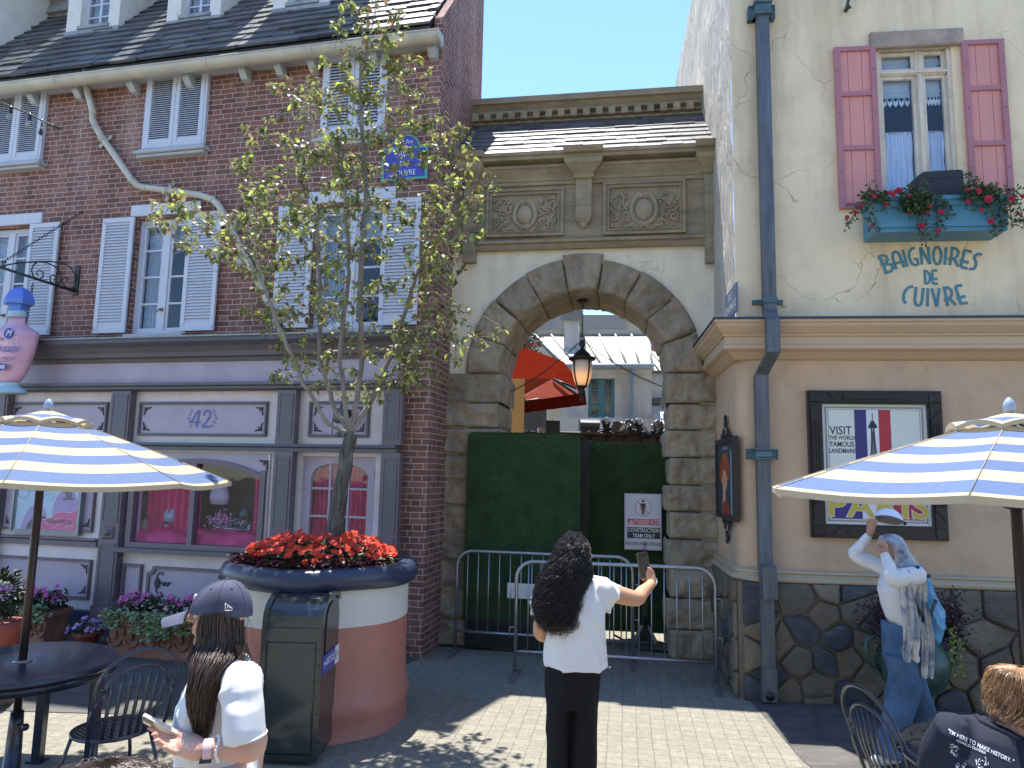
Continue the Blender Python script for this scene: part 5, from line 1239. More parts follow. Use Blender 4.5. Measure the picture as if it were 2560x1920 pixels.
# truck bed with show lights and speaker
Yt=12.2
m=MB();a_=at(1235,1090,Yt);b_=at(1720,1094,Yt);zt_=at(1500,1088,Yt).z;m.box(a_.x-1.2,b_.x+.6,Yt,Yt+1.6,.9,zt_)
for k in range(24):
 x=a_.x+(b_.x-a_.x)*k/23;m.tube([(x,Yt-.02,zt_-.3),(x+(.1 if k%2 else-.1),Yt-.02,zt_)],.02,5)
m.tube([(a_.x,Yt-.03,zt_+.02),(b_.x+.3,Yt-.03,zt_+.02)],.03,6);m.box(a_.x-1.0,b_.x+.5,Yt+.2,Yt+1.4,0,.9)
tag(obj('equipment_platform',m,mat('dark brown scaffold',(.035,.02,.018),.6),None),'dark brown equipment platform carrying lights and a speaker behind the hedge panels','platform')
p=at(*q(1047,1440),Yt);SPK=thing('loudspeaker','wide black loudspeaker with a curved grille on the platform beyond the hedge','speaker',None,None,(p.x,p.y,zt_))
w_=107/K4/FPX*Yt;h0,h1_=at(*q(1047,1505),Yt).z-zt_,at(*q(1047,1383),Yt).z-zt_
m=MB();m.grid(lambda u,v:(-w_+2*w_*u,-.12*sin(v*pi)-.05,h0+(h1_-h0)*v),2,10);m.box(-w_,w_,-.05,.3,h0,h1_);obj('cabinet',m,flat('speaker charcoal',(.06,.065,.07),.35),SPK)
m=MB();m.box(-w_*.8,-w_*.2,-.05,.2,-.0,h0+.02);m.box(w_*.1,w_*.8,-.05,.2,-.0,h0+.02);obj('leg',m,M_BLACK,SPK)
specs=[(1235,.42,0,'slim black moving head light just right of the loudspeaker'),(1375,.34,1,'black angled floodlight with a grey flap between the moving heads'),(1490,.36,2,'cluttered silver and black spotlight in the middle of the light row'),(1605,.42,0,'slim black moving head light right of the silver spotlight'),(1820,.36,2,'cluttered silver and black spotlight furthest right in the light row')]
for u,hh,kd,lab in specs:
 p=at(*q(u,1480),Yt);t_=thing('stage_light',lab,'stage light',None,'stage lights on the platform',(p.x,p.y,zt_));t_.scale=(.42,.42,.55);m=MB()
 if kd==0:
  m.lathe([(.16,0),(.17,.06),(.1,.1),(.13,.2),(.17,hh*.75),(.2,hh*.9),(.16,hh*1.05),(.09,hh*1.15),(.01,hh*1.18)],(0,0,.05),14);obj('head',m,M_BLACK,t_)
  m=MB();m.T=Matrix.Translation((0,-.18,hh*.95+.05))@Matrix.Rotation(RAD(90),4,'X');m.lathe([(.08,0),(.11,.03),(.1,.05)],(0,0,0),14);obj('lens',m,GOODS[3],t_)
 elif kd==1:
  m.prism([(-.22,.0),(.25,.0),(.2,hh),(-.05,hh*1.3),(-.25,hh*1.2)],-.1,.2);m.box(-.3,.3,-.2,-.1,hh*.3,hh*.95);obj('head',m,flat('speaker charcoal',(.05,.05,.055),.3),t_)
  m=MB();m.prism([(-.05,hh*.3),(.22,hh*.6),(.25,hh),(.1,hh*.9)],-.25,-.2);obj('flap',m,GOODS[3],t_)
 else:
  m.T=Matrix.Translation((0,0,hh*.8))@Matrix.Rotation(RAD(75),4,'X');m.lathe([(.1,-.2),(.2,-.1),(.22,.1),(.18,.14),(.17,.1)],(0,0,0),16);m.T=None;m.tube([(-.25,0,0),(-.25,0,hh),(.25,0,hh),(.25,0,0)],.03,6);obj('head',m,flat('lamp grey',(.09,.09,.095),.3,metal=.3),t_)
  m=MB()
  for k in range(16):c=Vector((ru(-.25,.25),ru(-.2,0),ru(.05,hh*1.5)));m.tube([c,c+Vector((ru(-.12,.12),ru(-.05,.05),ru(-.12,.12)))],ru(.012,.035),6)
  obj('fittings',m,GOODS[3],t_)
m=MB()
for k in range(60):
 x=ru(a_.x+1.9,b_.x+.1);c=Vector((x,Yt-.05,zt_+ru(.0,.1)));m.tube([c,c+Vector((ru(-.2,.2),ru(-.05,.05),ru(-.05,.12))),c+Vector((ru(-.3,.3),ru(-.05,.05),ru(-.05,.1)))],.012,5)
tag(obj('cable_tangle',m,M_BLACK,None),'tangle of black cables lying between the stage lights','cables')
m=MB();p=at(*q(640,1480),11.4);m.box(p.x-.11,p.x+.11,11.4,11.6,p.z-.6,p.z+.12);tag(obj('speaker_box',m,M_BLACK,None),'small black box standing behind the left hedge panel','box')
m=MB();p=at(*q(570,1500),11.8);m.box(p.x-.14,p.x+.1,11.8,12.2,p.z-.4,p.z+.04);tag(obj('white_case',m,M_WHITEW,None),'small white equipment case behind the left hedge panel','case')
# cream stucco building
M_STU=stucco_mat('cream stucco',(0.80,0.655,0.43),crack=1.0,stain=(0.50,0.36,0.20),bumpk=0.35,vert=1.6)
M_STL=stucco_mat('tan stucco',(0.56,0.385,0.24),crack=0.0,stain=(0.34,0.27,0.20),bumpk=0.25)
M_LEDG=mat('tan ledge paint',(0.54,0.385,0.235),.55,var=.06,dirt=.25,dirts=3,dirtc=(.25,.17,.1))
M_BASEL=mat('ochre ledge',(0.44,0.34,0.21),.7,var=.1,dirt=.6,dirts=5,dirtc=(.22,.15,.07),stretch=(.4,1,6))
M_MORT=stone_mat('mortar',(0.19,0.155,0.105),isl=0,bumpk=.8)
def raked_mat():
 m,nt,b=_mk('raked stucco');co=COORD(nt,'Object')
 mp=nt.nodes.new('ShaderNodeMapping');mp.inputs['Rotation'].default_value=(RAD(28),0,0);mp.inputs['Scale'].default_value=(1,3.2,.75);nt.links.new(co,mp.inputs[0])
 c=RAMP(nt,NOISE(nt,co,1.5,6,.6),[(0.3,(.50,.45,.36)),(.7,(.66,.60,.50))]);nt.links.new(c,b.inputs['Base Color']);b.inputs['Roughness'].default_value=.9
 BUMP(nt,b,NOISE(nt,mp.outputs[0],3.0,5,.6,.8),1.0,.12);return m
def rubble_mat():
 m,nt,b=_mk('rubble stone');co=COORD(nt);g=nt.nodes.new('ShaderNodeNewGeometry').outputs['Random Per Island']
 c=RAMP(nt,g,[(0.0,(.045,.052,.065)),(.38,(.085,.09,.105)),(.40,(.17,.125,.075)),(.7,(.235,.18,.115)),(1.0,(.125,.105,.075))])
 c.node.color_ramp.interpolation='LINEAR'
 c=MIX(nt,RAMP(nt,NOISE(nt,co,5,7,.7),[(.42,0.0),(.75,.6)]),c,(.06,.055,.05))
 sv=COORD(nt,'Object',(1.5,1.5,5));c=MIX(nt,RAMP(nt,NOISE(nt,sv,4,6,.65),[(.5,0),(.75,.45)]),c,(.26,.22,.16))
 nt.links.new(c,b.inputs['Base Color']);b.inputs['Roughness'].default_value=.75
 BUMP(nt,b,NOISE(nt,sv,7,8,.7,1.2),.9,.02);return m
M_RAK=raked_mat();M_RUB=rubble_mat()
CB=thing('stucco_building','cream stucco building with pink shutters, tan ledge and dark rubble stone base on the right','building',FR.M)
XR,HT=9.0,8.8
zl1=FR.z(2200,797,-.22);zl0=FR.z(2200,868,-.1);zb1=FR.z(2200,1441,-.08);zb0=FR.z(2200,1466,-.06)
fx0,fx1,fz0,fz1=FR.rect(2190,116,2400,500)
fz0-=.25
m=MB();m.holes(0,XR,zl0,HT,[(fx0,fx1,fz0,fz1)],0,.12);m.face([(0,0,HT),(XR,0,HT),(XR,5,HT),(0,5,HT)])
obj('wall',m,M_STU,CB)
m=MB();m.grid(lambda u,v:(-.002+.012*noise.noise(Vector((1,u*9,v*14))),5*u,zl0+(HT-zl0)*v),60,60);obj('side_wall',m,M_RAK,CB)
RC=.16;m=MB()
cpts=[(0.0,5.0),(0.0,RC)]+[(RC-RC*cos(RAD(a)),RC-RC*sin(RAD(a)))for a in range(10,91,10)]+[(XR,0.0)]
def skin(mb,pts,z0,z1,sm=True):mb.add([(x,y,z0)for x,y in pts]+[(x,y,z1)for x,y in pts],[(i,i+1,len(pts)+i+1,len(pts)+i)for i in range(len(pts)-1)],0,sm)
skin(m,cpts,0.9,zl0+.02);obj('lower_wall',m,M_STL,CB)
def sweep(mb,prof,base,x_end=XR,y_end=5.0):
 """moulding running along the side, round the corner and along the front; prof: (out, z)"""
 ring=[]
 for(nx,ny,px,py)in base:
  ring.append([(px+nx*o,py+ny*o,z)for o,z in prof])
 vs=[p for r in ring for p in r];n=len(prof)
 mb.add(vs,[(i*n+j,i*n+j+1,(i+1)*n+j+1,(i+1)*n+j)for i in range(len(ring)-1)for j in range(n-1)])
sq=1.0
base_sq=[(-1,0,0,5.0),(-1,-1,0,0),(0,-1,XR,0)]
m=MB();pr_=[(0.0,zl1+.03),(.24,zl1),(.24,zl1-.025),(.225,zl1-.03),(.215,zl1-.06),(.17,zl1-.11),(.15,zl1-.125),(.15,zl1-.14),(.13,zl1-.145),(.13,zl0+.025),(.15,zl0+.015),(.15,zl0-.02),(.12,zl0-.035),(.10,zl0-.04),(.03,zl0-.10),(0.0,zl0-.11)]
sweep(m,pr_,base_sq);obj('ledge',m,M_LEDG,CB)
m=MB();sweep(m,[(0.0,zl1+.05),(.25,zl1+.022),(.252,zl1+.002)],base_sq);obj('ledge_flashing',m,flat('dark flashing',(.05,.055,.07),.5),CB)
rb=[(-1,0,0,5.0),(-1,0,0,RC)]+[(-cos(RAD(a)),-sin(RAD(a)),RC-RC*cos(RAD(a)),RC-RC*sin(RAD(a)))for a in range(15,91,15)]+[(0,-1,XR,0)]
m=MB();sweep(m,[(0,zb1+.03),(.045,zb1+.01),(.05,zb1-.005),(.035,zb1-.015),(.04,zb1-.03),(.06,zb1-.04),(.075,zb1-.06),(.07,zb0+.01),(.05,zb0),(.0,zb0-.0)],rb);obj('base_ledge',m,M_BASEL,CB)
def clip(poly,px,pz,nx,nz):
 out=[]
 for i in range(len(poly)):
  a,b=poly[i],poly[(i+1)%len(poly)];da=(a[0]-px)*nx+(a[1]-pz)*nz;db=(b[0]-px)*nx+(b[1]-pz)*nz
  if da<=0:out.append(a)
  if(da<0<db)or(db<0<da):t=da/(da-db);out.append((a[0]+(b[0]-a[0])*t,a[1]+(b[1]-a[1])*t))
 return out
def rubble(mb,fn,W,H,seeds,gap=.008,rr=random):
 for i,s in enumerate(seeds):
  poly=[(0,0),(W,0),(W,H),(0,H)]
  for j,t in enumerate(seeds):
   if i==j or abs(t[0]-s[0])>1.4:continue
   dx,dz=t[0]-s[0],t[1]-s[1];L=math.hypot(dx,dz)or 1e-6;poly=clip(poly,(s[0]+t[0])/2-dx/L*gap,(s[1]+t[1])/2-dz/L*gap,dx/L,dz/L)
   if len(poly)<3:break
  if len(poly)<3:continue
  cx=sum(p[0]for p in poly)/len(poly);cz=sum(p[1]for p in poly)/len(poly);hgt=rr.uniform(.018,.045)
  ol=[]
  for a,b in zip(poly,poly[1:]+poly[:1]):
   n=max(2,int(math.hypot(b[0]-a[0],b[1]-a[1])/.045))
   for k in range(n):
    f=k/n;x=a[0]+(b[0]-a[0])*f;z=a[1]+(b[1]-a[1])*f
    rx=0.025 if(k==0)else 0.0;w_=noise.noise(Vector((x*13,z*13,i)))*.009
    ux,uz=cx-x,cz-z;L=math.hypot(ux,uz)or 1;ol.append((x+ux*rx+ux/L*(w_+.002),z+uz*rx+uz/L*(w_+.002)))
  m_=len(ol);vs=[];tl=(rr.uniform(-.06,.06),rr.uniform(-.05,.05))
  for s_,h in((1.0,0.0),(.985,hgt*.8),(.94,hgt),(.62,hgt*1.02),(.3,hgt*1.04)):
   for x,z in ol:
    xx,zz=cx+(x-cx)*s_,cz+(z-cz)*s_;hh=h+(0 if s_>.96 else(xx-cx)*tl[0]+(zz-cz)*tl[1]+noise.fractal(Vector((xx*9,zz*9,i)),.8,2,4)*.012)
    vs.append(fn(xx,zz,hh))
  vs.append(fn(cx,cz,hgt*1.1));fs=[(r*m_+k,r*m_+(k+1)%m_,(r+1)*m_+(k+1)%m_,(r+1)*m_+k)for r in range(4)for k in range(m_)]+[(4*m_+k,4*m_+(k+1)%m_,5*m_)for k in range(m_)]
  mb.add(vs,fs,0,True)
rg=random.Random(5)
def seeds(W,H,n):
 out=[];tries=0
 while len(out)<n and tries<9000:
  tries+=1;p=(rg.uniform(0,W),rg.uniform(0,H));dmin=rg.choice((.10,.15,.24,.34))
  if all(math.hypot((p[0]-q_[0])*.68,p[1]-q_[1])>dmin for q_ in out):out.append(p)
 return out
m=MB();PB=.06
rubble(m,lambda x,z,h:(x,-PB+.02-h,z+.0),5.2,zb0,seeds(5.2,zb0,95))
rubble(m,lambda x,z,h:(PB*0-.04-h,x,z),1.75,zb0,seeds(1.75,zb0,30))
obj('rubble_base',m,M_RUB,CB)
m=MB();m.box(-.035,XR,-.035,.5,0,zb0-.002);m.box(-.034,.5,.5,5,0,zb0-.002);obj('mortar',m,M_MORT,CB)
WY=.07;m=MB()
m.frame(fx0,fx1,fz0,fz1,.032,.0+.02,.12);ztr=FR.z(2300,185,WY)
m.box(fx0+.045,fx1-.045,WY-.035,WY+.04,ztr-.025,ztr+.02);m.box(fx0+.03,fx1-.03,WY-.05,WY+.03,ztr-.012,ztr+.012)
cx=FR.x(2300,300,WY);m.box(cx-.026,cx+.026,WY-.03,WY+.04,fz0,ztr-.02);m.box(cx-.018,cx+.018,WY-.042,WY-.03,fz0,ztr-.02);m.box(cx-.03,cx+.03,WY-.02,WY+.04,ztr,fz1-.04)
for a,b in((fx0+.032,cx-.026),(cx+.026,fx1-.032)):
 m.frame(a,b,fz0,ztr-.025,.034,WY-.015,WY+.025);m.frame(a+.0,b+.0,ztr+.02,fz1-.045,.035,WY-.012,WY+.02)
M_WFR=mat('weathered white window paint',(.66,.58,.46),.6,var=.1,vs=5,dirt=.75,dirtc=(.30,.21,.12),dirts=3,stretch=(4,4,.8))
WN=obj('window',m,M_WFR,CB)
m=MB();m.box(fx0,fx1,WY+.004,WY+.008,fz0,fz1);obj('pane',m,M_GLASS,WN)
m=MB();m.box(fx0-.3,fx1+.3,.9,.92,fz0-.3,fz1+.3);m.box(fx0-.31,fx0-.3,.13,.9,fz0-.3,fz1+.3);m.box(fx1+.3,fx1+.31,.13,.9,fz0-.3,fz1+.3);m.box(fx0-.3,fx1+.3,.13,.9,fz1+.3,fz1+.31);obj('room',m,flat('blue grey room',(.05,.08,.13),.9),WN)
mg,nt,b=_mk('gingham cloth');uvn=COORD(nt,'Object');s_=nt.nodes.new('ShaderNodeSeparateXYZ');nt.links.new(uvn,s_.inputs[0])
f1=MT(nt,'GREATER_THAN',MT(nt,'FRACT',MT(nt,'MULTIPLY',s_.outputs[0],38)),.5);f2=MT(nt,'GREATER_THAN',MT(nt,'FRACT',MT(nt,'MULTIPLY',s_.outputs[2],38)),.5)
nt.links.new(RAMP(nt,MT(nt,'MULTIPLY',MT(nt,'ADD',f1,f2),.5),[(0,(.85,.85,.84)),(1,(.50,.55,.64))]),b.inputs['Base Color']);b.inputs['Roughness'].default_value=.9
zrod=FR.z(2250,333,WY+.06);m=MB()
for a,b_ in((fx0+.06,cx-.06),(cx+.06,fx1-.06)):drape(m,a,b_,fz0,zrod-.01,WY+.045,5,.014)
obj('curtain',m,mg,WN)
m=MB();m.tube([(fx0+.05,WY+.08,zrod+.01),(fx1-.05,WY+.08,zrod+.01)],.009,8)
for k in range(14):x=fx0+.1+(fx1-fx0-.2)*k/13;m.tube([(x+.015*cos(t_),WY+.08,zrod+.008+.015*sin(t_))for t_ in[q_*pi/4 for q_ in range(9)]],.0025,4)
obj('curtain_rod',m,flat('cream rod',(.6,.56,.42),.4),WN)
m=MB();ly=WY+.045
zl_=FR.z(2240,262,ly);zlt=ztr-.05
for a,b_ in((fx0+.068,cx-.062),(cx+.062,fx1-.068)):
 n=5;w_=(b_-a)/n
 for i in range(n):
  for s2 in(-.25,0,.25):m.ell((a+w_*(i+.5+s2*.9),ly,zl_+abs(s2)*.07+.0),(.011,.002,.024),8,6)
  m.tube([(a+w_*(i+.5)+w_*.42*cos(t_),ly,zl_+.05+.03*sin(t_))for t_ in[q_*pi/5 for q_ in range(11)]],.0035,4)
  m.tube(list(spiral(a+w_*(i+.5),zl_+.12,.03,.006,0,1.5,12))and[(p_[0],ly,p_[1])for p_ in spiral(a+w_*(i+.5),zl_+.12,.03,.006,0,1.5,12)],.0035,4)
  m.tube([(a+w_*(i+t_),ly,zl_+.075+.03*abs(sin(t_*pi)))for t_ in(0,.25,.5,.75,1)],.004,4)
 m.face([(a,ly+.004,zl_+.07),(b_,ly+.004,zl_+.07),(b_,ly+.004,zlt),(a,ly+.004,zlt)],1)
 for i in range(6):
  for j in range(2):m.tube([(p_[0],ly,p_[1])for p_ in spiral(a+(b_-a)*(i+.5+.5*(j%2))/6.4,ztr+.08+.05*j,.024,.006,i,1.3,10)],.003,4)
 m.face([(a,ly+.004,ztr+.03),(b_,ly+.004,ztr+.03),(b_,ly+.004,fz1-.06),(a,ly+.004,fz1-.06)],2)
ml=bpy.data.materials.new('sheer lace');ml.use_nodes=True;nt=ml.node_tree;tr=nt.nodes.new('ShaderNodeBsdfTransparent');mx=nt.nodes.new('ShaderNodeMixShader');mx.inputs[0].default_value=.72
nt.nodes['Principled BSDF'].inputs['Base Color'].default_value=(.75,.75,.70,1);nt.links.new(tr.outputs[0],mx.inputs[1]);nt.links.new(nt.nodes['Principled BSDF'].outputs[0],mx.inputs[2]);nt.links.new(mx.outputs[0],nt.nodes['Material Output'].inputs[0])
obj('lace_valance',m,[flat('white lace',(.72,.74,.72),.9),ml,ml],WN)
lr_=FR.rect(2176,80,2411,108,-.05);m=MB();m.bbox(lr_[0],lr_[1],-.055,-.001,lr_[2],lr_[3],.012);obj('lintel',m,mat('worn stone lintel',(.36,.28,.22),.8,var=.2,vs=8,dirt=.5,dirts=5),WN)
M_PK=mat('pink board paint',(.64,.27,.23),.5,var=.06,dirt=.1);M_PKD=mat('dusky pink batten paint',(.40,.165,.18),.5,var=.08)
for l,r,tp in((2085,2189,115),(2404,2510,98)):
 x0=FR.x(l,tp,-.05);x1=FR.x(r,tp,-.05);z1=FR.z((l+r)/2,tp,-.05);z0=FR.z(2098,520,-.05)
 m=MB();n=3;w_=(x1-x0)/n
 for k in range(n):m.box(x0+w_*k+.002,x0+w_*(k+1)-.002,-.028,-.006,z0,z1)
 sh=obj('shutter',m,M_PK,WN);m=MB();fw=.052
 m.box(x0,x0+fw,-.05,-.028,z0,z1);m.box(x1-fw,x1,-.05,-.028,z0,z1);hh=z1-z0
 for f in(0,.285,.62,.965):zz=z1-f*hh;m.box(x0+fw,x1-fw,-.048,-.028,max(z0,zz-.045)if f else z1-.045,zz if f else z1)
 m.box(x0+fw,x1-fw,-.048,-.028,z0,z0+.045);obj('batten',m,M_PKD,sh)
 m=MB()
 for f in(.15,.42,.78):
  for xx in(x0+fw/2,x1-fw/2):m.ell((xx,-.051,z1-f*hh),.006,6,4)
 obj('screws',m,M_BLACK,sh)
bx0,bx1=FR.x(2186,520,-.3),FR.x(2514,500,-.3);bz1,bz0=FR.z(2300,492,-.3),FR.z(2300,563,-.3);bzb=FR.z(2300,584,-.26)
FB=thing('flower_box','teal wooden flower box under the pink shuttered window','flower box',FR.M)
M_TL=mat('teal box paint',(.075,.235,.32),.45,var=.07)
m=MB();m.box(bx0,bx1,-.30,-.01,bz0-.02,bz1-.03);m.box(bx0-.02,bx1+.02,-.33,-.0,bz1-.035,bz1);m.frame(bx0,bx1,bz0-.02,bz1-.035,.05,-.315,-.30);m.frame(bx0+.05,bx1-.05,bz0+.03,bz1-.085,.012,-.31,-.30)
m.box(bx0-.0,bx1+.0,-.30,-.01,bz0-.06,bz0-.02);obj('box_body',m,M_TL,FB)
def leafcl(mb,c,n,s,r,m_=0,up=.3):
 for _ in range(n):
  d=Vector((random.gauss(0,1),random.gauss(0,1),random.gauss(up,.8))).normalized();p=Vector(c)+d*ru(.1,1)*r;s_=d.cross(Vector((ru(-1,1),ru(-1,1),ru(-1,1))));
  if s_.length<.05:continue
  s_=s_.normalized()*s*.35;t_=d*s;mb.add([p,p+t_*.5+s_,p+t_,p+t_*.5-s_],[(0,1,2,3)],m_)
def rose(mb,c,r,out=(0,-1,0),m_=0):
 o_=Vector(out).normalized();a=o_.cross(Vector((0,0,1)));a=a.normalized()if a.length>.1 else Vector((1,0,0));b=o_.cross(a)
 for ring,(k,rr,tl)in enumerate(((5,1.0,.1),(5,.72,.35),(4,.45,.6),(3,.2,.8))):
  for i in range(k):
   an=2*pi*(i+ring*.5)/k;ww=1.1*pi/k
   pts=[Vector(c)+o_*r*tl*.5]
   for q_ in(-1,-.4,.4,1):an2=an+ww*q_;rad=rr*r*(1-.12*abs(q_));pts.append(Vector(c)+(a*cos(an2)+b*sin(an2))*rad+o_*r*(tl*.9+.12*(1-abs(q_))))
   mb.add(pts,[(0,1,2),(0,2,3),(0,3,4)],m_,True)
M_GRL=mat('box leaf green',(.075,.12,.045),.5,isl=.6,trans=.25,spec=.4);M_ROSE=mat('crimson rose',(.50,.035,.07),.6,isl=.4,trans=.3)
PLT=thing('trailing_roses','trailing red roses with small green leaves spilling over the teal flower box','plant',FR.M)
K5=460/2212
def bp(u,v,y=-.38):return FR.P(2100+u*K5,400+v*K5,y)
sprays=[[(560,440),(430,440),(330,470),(260,540),(190,640),(120,720),(100,810)],[(400,400),(360,330),(350,270)],[(540,460),(540,560),(570,650)],[(330,520),(360,680),(400,790),(450,880)],[(780,420),(870,330),(920,250)],[(960,420),(1020,330),(1050,250)],[(760,450),(820,560),(880,640)],[(900,430),(940,560),(990,680),(980,800),(1010,920),(1040,1010)],[(1060,440),(1140,400),(1170,380)],[(1080,470),(1080,560),(1040,650)],[(1200,470),(1270,540),(1310,620),(1320,700)],[(1150,480),(1220,620),(1180,760),(1180,860),(1190,940)],[(1500,350),(1560,250),(1560,160)],[(1560,330),(1640,270),(1700,220)],[(1480,380),(1540,480),(1600,570)],[(1640,380),(1740,350),(1900,340)],[(1700,420),(1800,500),(1820,600),(1830,740),(1880,850),(1870,910)],[(1760,480),(1700,560),(1700,640)],[(1900,430),(1950,560),(1960,700),(1960,800)],[(1950,380),(2080,370),(2150,400),(2200,440)],[(2000,430),(2040,560),(2060,680),(2070,820)],[(2100,450),(2160,560),(2200,700),(2220,850)],[(560,420),(700,400),(800,420)]]
m=MB()
for sp in sprays:
 pts=[bp(u,v,-.36+ru(-.03,.03))for u,v in sp];st_=MB();st_.tube(pts,.004,5);obj('stem',st_,flat('thin stem',(.08,.07,.03)),PLT)
 for a,b in zip(pts,pts[1:]):
  n=max(2,int((b-a).length/.022))
  for k in range(n):leafcl(m,a.lerp(b,k/n),5,.036,.042)
for _ in range(150):leafcl(m,bp(ru(760,1080),ru(430,640),-.36+ru(-.04,.04)),3,.036,.03)
for _ in range(120):leafcl(m,bp(ru(1480,1900),ru(330,470),-.34+ru(-.04,.04)),3,.036,.03)
for _ in range(60):leafcl(m,bp(ru(250,560),ru(400,500),-.34+ru(-.04,.04)),3,.036,.03)
obj('foliage',m,M_GRL,PLT,recalc=False)
for(u,v,r_)in((410,440,34),(250,560,38),(180,630,34),(85,690,32),(380,800,22),(550,535,34),(590,390,26),(635,410,36),(710,365,46),(820,430,28),(850,640,26),(1050,640,28),(1085,560,30),(980,800,50),(1220,625,40),(1180,850,38),(1530,350,28),(1665,375,40),(1785,470,54),(1540,505,30),(1700,600,30),(1810,735,46),(2060,465,46),(2160,655,24),(2195,440,28),(660,380,30)):
 m=MB();rose(m,bp(u,v,-.41),r_*K5/FPX*6.3,(ru(-.3,.3),-1,ru(-.2,.4)));obj('rose_bloom',m,M_ROSE,PLT,recalc=False)
x0,x1,z0,z1=FR.rect(2289,427,2412,487,-.22)
SP2=thing('black_speaker','black fabric covered speaker standing in the flower box before the window','speaker',FR.M);m=MB()
out=[(x0+.01,z0),(x1,z0),(x1,z1-.02),(x1-.02,z1),(x0+.07,z1-.01),(x0+.015,z1-.05),(x0,z1-.09)]
m.prism(out,-.22,-.04);obj('cabinet',m,mat('black speaker cloth',(.02,.022,.026),.6,bump=.5,bs_=300,dist=.002),SP2)
m=MB();m.box(x0+.08,x1-.02,-.224,-.22,z1-.075,z1-.071);m.box((x0+x1)/2-.03,(x0+x1)/2+.03,-.18,-.1,z0-.08,z0);obj('bracket',m,M_BLACK,SP2)
# painted wall lettering
GL={'B':[[(0,0),(0,1)],[(-.12,1),(.2,1),(.42,.9),(.42,.66),(.25,.5),(-.06,.42)],[(.2,.46),(.5,.36),(.52,.14),(.34,0),(-.14,.0)]],'A':[[(0,0),(.02,.72),(.12,.94),(.3,1),(.46,.9),(.5,.7),(.52,0)],[(-.12,.34),(.64,.34)]],'I':[[(0,0),(0,1)]],'G':[[(.5,1),(.24,.97),(.04,.76),(0,.45),(.08,.14),(.28,0),(.48,.04),(.5,.36),(.26,.36)]],'N':[[(0,0),(0,1)],[(0,1),(.5,0)],[(.5,0),(.5,1)]],'O':[[(.25+.25*sin(t_*pi/10),.5+.5*cos(t_*pi/10))for t_ in range(21)]],'R':[[(.06,0),(.06,1)],[(-.06,1),(.28,1),(.48,.86),(.46,.58),(.28,.42),(-.12,.34)],[(.26,.42),(.6,0)]],'E':[[(.06,0),(.06,1)],[(.06,1),(.52,.98)],[(-.12,.36),(.5,.36)],[(.06,.02),(.52,0)]],'S':[[(.5,1),(.26,.98),(.1,.84),(.12,.66),(.3,.48),(.36,.26),(.26,.08),(.0,0)]],'D':[[(.04,0),(.04,1)],[(-.06,1),(.24,.94),(.46,.7),(.48,.36),(.3,.06),(-.02,0)]],'C':[[(.5,1),(.24,.92),(.04,.68),(0,.42),(.08,.14),(.26,0)]],'U':[[(0,1),(0,.28),(.1,.06),(.26,0),(.42,.08),(.48,.28),(.48,1)]],'V':[[(0,1),(.25,0)],[(.25,0),(.5,1)]],'T':[[(.25,0),(.25,1)],[(0,1),(.5,1)]]}
ADV={'I':.26,'E':.6,'S':.56,'A':.68,'R':.72,'B':.64,'V':.66,'U':.68,'C':.56,'G':.68,'N':.72,'O':.68,'D':.62,'T':.6}
def arcword(mb,word,cx,cz,H,R_,wst=.028,y=-.004,hs=1.0,span=None):
 """letters standing on an arc; R_>0 arch, R_<0 smile"""
 tot=sum(ADV[c]for c in word)*H*hs;k=(span/tot)if span else 1.0;s_=-tot*k/2
 for ch in word:
  w_=ADV[ch]*H*hs*k;mid=s_+w_*.5-.04*H;an=mid/R_
  ox,oz=cx+R_*sin(an),cz+R_*(cos(an)-1);c,sn=cos(-an),sin(-an);c_=c;gw=.25 if ch!='I' else 0.0
  for st2 in GL[ch]:
   pts=[]
   for gx,gz in st2:
    lx_,lz_=(gx-gw)*H*hs*.95,(gz-.5)*H;pts.append((ox+lx_*cos(-an)-lz_*sin(-an),oz+lx_*sin(-an)+lz_*cos(-an)))
   ribbon(mb,pts,wst,y-.0004*GL[ch].index(st2))
  s_+=w_
m=MB()
l_,r_=FR.x(2204,655),FR.x(2452,650);c0=FR.P(2327,639);arcword(m,'BAIGNOIRES',(l_+r_)/2,c0[2],.17,1.15,.027,span=(r_-l_)*1.02,hs=.85)
c1=FR.P(2327,693);arcword(m,'DE',c1[0]+.005,c1[2],.13,50,.023,hs=.8)
l_,r_=FR.x(2256,740),FR.x(2414,735);c2=FR.P(2336,744);arcword(m,'CUIVRE',(l_+r_)/2+.01,c2[2],.175,-1.0,.027,span=(r_-l_)*1.02,hs=.8)
tag(obj('wall_lettering',m,mat('painted teal letters',(.075,.22,.27),.7,var=.15,vs=20),None,recalc=False),'teal art deco lettering painted on the cream wall below the flower box','lettering').matrix_world=FR.M
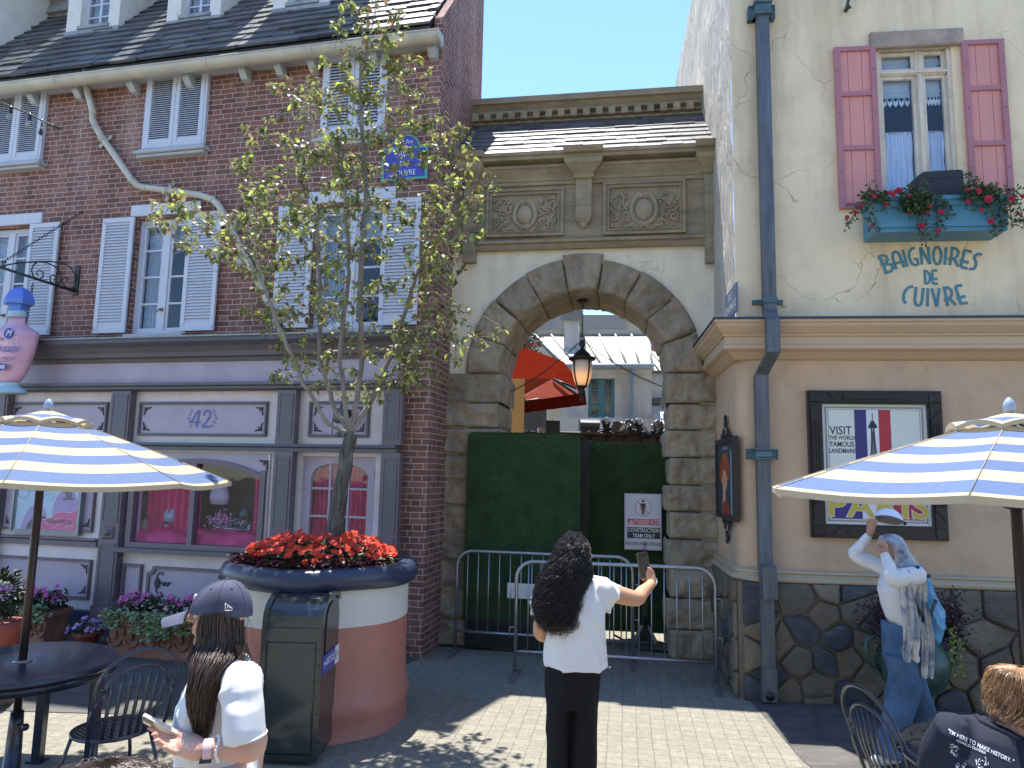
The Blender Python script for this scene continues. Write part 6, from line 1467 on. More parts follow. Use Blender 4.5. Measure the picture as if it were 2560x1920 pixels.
# Paris poster
x0,x1=FR.x(2024,1100,-.08),FR.x(2362,1100,-.08);z1,z0=FR.z(2190,976,-.08),FR.z(2200,1349,-.08)
PP=thing('framed_poster','large travel poster in a heavy black deco frame, partly hidden by the right parasol','poster',FR.M)
m=MB();fw=.125
m.frame(x0,x1,z0,z1,fw,-.06,-.003);m.frame(x0+.012,x1-.012,z0+.012,z1-.012,fw-.03,-.072,-.06)
xm,zm=(x0+x1)/2,(z0+z1)/2
for sg,zc in((1,z1-fw/2),(-1,z0+fw/2)):
 m.prism([(xm-.42,zc+sg*.045),(xm+.42,zc+sg*.045),(xm+.34,zc-sg*.045),(xm-.34,zc-sg*.045)],-.084,-.07);m.box(xm-.28,xm+.28,-.098,-.084,zc-.022,zc+.008)
for sg,xc in((-1,x0+fw/2),(1,x1-fw/2)):
 m.add([(xc+sg*.045,-.084,zm-.5),(xc+sg*.045,-.084,zm+.5),(xc-sg*.045,-.084,zm+.4),(xc-sg*.045,-.084,zm-.4),(xc+sg*.045,-.07,zm-.5),(xc+sg*.045,-.07,zm+.5),(xc-sg*.045,-.07,zm+.4),(xc-sg*.045,-.07,zm-.4)],[(0,1,2,3),(0,1,5,4),(1,2,6,5),(2,3,7,6),(3,0,4,7)])
 for k in(-1,0,1):m.box(xc+k*.025-.006,xc+k*.025+.006,-.094,-.084,zm-.38,zm+.38)
for xx in(x0+.065,x1-.065):
 for zz in(z0+.065,z1-.065):m.bbox(xx-.045,xx+.045,-.088,-.07,zz-.045,zz+.045,.006)
obj('frame',m,flat('black deco frame',(.012,.013,.017),.32),PP)
m=MB();ax0,ax1,az0,az1=x0+fw,x1-fw,z0+fw,z1-fw;y=-.03;AW_,AH=ax1-ax0,az1-az0
def rc(u0,u1,v0,v1,mi,dy=.001):m.face([(ax0+AW_*u0,y-dy,az0+AH*v0),(ax0+AW_*u1,y-dy,az0+AH*v0),(ax0+AW_*u1,y-dy,az0+AH*v1),(ax0+AW_*u0,y-dy,az0+AH*v1)],mi)
rc(0,1,0,1,0,0);rc(.03,.97,.02,.98,1,.0006);rc(.05,.95,.035,.965,0,.0012);rc(.06,.94,.042,.958,1,.0018);rc(.067,.933,.047,.953,0,.0024)
rc(.315,.43,.23,.953,2,.003);rc(.43,.545,.23,.953,4,.003);rc(.545,.66,.23,.953,3,.003)
rc(.067,.36,.047,.235,2,.0034);rc(.36,.56,.06,.235,4,.0034);rc(.53,.933,.047,.235,3,.0036)
ux=ax0+AW_*.487;tb,tt=az0+AH*.24,az0+AH*.93;TH_=tt-tb
def tw(f):return AW_*(.012+.12*(1-f)**2.6)
for sg in(-1,1):
 ribbon(m,[(ux+sg*tw(k/16),tb+TH_*k/16*.9)for k in range(17)],.008,y-.005,5)
 ribbon(m,[(ux+sg*tw(k/16)*.45,tb+TH_*k/16*.9)for k in range(17)],.004,y-.005,5)
k=0;zz=0.02
while zz<.86:
 z2=zz+.012+.03*(1-zz);a,b=tw(zz),tw(z2)
 ribbon(m,[(ux-a,tb+TH_*zz*.9),(ux+b,tb+TH_*z2*.9)],.0035,y-.0055,5);ribbon(m,[(ux+a,tb+TH_*zz*.9),(ux-b,tb+TH_*z2*.9)],.0035,y-.006,5);ribbon(m,[(ux-a,tb+TH_*zz*.9),(ux+a,tb+TH_*zz*.9)],.003,y-.0065,5);zz=z2
rc(.447,.527,.80,.825,5,.007);rc(.455,.519,.825,.84,5,.007);rc(.468,.506,.84,.86,5,.007);rc(.484,.49,.86,.93,5,.007)
put_text(m,'VISIT',ax0+AW_*.18,y-.004,az0+AH*.775,.11,5,sx=.82,bold=.001)
for t2,v_,s2,sx_ in(('THE WORLD',.715,.05,.80),('FAMOUS',.66,.068,.80),('LANDMARK',.605,.058,.76)):put_text(m,t2,ax0+AW_*.19,y-.004,az0+AH*v_,s2,5,sx=sx_,bold=.001)
put_text(m,'TOUR EIFFEL',ax0+AW_*.74,y-.004,az0+AH*.40,.07,5,sx=.8)if False else None
put_text(m,'PARIS',ax0+AW_*.5,y-.008,az0+AH*.145,.285,4,sx=1.19,bold=.011,spacing=1.06);put_text(m,'PARIS',ax0+AW_*.5,y-.009,az0+AH*.145,.285,6,sx=1.19,bold=.006,spacing=1.06)
put_text(m,'Tour Eiffel - Champ de Mars',ax0+AW_*.70,y-.006,az0+AH*.062,.042,4,sx=.95)
obj('print',m,[flat('poster ivory',(.66,.68,.58)),flat('poster taupe',(.30,.25,.25)),flat('poster navy',(.045,.035,.16)),flat('poster red',(.42,.035,.045)),flat('poster white',(.70,.70,.70)),flat('poster black',(.03,.028,.045)),flat('poster gold',(.53,.40,.06))],PP,recalc=False)
# side wall pieces
MS=FR.M@Matrix.Rotation(RAD(-90),4,'Z')
SF=Fr(0,0,0)
def sp3(px,py,x=0.0):return FR.P(px,py,x,0)
def sw(p,out=0.0):return(-out,p[1],p[2])
ST2=thing('street_plaque','dark grey blue street name plaque on the side of the cream building','sign',FR.M)
a=sp3(1818,745);b=sp3(1845,705);c=sp3(1845,776);y0,y1=b[1],sp3(1817,760)[1];z0,z1=c[2],b[2]
m=MB();m.box(-.02,-.002,y0,y1,z0,z1);obj('plate',m,flat('plaque slate blue',(.11,.14,.20),.5),ST2)
def side_text(mb,txt,yc,zc,size,mi=0,sx=1.0,x=-.022,bold=0.0):
 vs,fs=text_mesh(txt,size,sx,0,bold);mb.add([(x,yc-u,zc+v)for u,v,_ in vs],fs,mi)
m=MB();side_text(m,'RUE',(y0+y1)/2,(z0+z1)/2+.06,.11);side_text(m,'BONAPARTE',(y0+y1)/2,(z0+z1)/2-.05,.11,sx=.95*(y1-y0)/.62);obj('lettering',m,flat('enamel white',(.7,.72,.75),.4),ST2,recalc=False)
ST3=thing('framed_poster','narrow poster of a ginger haired woman in an ornate iron frame on the side wall','poster',FR.M)
a=sp3(1838,1095,-.03);b=sp3(1797,1290,-.03);y0,y1=a[1],b[1];z1,z0=sp3(1818,1095,-.03)[2],sp3(1818,1298,-.03)[2]
m=MB();w_=.05
for(p,q_,r1,r2)in((y0,y1,z1-w_,z1),(y0,y1,z0,z0+w_),(y0,y0+w_,z0+w_,z1-w_),(y1-w_,y1,z0+w_,z1-w_)):m.box(-.06,-.002,p,q_,r1,r2)
yc=(y0+y1)/2
for zz,sg in((z1,1),(z0,-1)):
 for k in(-1,1):
  m.tube([(-.03,yc+k*u*.3,zz+sg*v*.3)for u,v in spiral(.35,.2,.22,.04,200,1.5,16)],.009,6);m.tube([(-.03,yc+k*u*.3,zz+sg*v*.3)for u,v in spiral(.75,.1,.14,.03,160,1.3,14)],.008,6);m.tube([(-.03,yc+k*u*.3,zz+sg*v*.3)for u,v in spiral(.12,.5,.14,.03,220,1.3,14)],.008,6)
 m.ell((-.03,yc,zz+sg*.2),(.02,.02,.04),8,6)
obj('frame',m,M_IRON,ST3)
m=MB();yy0,yy1,zz0,zz1=y0+w_,y1-w_,z0+w_,z1-w_;HH,WW=zz1-zz0,yy1-yy0
m.face([(-.04,yy0,zz0),(-.04,yy1,zz0),(-.04,yy1,zz1),(-.04,yy0,zz1)],0)
def sb(pts,mi,d):m.face([(-.04-d,yy1-WW*u,zz0+HH*v)for u,v in pts],mi)
sb([(.2,.45),(.15,.7),(.3,.84),(.6,.86),(.75,.7),(.7,.5),(.5,.42)],1,.001);sb([(.35,.3),(.3,.5),(.4,.62),(.55,.6),(.6,.5),(.62,.42),(.55,.36),(.5,.3),(.55,0),(.25,0)],2,.002);sb([(.3,.0),(.25,.12),(.5,.2),(.8,.1),(.8,0)],3,.003)
sb([(.82,0),(.82,.9),(.95,.9),(.95,0)],4,.001)
for k in range(5):m.tube([(-.043,yy1-WW*(.45+u),zz0+HH*(.66+v*.8))for u,v in arc(0,0,.06+.05*k,-40,230,10)],.003,4,m=3)
side_text(m,'Les Plaisirs Parisiens',yc,zz1-.045,.05,5,sx=.62,x=-.0425);obj('print',m,[flat('poster ground',(.03,.04,.06)),flat('ginger hair',(.50,.13,.03)),flat('poster skin tone',(.62,.30,.17)),flat('poster ember',(.25,.04,.02)),flat('poster cool',(.3,.38,.42)),flat('enamel white',(.7,.72,.75),.4)],ST3,recalc=False)
# square downspout
M_ZINC=mat('weathered blue zinc',(.11,.12,.128),.5,metal=.3,var=.3,vs=4,dirt=.45,dirtc=(.22,.30,.34),dirts=3,stretch=(6,6,.6))
DSP=thing('downspout','weathered blue grey square downspout bending round the ledge of the cream building','downspout',FR.M)
def sqd(mb,pts,w_,d_):
 vs=[]
 for(x,y,z,ang)in pts:
  c,s_=cos(ang),sin(ang)
  for a,b in((-1,-1),(1,-1),(1,1),(-1,1)):vs.append((x+a*w_/2,y+b*d_/2,z))
 mb.add(vs,[(i*4+k,i*4+(k+1)%4,(i+1)*4+(k+1)%4,(i+1)*4+k)for i in range(len(pts)-1)for k in range(4)]+[(0,1,2,3),tuple(len(vs)-4+k for k in range(4))])
WD=.115
xu=FR.x(1921,600,-.12);xm_=FR.x(1933,840,-.36);xl=FR.x(1905,1050,-.11)
xl=(FR.x(1904,1000,-.11)+FR.x(1920,1600,-.11))/2
zA,zB,zC_,zD=FR.z(1930,770,-.2),FR.z(1932,800,-.36),FR.z(1932,880,-.36),FR.z(1905,938,-.12)
m=MB();sqd(m,[(xu,-.09,HT,0),(xu,-.09,zA,0),(xm_,-.33,zB,0),(xm_,-.33,zC_,0),(xl,-.09,zD,0),(xl,-.09,.10,0)],WD,.10)
obj('pipe',m,M_ZINC,DSP)
m=MB();zs1,zs0=FR.z(1924,1419,-.2),FR.z(1924,1498,-.2);xs_=FR.x(1924,1450,-.2);sqd(m,[(xs_,-.125,zs1+.02,0),(xs_,-.155,zs1,0),(xs_,-.155,zs0,0),(xl,-.1,zs0-.01,0)],WD+.012,.12)
obj('sleeve',m,M_ZINC,DSP);m=MB();sqd(m,[(xl,-.10,.30,0),(xl,-.10,.02,0)],WD+.012,.12);obj('sleeve',m,M_ZINC,DSP)
m=MB();m.T=Matrix.Translation((xl,-.163,.07))@Matrix.Rotation(RAD(90),4,'X');m.lathe([(.04,0),(.04,.003)],(0,0,0),16);obj('outlet',m,M_BLACK,DSP)
for(pyc,xx,yy_,hh,wd)in((1135,xl,-.15,.10,.28),(20,xu,-.15,.14,.26)):
 zc=FR.z(1906,pyc,-.14);m=MB();m.box(xx-wd/2,xx+wd/2,-.075,-.03 if pyc>500 else-.002,zc-hh/2,zc+hh/2);m.bbox(xx-WD/2-.018,xx+WD/2+.018,-.16,-.02,zc-hh*.35,zc+hh*.35,.01)
 m.frame(xx-wd/2,xx+wd/2,zc-hh/2,zc+hh/2,.012,-.083,-.075);m.box(xx-WD/2-.03,xx+WD/2+.03,-.17,-.02,zc+hh*.35,zc+hh*.5);m.box(xx-WD/2-.03,xx+WD/2+.03,-.17,-.02,zc-hh*.5,zc-hh*.35)
 obj('clamp',m,mat('verdigris clamp',(.07,.125,.14),.55,var=.3,vs=10),DSP)
zc=FR.z(1920,751,-.1);m=MB();m.box(xu-.14,xu+.14,-.03,-.002,zc-.022,zc+.022);m.box(xu-WD/2-.008,xu+WD/2+.008,-.148,-.02,zc-.03,zc+.02);obj('strap',m,mat('verdigris strap',(.05,.13,.13),.55,var=.3,vs=10),DSP)
p=FR.P(2118,12,-.05);HK=thing('wall_hook','small dark iron hook in the cream wall left of the stone lintel','hook',FR.M)
m=MB();m.tube([p+Vector(q_)for q_ in((0,.05,-.03),(0,0,-.03),(-.01,-.05,0),(.02,-.06,.05),(0,-.06,.1),(-.02,-.05,.14))],[.02,.022,.014,.02,.014,.02],7)
for k in range(9):m.ell((p[0]+ru(-.025,.025),p[1]-ru(.02,.06),p[2]+ru(-.06,.1)),ru(.009,.018),6,4)
obj('hook_body',m,mat('corroded iron',(.06,.07,.075),.8,var=.5,vs=30),HK)
# street behind the photographer: unseen facade and trees added for pane reflections and bounce
FBk=Fr(0,-13,180)
BK=thing('unseen_building','unseen cream building added behind the photographer for reflections and bounced light','building',Matrix.Translation((0,-13,0)))
m=MB();hs_=[(-14+3.6*i,-12.6+3.6*i,z,z+2)for i in range(8)for z in(1.0,4.6)]
m.holes(-15,15,0,8,hs_,0,-.25);obj('wall',m,stucco_mat('pale stucco',(.66,.54,.38),crack=0),BK)
m=MB();m.box(-15,15,-1.2,-.3,0,8);obj('interior',m,M_DARK,BK);m=MB();m.box(-15.3,15.3,-.4,.4,8,8.4);m.add([(-15.3,.4,8.4),(15.3,.4,8.4),(15.3,-5,11),(-15.3,-5,11)],[(0,1,2,3)]);obj('roof',m,M_SLATE,BK)
for i,(x,y,h)in enumerate(((-9,-9.5,6),(-3.5,-10.5,7),(2.5,-9.8,5.5),(8.5,-10.2,6.5))):  # out of view, added to darken what the panes reflect
 t_=thing('unseen_tree','unseen leafy tree added behind the photographer to darken window reflections','tree',None,'trees behind the photographer',(x,y,0));m=MB();m.tube([(0,0,0),(.05,0,h*.45),(0,0,h*.8)],[.14,.1,.04],8);obj('trunk',m,M_TAN,t_);m=MB()
 for k in range(900):
  d=Vector((random.gauss(0,1),random.gauss(0,1),random.gauss(0,.8)));d=d.normalized()*ru(.5,1)*(1.9+.5*sin(k));leafcl(m,Vector((d.x,d.y,h*.72+d.z)),3,.16,.2)
 obj('crown',m,mat('street leaf',(.06,.10,.03),.6,isl=.5),t_,recalc=False)
 # round tree planter
PCX,PCY=-1.55,6.08
PN=thing('round_planter','big round planter with navy rim, white band and terracotta pink base holding the tree','planter',None,None,(PCX,PCY,0))
zr0,zr1,zbnd=1.07,1.235,.80
def wob(r_,a):return r_*(1+.012*sin(3*a+1)+.008*sin(7*a))
def ringwall(mb,prof,seg=72,amp=.004):
 mb.grid(lambda u,v:(lambda a,k:(wob(prof[k][0],a)*cos(a),wob(prof[k][0],a)*sin(a),prof[k][1]+amp*sin(5*a)))(2*pi*u,min(len(prof)-1,int(round(v*(len(prof)-1))))),seg,len(prof)-1,cu=True)
m=MB();ringwall(m,[(.74,0),(.735,.03),(.725,.1),(.735,.15),(.745,.2),(.73,.27),(.715,.33),(.71,.5),(.71,zbnd)]);obj('base',m,mat('terracotta pink paint',(.40,.155,.115),.42,var=.1,bump=.35,bs_=25,dist=.008,dirt=.45,dirts=3),PN)
m=MB();ringwall(m,[(.711,zbnd),(.711,zr0+.02)]);obj('band',m,mat('off white planter paint',(.58,.56,.51),.5,var=.08,bump=.35,bs_=25,dist=.006,dirt=.35,dirtc=(.3,.27,.22),dirts=3),PN)
m=MB();ringwall(m,[(.70,zr0),(.75,zr0+.0),(.775,zr0+.02),(.785,zr0+.06),(.783,zr0+.11),(.765,zr0+.145),(.73,zr1),(.67,zr1),(.63,zr1-.02),(.62,zr1-.1)],72,.006);obj('rim',m,mat('navy rim paint',(.032,.042,.075),.32,var=.15,bump=.35,bs_=22,dist=.008),PN)
m=MB();m.lathe([(.64,zr1-.06),(.3,zr1-.03),(.01,zr1)],(0,0,0),32);obj('soil',m,mat('dark soil',(.035,.025,.02),.95,bump=.8),PN)
# bedding flowers
def bloom_mesh(r_,col_m,petals=5,cen=None):
 m=MB()
 for k in range(petals):
  a=2*pi*k/petals;d=Vector((cos(a),sin(a),0));s_=Vector((-sin(a),cos(a),0))
  m.add([(0,0,0),d*r_*.5-s_*r_*.42+Vector((0,0,.1*r_)),d*r_*.95-s_*r_*.3+Vector((0,0,.02*r_)),d*r_*.88,d*r_*.95+s_*r_*.3+Vector((0,0,.02*r_)),d*r_*.5+s_*r_*.42+Vector((0,0,.16*r_))],[(0,1,2,3),(0,3,4,5)],0,True)
 m.ell((0,0,.06*r_),(.14*r_,.14*r_,.1*r_),6,4,1)
 return m
def place_blooms(parent,me_src,spots,tilt=.7):
 """spots: (pos, outward dir)"""
 first=True
 for p,d in spots:
  o=me_src if first else me_src.copy()
  if not first:COL.objects.link(o)
  first=False;o.parent=parent;dd=Vector(d).normalized();q_=dd.to_track_quat('Z','Y').to_matrix().to_4x4()@Matrix.Rotation(ru(0,6.28),4,'Z');o.matrix_local=Matrix.Translation(Vector(p))@q_@Matrix.Scale(ru(.8,1.15),4)
def lf(mb,p,d,L,w_,m_=0,curl=.3):
 """a folded, curling leaf"""
 d=Vector(d).normalized();s_=d.cross(Vector((ru(-.4,.4),ru(-.4,.4),1)));
 if s_.length<.05:s_=Vector((1,0,0))
 s_.normalize();n=s_.cross(d);p=Vector(p);pts=[]
 for t_,k in((0,.05),(.3,.9),(.65,.85),(1,.03)):
  c=p+d*L*t_-n*(curl*L*t_*t_);pts+=[c-s_*w_*k-n*(-.25*w_*k),c,c+s_*w_*k-n*(-.25*w_*k)]
 mb.add(pts,[(i*3+j,i*3+j+1,i*3+j+4,i*3+j+3)for i in range(3)for j in range(2)],m_,True)
M_IMP=mat('orange red petals',(.72,.045,.01),.6,isl=.25,trans=.25);M_YC=flat('flower eye',(.5,.2,.05))
M_DGL=mat('bronze green leaf',(.055,.075,.025),.45,isl=.5,trans=.15);M_COL=mat('dark red coleus leaf',(.10,.008,.015),.5,isl=.7,trans=.15)
FL=thing('red_impatiens','mass of orange red bedding flowers filling the round tree planter','flowers',None,None,(PCX,PCY,0))
m=MB();mc=MB()
for k in range(1500):
 a=ru(0,6.28);r_=.62*sqrt(rnd());z=zr1-.04+.17*(1-(r_/.66)**2)+ru(-.06,.03);lf(m,(r_*cos(a),r_*sin(a),z),(cos(a)+ru(-.8,.8),sin(a)+ru(-.8,.8),ru(-.2,.7)),ru(.05,.085),ru(.014,.022))
for k in range(420):
 a=RAD(ru(195,330));r_=ru(.5,.68);lf(mc,(r_*cos(a),r_*sin(a),zr1+ru(-.04,.05)),(cos(a)+ru(-.6,.6),sin(a)+ru(-.6,.6),ru(-.1,.6)),ru(.04,.08),ru(.014,.024))
obj('foliage',m,M_DGL,FL,recalc=False);obj('coleus',mc,M_COL,FL,recalc=False)
src=obj('bloom',bloom_mesh(.034,None),[M_IMP,M_YC],FL,recalc=False);sp_l=[];acc=[]
tries=0
while len(sp_l)<99 and tries<4000:
 tries+=1;a=RAD(ru(150,390));r_=.63*sqrt(ru(.12,1));h=zr1+.03+.17*(1-(r_/.68)**2)+ru(0,.03)
 if 205<math.degrees(a)<240 and r_>.5 and rnd()<.5:continue
 p=Vector((r_*cos(a),r_*sin(a),h))
 if any((p-q_).length<.04 for q_ in acc):continue
 acc.append(p);sp_l.append((p,(cos(a)*.6+ru(-.3,.3),-.6+ru(-.3,.3),.75)))
place_blooms(FL,src,sp_l)
m=MB()
for k in range(90):
 a=RAD(ru(140,400));r_=.62*sqrt(ru(.1,1));h=zr1+.01+.17*(1-(r_/.68)**2)+ru(-.02,.03);bm_=bloom_mesh(.03,None)
 T_=Matrix.Translation((r_*cos(a),r_*sin(a),h))@Vector((ru(-.6,.6),-.6,.7)).to_track_quat('Z','Y').to_matrix().to_4x4();m.T=T_;m.add(bm_.v,bm_.f,0,True);m.T=None
o=obj('bloom',m,M_IMP,FL,recalc=False);o['kind']='stuff'
# tree
TR=thing('young_tree','thin young tree with sparse yellow green leaves growing from the round planter','tree',None,None,(PCX,PCY,zr1))
TY=PCY
def tp_(px,py,dy=0.0):p=at(px,py,TY+dy);return p
base=Vector((tp_(828,1372).x,TY,zr1-.05));
trunk=[base,tp_(846,1260),tp_(862,1165),tp_(876,1085)]
outl=[(735,10),(800,-40),(880,10),(890,90),(940,170),(950,240),(1025,285),(1035,340),(1078,415),(1055,480),(1062,540),(1005,600),(1000,670),(1100,705),(1070,760),(990,795),(880,850),(800,890),(700,850),(640,845),(570,830),(600,760),(510,690),(525,600),(370,545),(295,480),(330,450),(385,455),(355,400),(385,380),(440,470),(525,440),(505,320),(560,270),(640,225),(562,190),(570,165),(660,190),(700,130),(720,70)]
outl=[(x*1.1573,y*1.1573)for x,y in outl]
def inside(x,y):
 c=False;n=len(outl)
 for i in range(n):
  x1,y1=outl[i];x2,y2=outl[(i+1)%n]
  if(y1>y)!=(y2>y)and x<(x2-x1)*(y-y1)/(y2-y1)+x1:c=not c
 return c
def width_at(y):
 xs=[x for x in range(330,1300,12)if inside(x,y)];return(min(xs),max(xs))if xs else(870,900)
WA={y:width_at(y)for y in range(-50,1060,25)}
rt=random.Random(11)
att=[]
while len(att)<1100:
 x,y=rt.uniform(330,1290),rt.uniform(-45,1030)
 if not inside(x,y):continue
 lo,hi=WA[int((y+50)//25)*25-50]if int((y+50)//25)*25-50 in WA else(800,1000)
 e=abs(x-885)/430.0
 if rt.random()>.35+.65*min(1,e*1.3+abs(y-760)/700*.8):continue
 c=(lo+hi)/2;hw=max(20,(hi-lo)/2);f=sqrt(max(0,1-((x-c)/hw)**2));dy=rt.uniform(-1,1)*f*hw/FPX*TY*.62
 dy*=(1.0 if dy<0 else .8)
 att.append(at(x,y,TY+dy))
nodes=[(trunk[-1],-1)];
for px,py,dy in((892,1000,0),(905,900,.02),(900,800,0),(905,640,.03),(915,480,0),(905,330,0),(900,200,0)):
 a=nodes[-1][0];b=tp_(px,py,dy);n=max(1,int((b-a).length/.06))
 for k in range(1,n+1):nodes.append((a.lerp(b,k/n),len(nodes)-1))
for line in(((862,1010,-.08),(848,880,-.12),(872,700,-.2),(868,520,-.2),(850,360,-.2)),((930,1000,.05),(990,860,.15),(1040,690,.25),(1100,520,.3)),((835,1020,.08),(800,900,.1),(800,700,.2),(790,520,.2)),((820,1060,-.1),(760,960,-.2),(690,800,-.35),(640,650,-.4))):
 par=0;a=nodes[0][0]
 for q_ in line:
  b=tp_(*q_);n=max(1,int((b-a).length/.06))
  for k in range(1,n+1):nodes.append((a.lerp(b,k/n),par));par=len(nodes)-1
  a=b
from mathutils import kdtree
STEP,KILL,INFL=.06,.085,.75
alive=list(att)
for it in range(70):
 kd=kdtree.KDTree(len(nodes))
 for i,(p,_)in enumerate(nodes):kd.insert(p,i)
 kd.balance();pull={};rest=[]
 for a in alive:
  co,i,d=kd.find(a)
  if d<KILL:continue
  rest.append(a)
  if d<INFL:pull.setdefault(i,Vector((0,0,0)));pull[i]+=(a-co).normalized()
 alive=rest
 if not pull:break
 for i,v in pull.items():
  if v.length<.05:continue
  dv=(v.normalized()+Vector((0,0,.28))+Vector((rt.uniform(-.3,.3),rt.uniform(-.3,.3),rt.uniform(-.2,.2)))).normalized();nodes.append((nodes[i][0]+dv*STEP,i))
N_=len(nodes);kids=[[]for _ in range(N_)]
for i,(p,q_)in enumerate(nodes):
 if q_>=0:kids[q_].append(i)
rad=[0.0]*N_
for i in range(N_-1,-1,-1):rad[i]=.0028 if not kids[i]else(sum(rad[k]**2.6 for k in kids[i]))**(1/2.6)
sc_=.038/rad[0];rad=[max(.0024,r_*(sc_ if r_>.012 else(.6+(sc_-.6)*r_/.012 if sc_<3 else 1)))for r_ in rad]
M_BARK=stone_mat('grey tree bark',(.29,.25,.205),isl=0,bumpk=.5,stain=(.06,.05,.04))
mb_,nt,b=_mk('furrowed bark');co=COORD(nt,'Object',(14,14,3.2));
nt.links.new(RAMP(nt,NOISE(nt,co,2.0,6,.65,1.0),[(.35,(.035,.03,.026)),(.55,(.13,.115,.095)),(.75,(.25,.225,.19))]),b.inputs['Base Color']);b.inputs['Roughness'].default_value=.9;BUMP(nt,b,NOISE(nt,co,2.0,6,.65,1.0),1.0,.03)
m=MB();m.T=Matrix.Translation((-PCX,-PCY,-zr1));pts=[]
for k in range(25):t_=k/24*3;i=min(2,int(t_));pts.append(trunk[i].lerp(trunk[i+1],t_-i)+Vector((.006*sin(k*.9),0,0)))
m.tube(pts,[.070-.015*k/24+(.02*max(0,1-k/4))for k in range(25)],18);obj('trunk',m,mb_,TR)
m=MB();m.T=Matrix.Translation((-PCX,-PCY,-zr1));done=set()
for i in range(N_):
 ks=kids[i]
 starts=ks if i==0 else[k for k in ks if k!=(max(ks,key=lambda q_:rad[q_])if ks else-1)]
 for s0 in starts:
  path=[i,s0]
  while kids[path[-1]]:path.append(max(kids[path[-1]],key=lambda q_:rad[q_]))
  pp=[nodes[k][0]+Vector((rt.uniform(-.006,.006),)*3)for k in path];rr_=[min(rad[path[0]],rad[path[1]]*1.25)]+[rad[k]for k in path[1:]]
  m.tube(pp,rr_,5 if rr_[1]<.008 else 9)
tw_=[]
for i in range(N_):
 if rad[i]<.012 and rt.random()<.28:
  p=nodes[i][0];d=Vector((rt.uniform(-1,1),rt.uniform(-1,1),rt.uniform(-.2,1))).normalized();e=p+d*rt.uniform(.04,.12);m.tube([p,p.lerp(e,.5)+Vector((0,0,.01)),e],.0018,3);tw_.append(e)
obj('branches',m,M_BARK,TR)
M_LEAFS=[mat('leaf olive',(.25,.27,.11),.5,isl=.35,trans=.35,spec=.5),mat('leaf yellow green',(.38,.44,.10),.5,isl=.35,trans=.5,spec=.4),mat('leaf brown',(.34,.235,.13),.7,isl=.5,trans=.25),mat('leaf dark',(.11,.14,.06),.4,isl=.4,trans=.2)]
m=MB();m.T=Matrix.Translation((-PCX,-PCY,-zr1));R_old=(random.getstate());random.seed(3)
tips=[nodes[i][0]for i in range(N_)if not kids[i]]+tw_
for tpt in tips:
 n=random.choice((3,4,6,8,10))
 for k in range(n):
  p=tpt+Vector((random.gauss(0,.022),random.gauss(0,.022),random.gauss(0,.02)));d=Vector((random.gauss(0,1),random.gauss(0,1),random.gauss(-.35,.7)));q_=rnd()
  mi=0 if q_<.45 else 1 if q_<.68 else 2 if q_<.86 else 3
  lf(m,p,d,ru(.042,.075),ru(.014,.024),mi,curl=ru(-.1,.7))
for i in range(0,N_):
 if rad[i]<.010 and rnd()<.45:
  for k in range(random.choice((1,2,3))):lf(m,nodes[i][0]+Vector((ru(-.02,.02),ru(-.02,.02),ru(-.02,.02))),(random.gauss(0,1),random.gauss(0,1),random.gauss(-.2,.8)),ru(.03,.055),ru(.010,.017),0 if rnd()<.5 else random.choice((1,2,3)),curl=ru(0,.8))
obj('foliage',m,M_LEAFS,TR,recalc=False);random.setstate(R_old)
# litter bin
bl,bc,br=gnd(634,1912),gnd(790,1918),gnd(856,1850)
u_=(bc-bl);BW=u_.length;BD=(br-bc).length;ang=atan2(u_.y,u_.x)
TB=thing('litter_bin','dark green black steel litter bin with arched top and a blue recycle label','bin',None,None,(bl.x,bl.y,0),ang)
M_BIN=mat('dark bin enamel',(.022,.032,.034),.16,var=.15,vs=2,bump=.08,bs_=3,dist=.02,coat=.4)
HB=1.10;zA=.93;r_=BD/2
arcp=[(BD,.04)]+[(BD,zA)]+[(BD/2+BD/2*cos(RAD(a)),zA+(HB-zA)*sin(RAD(a)))for a in range(15,180,15)]+[(0,zA),(0,.04)]
m=MB();m.prism([(y_*.96+BD*.02,z_*.985+.0)for y_,z_ in arcp],.012,BW-.012,ax='x');obj('body',m,M_BIN,TB)
m=MB()
for x0,x1 in((0,.035),(BW-.035,BW)):
 ins=[(BD/2+(y_-BD/2)*.84,z_ if z_<zA else zA+(z_-zA)*.8)for y_,z_ in arcp];n=len(arcp)
 A_=[(x0,y_,z_)for y_,z_ in arcp];B_=[(x1,y_,z_)for y_,z_ in arcp];C_=[(x0,y_,z_)for y_,z_ in ins];D_=[(x1,y_,z_)for y_,z_ in ins]
 m.add(A_+B_+C_+D_,[(i,i+1,n+i+1,n+i)for i in range(n-1)]+[(i,i+1,2*n+i+1,2*n+i)for i in range(n-1)]+[(n+i,n+i+1,3*n+i+1,3*n+i)for i in range(n-1)])
m.box(.0,BW,-.004,.02,.03,.07);m.box(0,BW,-.004,.02,.80,.885)
obj('rim_frame',m,M_BIN,TB)
m=MB();m.bbox(.045,BW-.045,-.006,.02,.075,.79,.006);obj('door',m,M_BIN,TB)
m=MB()
for k in range(7):
 for xx in(.06,BW-.018,BW-.055):m.ell((xx,-.006 if xx<BW-.03 else-.005,.12+.105*k),.006,6,4)
for k in range(6):m.ell((BW+.002,BD*.07,.15+.12*k),.006,6,4)
obj('rivets',m,M_BIN,TB)
m=MB();fl_=[(BD*.2,.70),(BD*.8,.70),(BD*.8,.93)]+[(BD/2+BD*.3*cos(RAD(a)),.93+.10*sin(RAD(a)))for a in range(20,180,20)]+[(BD*.2,.93)];m.prism(fl_,BW-.008,BW-.003,ax='x')
obj('flap',m,mat('flap enamel',(.07,.065,.065),.25,bump=.05),TB)
